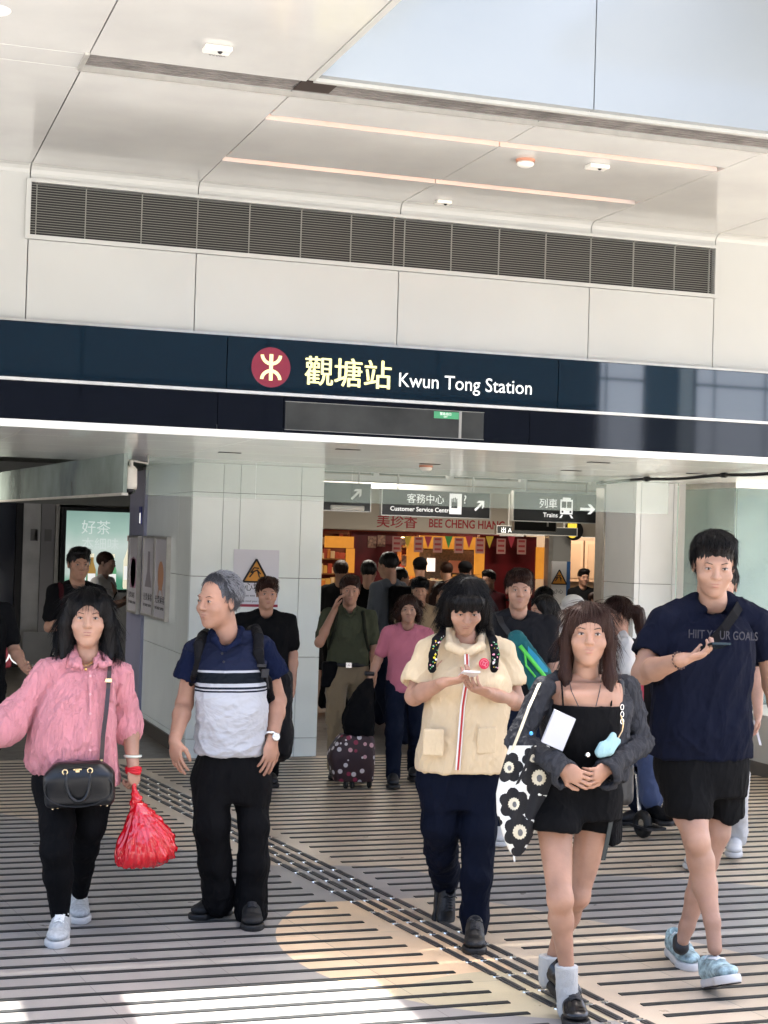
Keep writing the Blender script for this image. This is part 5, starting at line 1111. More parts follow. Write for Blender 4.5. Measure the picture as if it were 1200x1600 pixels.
# ---------------------------------------------------------------- woman in the cream uniform tunic
def cream_woman():
    P = PP(7.1); t = person(P, 722, 1470, 'black haired woman in a cream uniform tunic looking down at her phone')
    B = hframe(unit((-.26, -1, -.62)), (0, 0, 1)); c = P(727, 945, -.03); nk = P(727, 998, .03)
    wL = P(694, 1066, -.22); wR = P(760, 1081, -.2)
    aL = dict(sh=P(668, 1008, .03), el=P(647, 1088, .02), wr=wL, d=unit(P(725, 1062, -.27)-wL), pn=A3(.1, .3, .95), side=-1, curls=(.7, .75, .75, .8), r=(.05, .042, .024), thumb=.8)
    aR = dict(sh=P(787, 1008, .03), el=P(806, 1096, .02), wr=wR, d=unit(P(727, 1071, -.27)-wR), pn=A3(-.1, .25, .9), side=1, curls=(.6, .65, .65, .7), r=(.05, .042, .024), thumb=.8)
    torso = secs(P, [(1200, 670, 775, .09, .02), (1100, 672, 772, .1, .0), (1020, 680, 775, .09, .02), (1000, 700, 755, .06, .03)])
    legs = [[(P(690, 1230, .03), .098), (P(688, 1290, .03), .085), (P(690, 1330, .12), .07), (P(694, 1360, .22), .064), (P(695, 1378, .28), .06)], [(P(752, 1230, .0), .1), (P(748, 1300, -.05), .08), (P(744, 1370, -.06), .066), (P(741, 1430, -.04), .058), (P(741, 1450, -.03), .056)]]
    o, W = body(t, SK_L, c, B, 1.05, nk, [aL, aR], legs, torso, True)
    hair(t, W, c, B, 1.04, 'bob', M_hair, strand=2200, seed=14)
    w_ = secs(P, [(1260, 664, 780, .11, .02), (1220, 656, 787, .125, .02), (1185, 662, 783, .12, .02)])
    trousers(t, P, w_, legs, fabric('navy trousers', (.002, .004, .012), .8), amp=.006, sc=9, stretch=6, seed=31, extra=((P(695, 1340, .1), .14, .01, 16, (1, 0, .8), 4),))
    mc = fabric('cream twill', (.62, .49, .31), .8, 600, .3); 
    s = SDF(); s.loft(secs(P, [(1203, 655, 787, .135, .0), (1180, 656, 787, .135, .0), (1140, 663, 785, .13, .0), (1100, 668, 790, .125, .0), (1060, 672, 792, .12, .0), (1034, 680, 780, .105, .02), (1008, 700, 758, .075, .03)]), UX, .03)
    s.rc(P(706, 998, .04), P(672, 1016, .03), .045, .056, .03); s.rc(P(748, 998, .04), P(784, 1016, .03), .045, .056, .03)
    s.rc(P(670, 1018, .03), P(653, 1056, .02), .054, .057, .02); s.rc(P(654, 1052, .02), P(650, 1062, .01), .06, .064, .01); s.rc(P(786, 1018, .03), P(797, 1056, .02), .054, .057, .02); s.rc(P(796, 1052, .02), P(800, 1064, .01), .06, .064, .01)
    s.rc(P(645, 1074, .0), P(640, 1100, .0), .056, .06, .003, 's'); s.rc(P(803, 1076, .0), P(808, 1102, .0), .056, .06, .003, 's'); s.ell(P(727, 992, -.02), (.05, .06, .04), None, .01, 's')
    cloth(s, .0055, .0065, 10, 41, (.1, 0, 1), 3.5, name='tunic', parent=t, m=mc, extra=((P(665, 1040, 0), .09, .007, 20, (.7, 0, 1), 4), (P(795, 1040, 0), .09, .007, 20, (-.7, 0, 1), 4), (P(727, 1120, -.1), .1, .006, 16, (.3, 0, 1), 5)))
    cl = SDF()
    for q in (-1, 1):
        a_, b_, d_ = P(727+q*27, 985, .02), P(727+q*24, 1010, -.08), P(727+q*7, 1018, -.125); cl.rc(a_, b_, .012, .019, .02, flat=((.2, .98, 0), .6)); cl.rc(b_, d_, .021, .02, .02, flat=((.2, .98, 0), .5)); cl.rc(a_, P(727, 974, .1), .012, .012, .01)
    cloth(cl, .004, .001, name='collar', parent=t, m=mc)
    Yf = lambda y: np.interp(y, (1020, 1060, 1100, 1140, 1203), (-.125, -.128, -.13, -.133, -.139)); xf = lambda y: np.interp(y, (1020, 1060, 1100, 1203), (728, 729, 722, 714)); ys = np.linspace(1022, 1203, 12)
    for nm, dx, w2, mm in (('white_piping', -1.8, .0035, mat('white tape', (.75, .72, .68), .7)), ('red_piping', 1.2, .0035, mat('red tape', (.45, .02, .03), .7)), ('white_piping', 3.8, .002, None)):
        k = MB(); k.ribbon([P(xf(y)+dx, y, Yf(y)-.002) for y in ys], A3(w2, 0, 0), A3(0, -.004, 0)); k.build(nm, mm or MATS['white tape'], t)
    for x, y in ((677, 1160), (760, 1157)):
        pk = SDF(); pk.box(P(x, y, -.122 if x < 700 else -.14), (.047, .011, .062), hframe((-.42 if x < 700 else .06, -1, 0), (0, 0, 1)), .008); cloth(pk, .0042, .001, name='pocket', parent=t, m=mc)
    bd = MB(); q = P(756, 1037, -.125); bd.lathe(tuple(q), ((.026, 0), (.026, .004)), n=28, ax=(.05, -1, .1)); bdg = bd.build('badge', mat('badge red', (.62, .02, .06), .4), t); bd = MB()
    for r_ in (.019, .0085): bd.tube([q+A3(0, -.0045, 0)+r_*A3(math.cos(a), 0, math.sin(a)) for a in np.linspace(0, 2*math.pi, 25)], .0012, n=5, close=False)
    for a in range(4): bd.tube([q+A3(0, -.0045, 0)+.004*A3(math.cos(a*1.57), 0, math.sin(a*1.57)), q+A3(0, -.0045, 0)+.015*A3(math.cos(a*1.57+.5), 0, math.sin(a*1.57+.5))], .0016, n=5)
    bd.build('badge_emblem', mat('badge pink', (.8, .3, .35), .4), bdg)
    mb = mat('black trainer', (.004, .004, .0045), .5, bump=(140, .3)); shoe('shoe', onZ(741, 1470, 0), onZ(741, 1494, 0), (0, 0, 1), 1.12, mb, M_soleb, t, .0045, laces=M_black, sole_h=.032)
    an = P(695, 1386, .29); shoe('shoe', an+A3(0, .05, .0), an+A3(-.02, -.03, -.2), (0, -1, -.1), 1.12, mb, M_soleb, t, .0045, laces=M_black, sole_h=.032)
    ph = empty('mobile_phone', tuple((P(735, 1057, -.3))), 'white phone held in both hands by the woman in the cream tunic', 'phone'); k = MB(); k.obox(P(733, 1053, -.29), A3(.036, -.01, -.001), A3(-.01, -.06, .016), A3(0, .001, .004)); k.build('case', mat('phone white', (.75, .72, .72), .3), ph)
    bpk = empty('backpack', tuple(P(727, 1100, .25)), 'black backpack with bright flower print straps worn over the cream tunic', 'backpack'); mk = fabric('printed nylon', (.004, .004, .005), .6)
    s = SDF(); s.box(P(727, 1080, .24), (.13, .08, .19), None, .05, .03); cloth(s, .008, .006, 12, 4, name='pack', parent=bpk, m=mk)
    rr2 = random.Random(5); sp = MB(); cols = [mat('print '+n_, c_, .6) for n_, c_ in (('yellow', (.8, .65, .03)), ('pink', (.75, .3, .4)), ('white', (.75, .75, .7)), ('green', (.1, .4, .15)))]
    for X0, X1, X2 in ((693, 682, 677), (765, 770, 774)):
        st = SDF(); L = [P(X0, 984, .1), P(X0, 988, .02), P(X1, 1000, -.07), P(X2, 1022, -.105), P(X2-2, 1045, -.11)]
        for i in range(4): st.rc(L[i], L[i+1], .021, .02, .01, flat=((.15, .98, 0), .3))
        cloth(st, .0045, .0015, name='strap', parent=bpk, m=mk)
        for i in range(26): f = rr2.uniform(.35, 1)*(len(L)-1.01); a_ = int(f); q = lerp(L[a_], L[a_+1], f-a_)+A3(rr2.uniform(-.016, .016), -.0075, 0); sp.lathe(tuple(q), ((rr2.uniform(.002, .007), 0), (.002, .003)), n=6, ax=(-.1, -1, .3), m=rr2.choice(cols))
    o = sp.build('flower_print', None, bpk)
cream_woman()
# ---------------------------------------------------------------- young woman in the black playsuit and charcoal cardigan
def girl():
    P = PP(5.8); t = person(P, 880, 1575, 'young woman in black shorts and charcoal cardigan with hands clasped and white socks')
    B = hframe((-.42, -1, -.02), (0, 0, 1)); c = P(919, 991, .0); nk = P(915, 1052, .035)
    wL = P(878, 1200, -.16); wR = P(948, 1202, -.16)
    aL = dict(sh=P(856, 1084, .04), el=P(812, 1158, .02), wr=wL, d=unit(P(918, 1222, -.22)-wL), pn=A3(.3, .9, .1), side=-1, curls=(.5, .55, .6, .6), r=(.034, .034, .023), sc=.92)
    aR = dict(sh=P(973, 1082, .04), el=P(1002, 1160, .03), wr=wR, d=unit(P(908, 1224, -.235)-wR), pn=A3(-.3, .9, .1), side=1, curls=(.55, .6, .65, .7), r=(.034, .034, .023), sc=.92)
    torso = secs(P, [(1260, 862, 960, .09, .02), (1200, 872, 950, .08, .02), (1130, 868, 962, .095, .0), (1090, 866, 968, .09, .01), (1065, 868, 968, .07, .03)])
    def ex(s): s.rc(nk+A3(0, 0, -.015), P(864, 1078, .04), .036, .032, .03); s.rc(nk+A3(0, 0, -.015), P(965, 1077, .04), .036, .032, .03); s.rc(P(885, 1086, -.06), P(948, 1086, -.06), .02, .02, .05)
    legs = [(P(865, 1270, .02), P(875, 1405, -.14), P(886, 1515, -.1), (.076, .046, .028)), (P(930, 1280, .04), P(902, 1400, .05), P(862, 1505, .22), (.074, .045, .028))]
    o, W = body(t, (.30, .165, .108), c, B, 1.03, nk, [aL, aR], legs, torso, True, h=.005, extra=ex, bare=True)
    hair(t, W, c, B, 1.0, 'long', M_hairb, strand=1500, seed=24)
    mc = fabric('black jersey', (.0022, .0022, .0025), .85)
    s = SDF(); s.loft(secs(P, [(1245, 852, 965, .112, .01), (1200, 866, 955, .1, .01), (1150, 863, 962, .11, -.005), (1101, 863, 966, .108, -.005)]), UX, .01); cloth(s, .005, .002, 12, 51, name='tube_top', parent=t, m=mc)
    s = SDF(); s.loft(secs(P, [(1275, 848, 962, .125, .02), (1235, 852, 965, .12, .01), (1195, 866, 955, .1, .01)]), UX, .03); s.rc(P(868, 1262, .01), P(868, 1290, -.05), .1, .1, .03); s.rc(P(930, 1265, .04), P(928, 1305, .05), .1, .108, .03)
    s.half(P(868, 1291, 0), (-.12, 0, -1), P(868, 1300, -.3)-A3(.3, .1, .3), P(900, 1270, .3)+A3(-.02, 0, .0)); s.half(P(930, 1321, 0), (.1, 0, -1), P(880, 1400, -.3), P(1000, 1290, .4)); cloth(s, .005, .004, 14, 52, name='shorts', parent=t, m=mc)
    g = MB(); 
    for a_, b_ in (((877, 1064, .0), (880, 1103, -.105)), ((958, 1062, .0), (955, 1103, -.1))): g.tube([P(*a_), P((a_[0]+b_[0])/2, (a_[1]+b_[1])/2-4, -.07), P(*b_)], .0035, n=6)
    g.build('shoulder_strap', mc, t, True)
    g = MB(); g.tube([P(889, 1062, -.01), P(893, 1080, -.085), P(904, 1104, -.125)], .0018, n=5); g.tube([P(940, 1058, -.01), P(937, 1080, -.085), P(931, 1104, -.12)], .0018, n=5); g.build('necklace_cord', M_black, t)
    g = MB(); g.tube([W(.082, .0, -.05)+.012*A3(math.cos(a), 0, math.sin(a)) for a in np.linspace(0, 6.3, 20)], .0018, n=6, close=False); g.tube([W(-.082, .0, -.05)+.012*A3(math.cos(a), 0, math.sin(a)) for a in np.linspace(0, 6.3, 20)], .0018, n=6, close=False); g.build('earring', mat('silver', (.8, .8, .78), .2, metal=1.), t)
    # cardigan
    mk = fabric('charcoal knit', (.03, .031, .035), .6, 500, .5, .3, var=.4, wr=.8, wsc=16)
    s = SDF(); 
    s.loft(secs(P, [(1215, 852, 974, .11, .05), (1150, 854, 976, .11, .045), (1094, 848, 980, .105, .045), (1072, 866, 966, .07, .05)]), UX, .03)
    s.rc(P(872, 1064, .055), P(852, 1078, .04), .036, .045, .02); s.rc(P(956, 1063, .055), P(977, 1076, .04), .036, .045, .02)
    s.box(P(914, 1130, -.1), (.108, .105, .30), hframe((-.17, -1, 0), (0, 0, 1)), .02, .01, 's')
    cloth(s, .0055, .007, 14, 61, (.1, 0, 1), 4, name='cardigan', parent=t, m=mk, fine=.002)
    for nm, q, sd in (('sleeve', [P(851, 1068, .03), P(812, 1158, .02), lerp(P(812, 1158, .02), wL, .82), wL+A3(0, 0, .0)], 1), ('sleeve', [P(979, 1067, .03), P(1003, 1160, .03), lerp(P(1003, 1160, .03), wR, .82), wR], 2)):
        s = SDF(); s.rc(q[0]-A3(0, 0, .015), q[1], .042, .040, .02); s.rc(q[1], q[2], .040, .034, .02); dd = unit(q[3]-q[1]); e = q[3]+dd*.012+A3(0, 0, -.016); s.rc(q[2], e, .042, .056, .02); s.rc(e-dd*.02, e+dd*.12, .045, .06, .006, 's'); s.half(e+dd*.01, dd, e-.1, e+.1)
        cloth(s, .0045, .0075, 17, 70+sd, (.6 if sd == 1 else -.6, 0, 1), 3, name=nm, parent=t, m=mk, fine=.002, extra=((q[1], .11, .009, 26, (1, 0, .9) if sd == 2 else (1, 0, -.9), 5),))
    msk = fabric('white rib sock', (.42, .42, .4), .85, 300, .5)
    for q in (((P(885, 1508, -.1), .043), (P(886, 1545, -.09), .040), (P(888, 1578, -.09), .042)), ((P(858, 1493, .2), .041), (P(857, 1530, .22), .04))):
        s = SDF(); 
        for (a_, ra), (b_, rb) in zip(q, q[1:]): s.rc(a_, b_, ra, rb, .01)
        s.half(q[0][0], (0, 0, 1), q[0][0]-.1, q[0][0]+.1); cloth(s, .004, .0015, 30, 3, (0, 0, 1), 5, name='sock', parent=t, m=msk)
    ml = mat('black shoe leather', (.004, .004, .0045), .25, spec=.5)
    shoe('shoe', onZ(889, 1588, 0)+A3(0, .01, 0), onZ(904, 1613, 0), (0, 0, 1), 1.1, ml, M_soleb, t, .0045, laces=M_black, sole_h=.038)
    hb = P(857, 1558, .24); shoe('shoe', A3(hb[0], hb[1], .055), A3(hb[0]+.02, hb[1]-.2, .004), (0, .3, 1), 1.08, ml, M_soleb, t, .0045, laces=M_black, sole_h=.038, boot=.05)
    # notebook under the arm
    nb = empty('notebook', tuple(P(872, 1150, -.16)), 'white notebook tucked under the arm of the woman in the charcoal cardigan', 'notebook'); a_ = unit(P(902, 1127, -.17)-P(862, 1109, -.17)); b_ = unit(P(843, 1155, -.14)-P(862, 1109, -.17)); nn = np.cross(a_, b_); cc = (P(902, 1127, -.17)+P(843, 1155, -.14))/2
    k = MB(); k.obox(cc+nn*.004, a_*.048, b_*.068, nn*.003); k.obox(cc-nn*.004, a_*.048, b_*.068, nn*.0015); k.build('cover', mat('notebook cover', (.38, .39, .42), .5), nb); k = MB(); k.obox(cc, a_*.046, b_*.066, nn*.0035); k.build('pages', mat('notebook pages', (.3, .25, .22), .8), nb)
    # plush charm
    pc = empty('plush_charm', tuple(P(955, 1165, -.15)), 'pale blue plush charm hanging at the bag strap in front of the black top', 'plush toy'); s = SDF(); s.ell(P(946, 1170, -.155), (.034, .022, .026), hframe((0, -1, 0), (.6, 0, 1)), .02); s.rc(P(950, 1165, -.16), P(958, 1149, -.165), .018, .012, .012); s.rc(P(953, 1170, -.16), P(964, 1158, -.165), .019, .013, .012); s.ell(P(938, 1176, -.15), (.02, .018, .02), None, .015)
    cloth(s, .003, .0012, 60, 2, name='plush_body', parent=pc, m=mat('pale blue plush', (.3, .48, .5), .95, bump=(500, .6))); k = MB(); k.tube([P(966, 1153, -.15), P(972, 1142, -.14), P(974, 1130, -.12), P(970, 1118, -.11)], .003, n=6); k.build('clip', mat('brass', (.6, .4, .2), .3, metal=1.), pc)
    k = MB(); k.lathe(tuple(P(917, 1180, -.14)), ((.008, 0), (.012, .008), (.008, .016)), n=12, ax=(0, -1, .2)); tag(k.build('pendant', MATS['silver'], smooth=True), 'small silver pendant hanging in front of the black top', 'pendant')
    # patterned tote
    tb = empty('tote_bag', tuple(P(815, 1335, .02)), 'black and white flower print tote bag hanging from the shoulder of the woman in shorts', 'tote bag')
    mats = [mat('tote white', (.6, .6, .55), .85, bump=(500, .3)), mat('tote black', (.004, .004, .005), .85, bump=(500, .3)), mat('tote cream', (.5, .46, .34), .85), mat('tote grey', (.1, .1, .1), .85)]
    # outline (photo px): left and right edges by height
    ys = np.array([1165, 1185, 1210, 1240, 1270, 1295, 1315, 1330, 1338]); xl = np.array([796, 789, 781, 775, 776, 783, 789, 796, 803.]); xr = np.array([858, 866, 866, 858, 848, 838, 828, 820, 812.])
    nv, nu = 190, 110; FL = [(803, 1256, 23, 6, 14), (812, 1300, 25, 6, 17), (795, 1199, 22, 6, 13), (842, 1215, 27, 6, 18), (838, 1262, 21, 6, 0), (833, 1185, 17, 6, 9), (812, 1335, 14, 6, 0), (776, 1285, 9, 5, 0)]
    V = []; cs = []
    for sgn in (-1, 1):
        for j in range(nv+1):
            y = 1165+(1338-1165)*j/nv; a_, b_ = np.interp(y, ys, xl), np.interp(y, ys, xr)
            for i in range(nu+1):
                f = i/nu; x = a_+(b_-a_)*f; bul = .052*(4*f*(1-f))**.5*min(1, (1342-y)/40)**.6; V.append(P(x, y, -.03+sgn*bul+.012*math.sin(x*.2+y*.05)*(4*f*(1-f))))
    Q = []; mi = []
    for k_ in (0, 1):
        o_ = k_*(nv+1)*(nu+1)
        for j in range(nv):
            y = 1165+173*(j+.5)/nv; a_, b_ = np.interp(y, ys, xl), np.interp(y, ys, xr)
            for i in range(nu):
                x = a_+(b_-a_)*(i+.5)/nu; q = [o_+j*(nu+1)+i, o_+j*(nu+1)+i+1, o_+(j+1)*(nu+1)+i+1, o_+(j+1)*(nu+1)+i]; Q.append(q if k_ else q[::-1]); c_ = 0
                for fx, fy, R_f, n_, rc_ in FL:
                    dx, dy = x-fx, (y-fy)*.92; r_ = math.hypot(dx, dy); th = math.atan2(dy, dx); rp = R_f*(.82+.22*abs(math.cos(n_/2*th+fx)))
                    if r_ < rp: c_ = 1
                    if rc_ and r_ < rc_*.62*(1+.06*math.sin(15*th)): c_ = 2
                    if rc_ and math.hypot(dx-1, (dy-1)*.8) < rc_*.24: c_ = 3
                mi.append(c_)
    qmesh('bag_body', [(np.array(V), np.array(Q), np.array(mi, np.int32))], tb, mats)
    k = MB(); k.ribbon([P(800, 1172, -.07), P(813, 1140, -.09), P(826, 1105, -.08), P(838, 1078, -.04), P(845, 1062, .03), P(846, 1066, .1)], A3(.007, 0, .003), A3(0, -.004, 0), mats[2]); k.ribbon([P(808, 1225, -.09), P(822, 1195, -.1), P(833, 1165, -.1)], A3(.007, 0, .003), A3(0, -.003, 0), mats[1]); k.build('strap', None, tb)
    k = MB(); k.lathe(tuple(P(830, 1146, -.11)), ((.008, 0), (.006, .005)), n=10, ax=(0, -1, 0)); k.build('blue_charm', mat('blue light charm', (.05, .3, .7), .2), tb); k = MB(); k.tube([P(803, 1336, -.03), P(804, 1346, -.03)], .004); k.build('tassel', mats[0], tb)
    # black crossbody bag strap on the other side
    cbg = empty('shoulder_bag', tuple(P(965, 1240, .06)), 'black shoulder bag with a long dangling strap at the hip of the woman in shorts', 'handbag'); s = SDF(); s.box(P(964, 1220, .08), (.05, .07, .09), None, .03, .02); s.rc(P(972, 1150, -.02), P(968, 1215, .03), .012, .014, .01, flat=((0, 1, 0), .5)); s.rc(P(970, 1066, -.02), P(974, 1150, -.04), .012, .011, .01, flat=((0, 1, 0), .5)); cloth(s, .005, .003, name='bag_body', parent=cbg, m=mat('bag black', (.005, .005, .005), .4))
    k = MB(); k.ribbon([P(961, 1235, -.08), P(955, 1280, -.09), P(946, 1325, -.09), P(942, 1344, -.09)], A3(.009, 0, 0), A3(0, -.004, 0)); k.build('loose_strap', mat('strap dark', (.008, .012, .01), .5), cbg)
    k = MB()
    for y in (1105, 1116, 1127): k.tube([P(972, y, -.1)+.007*A3(math.cos(a), 0, 1.5*math.sin(a)) for a in np.linspace(0, 6.3, 12)], .0018, n=5, close=False)
    k.build('chain', MATS['silver'], cbg)
girl()
# ---------------------------------------------------------------- tall man in navy T-shirt and shorts
def tall_man():
    P = PP(6.15); t = person(P, 1095, 1535, 'tall man in navy T-shirt, black shorts and pale blue trainers looking at his phone')
    B = hframe((-.42, -1, -.28), (0, 0, 1)); c = P(1115, 882, -.02); nk = P(1112, 938, .04)
    wL = P(1068, 1030, -.22); aL = dict(sh=P(1030, 962, .03), el=P(1004, 1052, .04), wr=wL, d=unit(P(1122, 1018, -.27)-wL), pn=A3(.1, .3, .95), side=-1, curls=(.5, .55, .6, .65), r=(.056, .047, .028), thumb=1.1, sc=1.05)
    wR = P(1236, 1165, .06); aR = dict(sh=P(1186, 962, .03), el=P(1208, 1070, .06), wr=wR, d=unit(P(1246, 1210, .03)-wR), pn=A3(-.8, .5, 0), side=1, curl=.5, r=(.056, .046, .029))
    torso = secs(P, [(1190, 1040, 1150, .1, .02), (1100, 1042, 1155, .1, .02), (1000, 1036, 1168, .1, .02), (965, 1050, 1165, .08, .03)])
    legs = [[(P(1078, 1215, .0), .1), (P(1079, 1270, -.05), .094), (P(1088, 1312, -.12), .068), (P(1095, 1345, -.12), .07), (P(1101, 1385, -.13), .065), (P(1113, 1440, -.19), .041), (P(1117, 1482, -.22), .038)], [(P(1125, 1215, .05), .1), (P(1118, 1300, .05), .078), (P(1102, 1345, .08), .07), (P(1088, 1400, .1), .058), (P(1073, 1448, .11), .040), (P(1066, 1470, .11), .036)]]
    legs = [[(a, r/.78*.80) for a, r in L] for L in legs]
    def ex(s): s.ell(P(1089, 1316, -.155), (.04, .035, .05), None, .03)
    o, W = body(t, (.33, .19, .13), c, B, 1.11, nk, [aL, aR], legs, torso, h=.005, extra=ex)
    hair(t, W, c, B, 1.11, 'short', M_hair, strand=2600, seed=33)
    ms = fabric('navy T-shirt cotton', (.0028, .0042, .012), .85)
    s = SDF(); s.loft(secs(P, [(1181, 1021, 1166, .13, .02), (1150, 1022, 1165, .135, .01), (1090, 1028, 1162, .13, .01), (1030, 1026, 1166, .13, .01), (990, 1034, 1164, .12, .02), (962, 1064, 1154, .08, .04)]), UX, .03)
    s.rc(P(1088, 944, .05), P(1038, 972, .03), .05, .06, .03); s.rc(P(1136, 944, .05), P(1180, 972, .03), .05, .06, .03)
    s.rc(P(1036, 974, .03), P(1016, 1018, .04), .064, .07, .02); s.rc(P(1182, 974, .03), P(1195, 1022, .05), .064, .076, .02); s.rc(P(1010, 1032, .03), P(1004, 1060, .04), .068, .07, .003, 's'); s.rc(P(1197, 1036, .04), P(1200, 1060, .04), .066, .07, .003, 's'); s.ell(P(1112, 934, -.01), (.062, .07, .04), None, .01, 's')
    cloth(s, .0055, .008, 9, 81, (.2, 0, 1), 4, name='t_shirt', parent=t, m=ms, extra=((P(1095, 1130, -.12), .14, .01, 12, (.15, 0, 1), 6),))
    w_ = secs(P, [(1240, 1040, 1155, .125, .02), (1200, 1030, 1160, .13, .02), (1165, 1034, 1158, .12, .02)])
    s = SDF(); s.loft(w_, UX, .03); s.rc(P(1077, 1215, -.0), P(1076, 1262, -.04), .105, .102, .03); s.rc(P(1125, 1215, .04), P(1127, 1266, .05), .105, .098, .03); s.half(P(1076, 1272, 0), (0, 0, -1), P(1020, 1330, -.4), P(1100, 1250, -.02)); s.half(P(1127, 1279, 0), (0, 0, -1), P(1020, 1340, -.02), P(1180, 1240, .4)); cloth(s, .0055, .004, 10, 83, name='shorts', parent=t, m=fabric('black shorts', (.003, .003, .0032), .8))
    w2 = text('shirt_writing', 'HIIT YOUR GOALS', .052, (0, 0, 0), mat('faded print', (.022, .02, .026), .6), None, ext=.0004, sx=.72, bold=.0004); me = w2.data; c0 = P(1075, 995, -.125)
    for v in me.vertices: x, z = v.co.x, v.co.z; y = v.co.y; xx = (x-.15); v.co = Vector((c0[0]+x*.985, c0[1]-.012-.17*x+xx*xx*.5+y, c0[2]+z-.004-.02*x))
    me.update(); w2.parent = t; w2.location = -Vector(t.location)
    g = MB(); cc = lerp(aL['el'], wL, .9); ax = unit(wL-aL['el']); a1 = unit(np.cross(ax, (0, 1, 0))); a2 = np.cross(ax, a1)
    for k_ in range(14): a = k_*2*math.pi/14; g.lathe(tuple(cc+.034*(a1*math.cos(a)+a2*math.sin(a))-ax*.004), ((.003, 0), (.0068, .004), (.003, .008)), n=8, ax=tuple(ax))
    g.build('bead_bracelet', mat('brown beads', (.05, .02, .015), .3), t)
    mt = mat('pale blue knit shoe', (.27, .38, .40), .6, noise=(38, .6), bump=(200, .5)); lc = mat('shoe lace pale', (.6, .62, .62), .7)
    shoe('shoe', onZ(1048, 1490, 0), onZ(1083, 1519, 0), (0, 0, 1), 1.15, mt, M_sole, t, .0042, laces=lc, sole_h=.034, msole2=M_soleb)
    h_ = onZ(1112, 1548, 0)+A3(0, .03, .006); shoe('shoe', h_, h_+A3(-.02, -.24, .085), (-.05, .45, 1), 1.15, mt, M_sole, t, .0042, laces=lc, sole_h=.034, msole2=M_soleb)
    for q in (P(1066, 1462, .11),): k = SDF(); k.rc(q+A3(0, .015, -.025), q+A3(0, .01, -.05), .033, .035, .01); cloth(k, .004, .001, name='sock', parent=t, m=M_black)
    ph = empty('mobile_phone', tuple(P(1120, 1012, -.3)), 'dark phone in the raised hand of the tall man in navy', 'phone'); k = MB(); q = P(1118, 1009, -.275); k.obox(q, A3(.038, -.01, .0), A3(-.008, -.062, .013), A3(0, .001, .0045)); k.build('case', mat('phone case', (.012, .02, .018), .25), ph); k = MB(); k.obox(q+A3(0, .0012, .005), A3(.036, -.0095, .0), A3(-.0078, -.059, .0124), A3(0, .0002, .0006)); k.build('screen', mat('screen', (.01, .01, .012), .1), ph)
    sb = empty('sling_bag', tuple(P(1030, 1130, .2)), 'black sling bag strap crossing the chest of the tall man in navy', 'sling bag'); L = [P(1163, 938, .09), P(1158, 942, .02), P(1148, 958, -.10), P(1130, 983, -.15), P(1112, 1003, -.158), P(1092, 1035, -.13), P(1065, 1070, -.12)]; k = MB(); k.ribbon(L[:5], A3(.014, 0, -.017), A3(0, -.006, 0)); k.build('strap', mat('strap black', (.0035, .0035, .004), .8, spec=.1), sb); s = SDF(); s.box(P(1030, 1095, .15), (.06, .05, .11), None, .03, .02); cloth(s, .006, .004, name='pouch', parent=sb, m=MATS['strap black'])
tall_man()
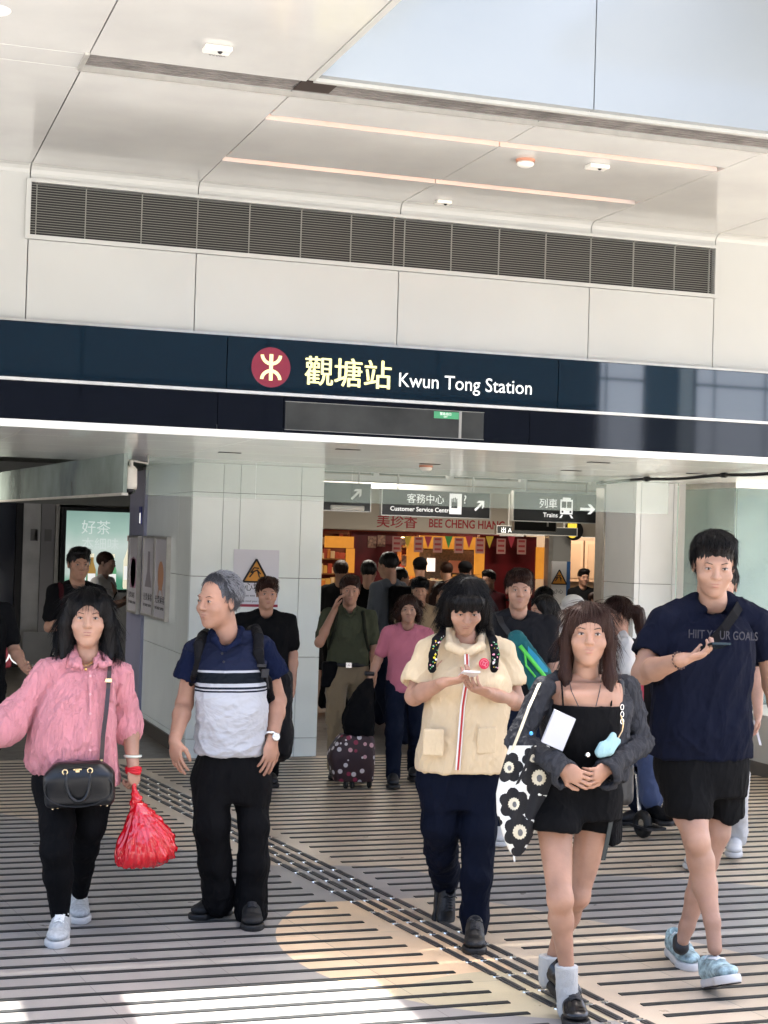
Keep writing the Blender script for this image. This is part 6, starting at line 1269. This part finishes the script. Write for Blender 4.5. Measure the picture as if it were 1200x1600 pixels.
# ================================================================== THE CROWD BEHIND
def bg(hx, hy, Y, lab, top, bot, hairst='short', hm=None, turn=0., pose=('down', 'down'), sk=SK_M, sleeve='short', legsk=False, wide=1., h=None, hem=.84, shorts=False, topn='shirt', group=None, seed=1, jacket=None, seated=False, step=.16, face=True, shoec=None, hat=None, extras=None):
    """a walking or standing person; (hx, hy) = where the middle of the head shows, Y = distance into the scene, turn = degrees turned to image right"""
    hy = hy+((seed*37) % 9-4)*(.8 if Y > 13 else 0); turn = turn+(((seed*53) % 40-20) if Y > 13 else 0); hd = onY(hx, hy, Y); Hh = hd[2]+.115; s = Hh/1.70; q = unit((-hd[0], -hd[1], 0)); a = R_(turn); f = A3(q[0]*math.cos(a)-q[1]*math.sin(a), q[0]*math.sin(a)+q[1]*math.cos(a), 0); r = A3(-f[1], f[0], 0)   # r = person's image-right side when facing us
    o = A3(hd[0], hd[1], 0)-f*.02; L = lambda x, y, z: o+s*(r*x+f*y)+A3(0, 0, z*s)
    t = empty('person', tuple(o), lab, 'person', group); B = hframe(f+A3(0, 0, -.08), (0, 0, 1)); h = h or max(.007, Y*.00078); w_ = wide
    c = L(0, .02, 1.585); nk = L(0, -.015, 1.44); shl, shr = L(-.175*w_, -.01, 1.37), L(.175*w_, -.01, 1.37); arms = []
    for sgn, sh, ps in ((-1, shl, pose[0]), (1, shr, pose[1])):
        P_ = {'down': ((.215, .0, 1.10), (.225, .08, .87), (0, .1, -1)), 'phone': ((.22, .05, 1.10), (.10, .27, 1.16), (-.8*sgn, .5, .25)), 'ear': ((.25, .13, 1.14), (.13, .10, 1.43), (-.2*sgn, .1, 1)), 'hold': ((.22, .06, 1.11), (.2, .28, 1.0), (0, 1, -.1)), 'pull': ((.26, .0, 1.12), (.34, .12, .92), (.2*sgn, .3, -1)), 'lap': ((.21, .1, 1.12), (.12, .3, 1.0), (-.3*sgn, 1, -.1))}[ps]
        el, wr = L(sgn*P_[0][0]*(.5+.5*w_), *P_[0][1:]), L(sgn*P_[1][0], *P_[1][1:]); d = r*P_[2][0]+f*P_[2][1]+A3(0, 0, P_[2][2]); arms.append(dict(sh=sh, el=el, wr=wr, d=unit(d), pn=r*(-sgn)+f*.3 if ps == 'down' else (A3(0, 0, 1) if ps in ('phone', 'lap') else r*(-sgn)), side=(1 if ps != 'down' else 1)*(1 if sgn > 0 else -1) if ps in ('phone', 'lap', 'ear') else (1 if sgn < 0 else -1), curl=.5, r=(.047*s, .039*s, .025*s), sc=s*.98))
    T = lambda z, a_, b_, y=0.: (z*s, *(o+f*s*y)[:2], a_*s*w_, b_*s)
    if seated: hips = [(L(-.09, 0, .93), L(-.12, .42, .95), L(-.12, .45, .55)), (L(.09, 0, .93), L(.12, .42, .95), L(.12, .47, .55))]
    else: hips = [(L(-.09, 0, .88), L(-.10, step*.7+.03, .49), L(-.10, step, .10)), (L(.09, 0, .88), L(.10, -step*.2+.03, .48), L(.10, -step*1.2, .12))]
    legs = [[(a_, .085*s*w_), (b_, .058*s), (c_, .036*s)] for a_, b_, c_ in hips]
    bm, W = body(t, sk, c, B, s*1.02, nk, arms, legs if not seated else legs, [T(.95, .15, .09), T(1.15, .125, .085), T(1.3, .15, .09), T(1.4, .1, .06, -.01)], h=h, hh=max(.0045, h*.6), ha=max(.0045, h*.55), face=face)
    hair(t, W, c, B, s*1.04, hairst, hm or (M_hair if seed % 3 else M_hairb), h=max(.005, h*.7), seed=seed, strand=900 if Y < 10 else 500 if Y < 14.5 else 0)
    u = r; S = SDF(); S.loft([T(hem, .172, .118), T(.95, .172, .12), T(1.1, .165, .118), T(1.27, .178, .115), T(1.37, .155, .085, -.01), T(1.405, .10, .065, -.01)], u, .03)
    for sgn, sh, A in ((-1, shl, arms[0]), (1, shr, arms[1])):
        S.rc(L(sgn*.05, -.02, 1.42), sh-A3(0, 0, .008), .042*s, .053*s, .03); e = lerp(A['sh'], A['el'], .72 if sleeve == 'short' else 1); S.rc(A['sh'], e, .055*s, .056*s, .02)
        if sleeve == 'long': S.rc(A['el'], lerp(A['el'], A['wr'], .92), .05*s, .036*s, .02)
    S.ell(L(0, .03, 1.435), (.055*s,)*3, None, .01, 's'); cloth(S, h, .006*s, 10, seed, (.3, 0, 1), 3.5, name=topn, parent=t, m=top)
    S = SDF(); S.loft([T(.80, .15, .105), T(.88, .148, .1), T(.97, .135 if hem < .9 else .165, .09 if hem < .9 else .112)], u, .03)
    for a_, b_, c_ in hips:
        S.rc(a_, b_, .095*s*w_, .07*s if not shorts else .095*s, .03)
        if not shorts: S.rc(b_, c_, .068*s, .058*s, .03)
    if shorts: z = L(0, 0, .5)[2]; S.half(A3(o[0], o[1], z), (0, 0, -1), A3(o[0]-.6, o[1]-.6, z-.3), A3(o[0]+.6, o[1]+.6, z+.05))
    cloth(S, h, .008*s, 11, seed+1, (.3, 0, 1), 3, name='shorts' if shorts else 'trousers', parent=t, m=bot)
    if Y < 13.5:
        for a_, b_, c_ in hips:
            hl = c_-A3(0, 0, .09*s)-f*.05*s; ln = A3(*(f*.25*s)); z0 = max(hl[2], .0); hl = A3(hl[0], hl[1], z0); shoe('shoe', hl, hl+ln, (0, 0, 1), 1.05, shoec or M_black, M_soleb if shoec is None else M_sole, t, max(.006, h*.8), hi=.06)
    if hat: hat(t, W, s, B)
    return t, L, arms, s, W, f, r
F = fabric
K_ = lambda n, c: F(n, c)
blk = K_('black cotton', (.0035, .0035, .004)); nav = K_('dark navy denim', (.006, .009, .02)); kha = K_('khaki cotton', (.2, .155, .095)); oli = K_('olive pique', (.052, .058, .035)); pnk = K_('pink cotton', (.45, .14, .19)); gry = K_('slate grey shirt', (.08, .09, .11)); wht = K_('white cotton', (.5, .5, .49)); tan = K_('tan jacket cloth', (.28, .2, .12)); tea = K_('blue top cloth', (.01, .06, .12)); crm = K_('cream jacket', (.45, .4, .33)); dgr = K_('dark grey shirt', (.012, .012, .014)); mar = K_('maroon cloth', (.03, .004, .006)); jea = K_('blue jeans', (.05, .07, .14))
bg(417, 930, 11.3, 'man in a plain black T-shirt walking behind the man in the striped polo', blk, blk, turn=8, seed=3, wide=1.12)
# man in olive polo with phone at his ear
t, L, A, s, W, f, r = bg(547, 925, 12.0, 'man in an olive polo and khaki trousers holding a phone to his ear', oli, kha, 'short', turn=4, pose=('ear', 'down'), seed=5, wide=1.05, hm=M_hairb, hem=.965)
k = MB(); k.tube([L(.168*math.cos(a), .115*math.sin(a), .955) for a in np.linspace(0, 6.283, 25)], .019, n=6, close=False); k.build('belt', M_black, t, True); k = MB(); k.obox(L(.0, .13, .955), r*.022, f*.004, A3(0, 0, .02)); k.build('belt_buckle', MATS['silver'], t)
k = SDF(); k.box(L(-.16, .09, .87), (.06, .035, .1), None, .02, .02); cloth(k, .008, .002, name='belt_pouch', parent=t, m=blk)
cl = SDF(); 
for q in (-1, 1): cl.rc(L(q*.05, .0, 1.44), L(q*.035, .075, 1.395), .014, .014, .01); cl.rc(L(q*.035, .075, 1.395), L(0, .085, 1.36), .014, .01, .01)
cloth(cl, .008, .001, name='collar', parent=t, m=oli)
b_ = empty('backpack', tuple(L(0, -.2, .9)), 'dark olive backpack with its straps over the olive polo', 'backpack'); k = SDF(); k.box(L(0, -.2, 1.15), (.14, .08, .2), None, .05, .02)
for q in (-1, 1): k.rc(L(q*.12, -.1, 1.42), L(q*.115, .06, 1.40), .016, .016, .01); k.rc(L(q*.115, .06, 1.40), L(q*.13, .125, 1.25), .016, .014, .01); k.rc(L(q*.13, .125, 1.25), L(q*.17, .05, 1.08), .014, .012, .01)
cloth(k, .008, .002, name='pack', parent=b_, m=K_('olive nylon', (.02, .022, .014)))
# woman in pink T-shirt with the patterned trolley case
t, L, A, s, W, f, r = bg(638, 956, 11.5, 'woman with curly brown hair in a pink T-shirt pulling the patterned trolley', pnk, nav, 'curly', M_hairb, turn=2, pose=('pull', 'down'), seed=7, wide=1.0, sk=SK_L)
P = PP(11.4); tr = empty('trolley_case', tuple(onZ(549, 1231, 0)), 'dark wheeled trolley case covered in pink and white dots', 'suitcase'); Y0 = onZ(549, 1231, 0)[1]; P = PP(Y0)
m = bpy.data.materials.new('dotted fabric'); m.use_nodes = True; nt = m.node_tree; b = nt.nodes['Principled BSDF']; tc = nt.nodes.new('ShaderNodeTexCoord'); vo = nt.nodes.new('ShaderNodeTexVoronoi'); vo.inputs['Scale'].default_value = 19; vo.inputs['Randomness'].default_value = .8; nt.links.new(tc.outputs['Object'], vo.inputs['Vector'])
lt = nt.nodes.new('ShaderNodeMath'); lt.operation = 'LESS_THAN'; lt.inputs[1].default_value = .34; nt.links.new(vo.outputs['Distance'], lt.inputs[0]); cr = nt.nodes.new('ShaderNodeValToRGB'); cr.color_ramp.interpolation = 'CONSTANT'; e = cr.color_ramp.elements; e[0].color = (.5, .46, .46, 1); e[1].position = .55; e[1].color = (.2, .01, .04, 1); x = e.new(.75); x.color = (.45, .25, .27, 1)
sc_ = nt.nodes.new('ShaderNodeSeparateColor'); nt.links.new(vo.outputs['Color'], sc_.inputs[0]); nt.links.new(sc_.outputs[0], cr.inputs[0]); mx = nt.nodes.new('ShaderNodeMix'); mx.data_type = 'RGBA'; nt.links.new(lt.outputs[0], mx.inputs[0]); mx.inputs[6].default_value = (.02, .004, .006, 1); nt.links.new(cr.outputs[0], mx.inputs[7]); nt.links.new(mx.outputs[2], b.inputs['Base Color']); b.inputs['Roughness'].default_value = .6
S = SDF(); S.loft(secs(P, [(1219, 522, 580, .10, .03), (1200, 517, 582, .11, .03), (1175, 515, 583, .11, .03), (1160, 523, 583, .1, .03), (1147, 533, 581, .09, .03)]), UX, .02, e=5); cloth(S, .007, .002, 10, 3, name='case_body', parent=tr, m=m)
S = MB()
for x, dy in ((540, -.03), (550, -.03), (577, -.03), (577, .1)):
    q = P(x, 1227, dy); wh = MB(); wh.lathe((q[0]-.012, q[1], .032), ((.026, 0), (.032, .004), (.032, .02), (.026, .024)), n=16, ax=(1, 0, 0)); wh.build('wheel', M_soleb, tr); S.obox(A3(q[0], q[1], .075), A3(.012, 0, 0), A3(0, .01, 0), A3(0, 0, .03))
S.build('wheel_fork', M_black, tr); S = MB(); S.tube([P(570, 1147, .1), P(577, 1062, .1)], .008, MATS['silver']); S.tube([P(578, 1147, .1), P(582, 1062, .1)], .008, MATS['silver']); S.tube([P(570, 1052, .1), P(584, 1053, .1)], .017, M_black); S.build('pull_handle', None, tr)
S = SDF(); S.loft(secs(P, [(1147, 541, 582, .09, .02), (1125, 537, 584, .09, .02), (1100, 545, 583, .07, .03), (1075, 560, 583, .04, .05), (1060, 572, 582, .02, .06)]), UX, .02); V = empty('shopping_bag', tuple(P(562, 1147)), 'black cloth bag resting on top of the dotted trolley case', 'bag'); cloth(S, .007, .008, 12, 9, name='bag_body', parent=V, m=blk)
# people in the hall, near to far
def cap(t, W, s, B, m=None):
    S = SDF(); S.ell(W(0, -.015, .06), (.096*s, .112*s, .085*s), B, .01); S.rc(W(-.03, .11, .055), W(.03, .11, .055), .035*s, .035*s, .02, flat=(B[2], .25)); S.half(W(0, 0, .035), -B[2], W(0, 0, 0)-.3, W(0, 0, .035)+.3); V, Q = S.mesh(.006); qmesh('cap', [(V, Q, 0)], t, [m or mat('matt cap cloth', (.006, .006, .007), .9, spec=.1)])
def bucket(t, W, s, B):
    S = SDF(); S.ell(W(0, -.01, .07), (.1*s, .115*s, .075*s), B, .01); S.rc(W(0, -.01, .035), W(0, -.01, .02), .115*s, .15*s, .02); S.half(W(0, 0, .012), -B[2], W(0, 0, 0)-.3, W(0, 0, .03)+.3); V, Q = S.mesh(.006); V = relax(V, Q, 1); qmesh('sun_hat', [(V, Q, 0)], t, [wht])
bg(656, 922, 13.6, 'man in a black cap and tan jacket behind the woman in the pink T-shirt', tan, nav, 'short', turn=-5, sleeve='long', seed=8, hat=cap)
bg(689, 935, 14.2, 'dark haired woman in a black top between the cap wearer and the cream tunic', blk, blk, 'shoulder', turn=3, seed=9, sk=SK_D)
t, L, A, s, W, f, r = bg(606, 886, 14.8, 'man in a slate grey shirt seen from behind with a black backpack', gry, nav, 'back', turn=-125, seed=10, sleeve='long', face=False)
b_ = empty('backpack', tuple(L(0, -.2, .9)), 'black backpack on the man in the slate grey shirt', 'backpack'); k = SDF(); k.box(L(0, -.2, 1.2), (.13, .13, .2), None, .06, .02); cloth(k, .01, .004, name='pack', parent=b_, m=blk)
bg(576, 897, 15.6, 'person in black seen from behind beside the slate grey shirt', blk, blk, 'back', turn=170, seed=11, face=False)
bg(533, 895, 16.4, 'person in a dark grey top standing before the left snack counter', dgr, blk, 'back', turn=150, seed=12, face=False)
bg(745, 925, 15.2, 'person in a grey top between the cream tunic and the man with the teal bag', gry, nav, 'shoulder', turn=-50, seed=31)
bg(626, 905, 15.9, 'customer in a brown top half hidden behind the tan jacket', K_('brown cloth', (.06, .03, .02)), blk, 'back', turn=120, seed=32, face=False)
bg(512, 940, 17.5, 'person in dark shorts half hidden at the edge of the stone column', dgr, blk, 'short', turn=40, seed=13, shorts=True)
bg(727, 893, 19.0, 'customer in a black cap right in front of the lit menu', dgr, blk, 'back', turn=160, seed=14, face=False, hat=cap)
bg(697, 892, 19.4, 'customer with bare dark hair in front of the lit menu', blk, blk, 'back', turn=185, seed=15, face=False)
bg(656, 886, 18.6, 'customer in a cap and brown top left of the lit menu', K_('brown cloth', (.06, .03, .02)), blk, 'back', turn=200, seed=16, face=False, hat=cap)
bg(763, 905, 17.2, 'customer in a dark red top behind the man with the teal sling bag', mar, blk, 'short', turn=-30, seed=17)
# man with grey shirt and teal sling bag
t, L, A, s, W, f, r = bg(811, 922, 9.3, 'man in a black shirt with a teal sling bag across his chest', dgr, nav, 'short', M_hairb, turn=5, seed=18, wide=1.15, sk=SK_L, shoec=M_sole)
sb = empty('sling_bag', tuple(L(.1, .16, 1.0)), 'teal and blue sling bag with bright green cords on the man in black', 'sling bag'); mtl = K_('teal nylon', (.015, .11, .12)); k = SDF(); k.rc(L(-.02, .15, 1.28), L(.14, .17, 1.02), .05, .085, .03, flat=(f, .5)); cloth(k, .006, .005, name='pouch', parent=sb, m=mtl)
k = MB(); k.ribbon([L(-.13, .0, 1.44), L(-.11, .09, 1.37), L(-.04, .15, 1.28)], r*.02, f*.006); k.build('strap', M_black, sb); k = MB(); k.obox(L(-.03, .165, 1.285), r*.02, f*.006, A3(0, 0, .018)); k.build('buckle', MATS['silver'], sb)
k = MB(); k.tube([L(.0, .2, 1.24), L(.06, .215, 1.17), L(.12, .22, 1.1), L(.17, .2, 1.04)], .013); k.tube([L(.03, .215, 1.2), L(.04, .225, 1.12), L(.1, .23, 1.05)], .007); k.build('green_cord', mat('bright green', (.1, .6, .08), .5), sb, True); k = MB(); k.ribbon([L(.05, .21, 1.21), L(.11, .215, 1.15), L(.18, .19, 1.07)], A3(0, 0, .03), f*.004); k.build('blue_flap', mat('bright blue', (.01, .25, .4), .5), sb)
bg(852, 940, 13.8, 'person in a blue top behind the shoulder of the man with the sling bag', tea, nav, 'back', turn=150, seed=19, face=False)
bg(848, 958, 10.6, 'woman in a cream jacket just right of the man with the sling bag', crm, nav, 'shoulder', turn=-60, seed=20, sleeve='long')
bg(896, 958, 11.6, 'person in a white sun hat behind the young woman in the cardigan', wht, nav, 'back', turn=30, seed=21, hat=bucket)
t, L, A, s, W, f, r = bg(962, 962, 9.6, 'woman with a long brown ponytail and white top near the right column', wht, nav, 'back', M_hairb, turn=-75, seed=22, face=False)
k = SDF(); q = P0 = W(0, -.1, .03); k.rc(q, W(0, -.16, -.0), .03, .04, .02); k.rc(W(0, -.16, -.0), W(.0, -.19, -.12), .042, .04, .02); k.rc(W(0, -.19, -.12), W(.0, -.17, -.24), .04, .012, .02); V, Q = k.mesh(.006); V = folds(V, vnormals(V, Q), .006, 30, 2, (0, 0, 1), 6); qmesh('ponytail', [(V, Q, 0)], t, [M_hairb])
bg(912, 903, 19.5, 'staff member in black inside the side doorway under the cupboards', blk, blk, 'short', turn=20, seed=23)
bg(930, 940, 17.8, 'short person in black at the right edge of the hall beside the doorway', dgr, blk, 'short', turn=50, seed=24)
# somebody mostly hidden behind the tall man
t, L, A, s, W, f, r = bg(1128, 915, 8.4, 'person in black hidden behind the tall man with one arm and a white phone showing', blk, wht, 'short', turn=-5, pose=('down', 'down'), seed=25, sk=SK_L, shoec=M_sole, wide=.9)
ph = empty('mobile_phone', tuple(A[1]['wr']), 'white phone in the lowered hand just right of the tall man', 'phone'); k = MB(); k.obox(A[1]['wr']+A[1]['d']*.11, A[1]['d']*.07+r*.02, f*.005, r*.006-A3(0, 0, 0)); k.build('case', MATS['phone white'], ph)
# left passage
t, L, A, s, W, f, r = bg(123, 882, 12.6, 'person in a black shirt with maroon bag looking at a phone in the left passage', blk, blk, 'bob' if False else 'short', turn=14, pose=('phone', 'phone'), seed=26, sk=(.3, .18, .13))
ph = empty('mobile_phone', tuple(L(0, .33, 1.17)), 'pale phone held by the person in black in the left passage', 'phone'); k = MB(); k.obox(L(0.02, .34, 1.2), r*.04, f*.01, A3(0, 0, .045)); k.build('case', MATS['phone white'], ph)
V = empty('shoulder_bag', tuple(L(-.1, .2, .7)), 'maroon cloth bag with small toy charms hanging before the person in the left passage', 'bag'); k = SDF(); k.box(L(0.02, .2, .92), (.15, .06, .2), None, .04, .03); k.rc(L(-.14, .02, 1.42), L(-.1, .16, 1.05), .02, .02, .01); cloth(k, .009, .006, name='bag_body', parent=V, m=mar)
for i, (x, z, c_) in enumerate(((-.2, .95, (.4, .25, .08)), (-.22, .86, (.55, .5, .42)), (-.17, .88, (.45, .35, .12)), (-.05, .8, (.6, .6, .55)))):
    k = SDF(); k.ell(L(x, .28, z), (.03, .025, .035), None, .01); k.ell(L(x, .28, z+.045), (.024, .02, .022), None, .01); k.ell(L(x-.015, .28, z+.07), (.008, .008, .012), None, .01); k.ell(L(x+.015, .28, z+.07), (.008, .008, .012), None, .01); q, w2 = k.mesh(.006); qmesh('toy_charm', [(q, w2, 0)], V, [mat('toy %d' % i, c_, .9)])
t, L, A, s, W, f, r = bg(166, 884, 17.5, 'woman in a white T-shirt turned to the right in front of the tea advertisement', wht, blk, 'back', turn=55, pose=('phone', 'phone'), seed=27, sk=(.25, .15, .11), wide=1.1)
V = empty('shoulder_bag', tuple(L(-.2, 0, .95)), 'small black bag on a thin strap across the white T-shirt in the passage', 'bag'); k = SDF(); k.rc(L(.13, .02, 1.42), L(.04, .14, 1.25), .01, .01, .01); k.rc(L(.04, .14, 1.25), L(-.17, .1, 1.0), .01, .01, .01); k.box(L(-.2, -.02, .98), (.06, .06, .08), None, .02, .02); cloth(k, .008, 0, name='bag_body', parent=V, m=blk, fine=0)
t, L, A, s, W, f, r = bg(-26, 905, 10.6, 'person at the far left edge with only a forearm and dark phone in the frame', blk, blk, 'short', turn=25, pose=('down', 'hold'), seed=28)
ph = empty('mobile_phone', tuple(A[1]['wr']), 'dark phone held at the far left edge of the frame', 'phone'); k = MB(); q = A[1]['wr']+A[1]['d']*.1; k.obox(q+A3(0.03, 0, .03), A3(.035, 0, .012), f*.07, A3(-.003, 0, .008)); k.build('case', MATS['phone case'], ph)
rb_ = empty('carrier_bag', tuple(onY(3, 1040, 10.8)), 'red carrier bag with white lettering at the far left edge', 'bag'); a_, b_ = onY(-22, 1040, 10.8), onY(21, 985, 10.8); k = SDF(); k.loft(secs(PP(10.8), [(1043, -20, 18, .05, 0), (1010, -20, 21, .055, 0), (985, -18, 12, .04, 0)]), UX, .01); cloth(k, .007, .006, 12, 3, name='bag_body', parent=rb_, m=mat('red paper bag', (.3, .008, .02), .45))
text('bag_writing', '火', .12, tuple(onY(0, 1036, 10.7)), MATS['sign white'], rb_, ext=.001)
# wheelchair user
WC = PP(9.7); g0 = onZ(990, 1270, 0)
t = empty('person', tuple(g0), 'seated person in a face mask, glasses and blue jeans riding the wheelchair', 'person'); q = WC(985, 1030); f = unit((.10, -1, 0)); r = A3(-f[1], f[0], 0); B = hframe(f, (0, 0, 1)); o = A3(q[0], q[1], 0); L = lambda x, y, z: o+r*x+f*y+A3(0, 0, z); zc = q[2]
arms = [dict(sh=L(-.17, 0, zc-.2), el=L(-.2, .1, zc-.45), wr=L(-.1, .28, zc-.45), d=f, pn=A3(0, 0, -1), side=1, curl=.5), dict(sh=L(.17, 0, zc-.2), el=L(.21, .1, zc-.45), wr=L(.14, .3, zc-.45), d=f, pn=A3(0, 0, -1), side=-1, curl=.5)]
legs = [[(L(-.1, .0, .5), .08), (L(-.12, .42, .52), .06), (L(-.11, .46, .16), .04)], [(L(.1, .0, .5), .08), (L(.13, .42, .52), .06), (L(.14, .46, .16), .04)]]
bm, W = body(t, SK_M, L(0, .02, zc), B, 1., L(0, 0, zc-.15), arms, legs, [(zc-.72, *L(0, 0, 0)[:2], .15, .1), (zc-.4, *L(0, 0, 0)[:2], .14, .09), (zc-.2, *L(0, 0, 0)[:2], .12, .07)], h=.008, hh=.0045, ha=.005); hair(t, W, L(0, .02, zc), B, 1.05, 'short', M_hair, h=.005)
S = SDF(); S.ell(W(0, .085, -.055), (.055, .04, .045), B, .01); V, Q = S.mesh(.004); qmesh('face_mask', [(V, Q, 0)], t, [mat('mask white', (.6, .62, .63), .7)])
k = MB(); 
for x in (-.032, .032): k.tube([W(x, .115, .005)+.02*(B[0]*math.cos(a)*1.1+B[2]*math.sin(a)*.8) for a in np.linspace(0, 6.283, 20)], .0022, n=6, close=False)
k.build('glasses', M_black, t); S = SDF(); S.loft([(zc-.75, *o[:2], .18, .13), (zc-.45, *o[:2], .17, .13), (zc-.25, *o[:2], .18, .11), (zc-.17, *o[:2], .1, .07)], r, .03)
for A_ in arms: S.rc(A_['sh'], lerp(A_['sh'], A_['el'], .7), .055, .058, .02)
cloth(S, .008, .008, 10, 4, name='shirt', parent=t, m=K_('red shirt', (.3, .03, .05))); S = SDF()
for a_, b_, c_ in legs: S.rc(a_[0], b_[0], .095, .075, .03); S.rc(b_[0], lerp(b_[0], c_[0], .75), .072, .07, .03)
cloth(S, .008, .008, 11, 5, name='jeans', parent=t, m=jea)
for x in (-.11, .14): hl = L(x, .43, .10); shoe('sandal', hl, hl+f*.24, (0, 0, 1), 1.1, blk, M_soleb, t, .006, hi=.05)
wc = empty('wheelchair', tuple(g0), 'black powered wheelchair with thick tyres between the cardigan and the tall man', 'wheelchair'); k = SDF(); k.box(L(0, 0.05, .42), (.22, .24, .05), B, .02, .01); k.box(L(0, -.2, .68), (.2, .04, .25), B, .02, .01); cloth(k, .009, .002, name='seat', parent=wc, m=blk)
for x, y, R0 in ((-.27, -.05, .17), (.27, -.05, .17), (-.2, .5, .09), (.19, .5, .10)):
    c_ = L(x, y, R0); wh = MB(); wh.tube([c_+(R0-.03)*(f*math.cos(a)+A3(0, 0, math.sin(a))) for a in np.linspace(0, 6.283, 33)], .03, n=10, close=False); w_ = wh.build('wheel', M_soleb, wc, True); k = MB(); k.lathe(tuple(c_-r*.015), ((R0*.35, 0), (R0*.35, .03)), n=16, ax=tuple(r))
    for a in range(5): k.tube([c_, c_+(R0-.04)*(f*math.cos(a*1.257)+A3(0, 0, math.sin(a*1.257)))], .01, n=5)
    k.build('hub', MATS['silver'], w_)
k = MB(); 
for x in (-.16, .14): k.tube([L(x, .25, .42), L(x, .36, .38), L(x, .42, .08)], .016, MATS['silver']); k.obox(L(x, .5, .07), r*.07, f*.1, A3(0, 0, .008), M_black)
k.tube([L(-.23, -.15, .3), L(-.23, .3, .38)], .015, M_black); k.tube([L(.23, -.15, .3), L(.23, .3, .38)], .015, M_black); k.tube([L(.23, .05, .66), L(.23, .3, .66)], .025, M_black); k.tube([L(-.23, .05, .66), L(-.23, .3, .66)], .025, M_black); k.build('frame', None, wc)
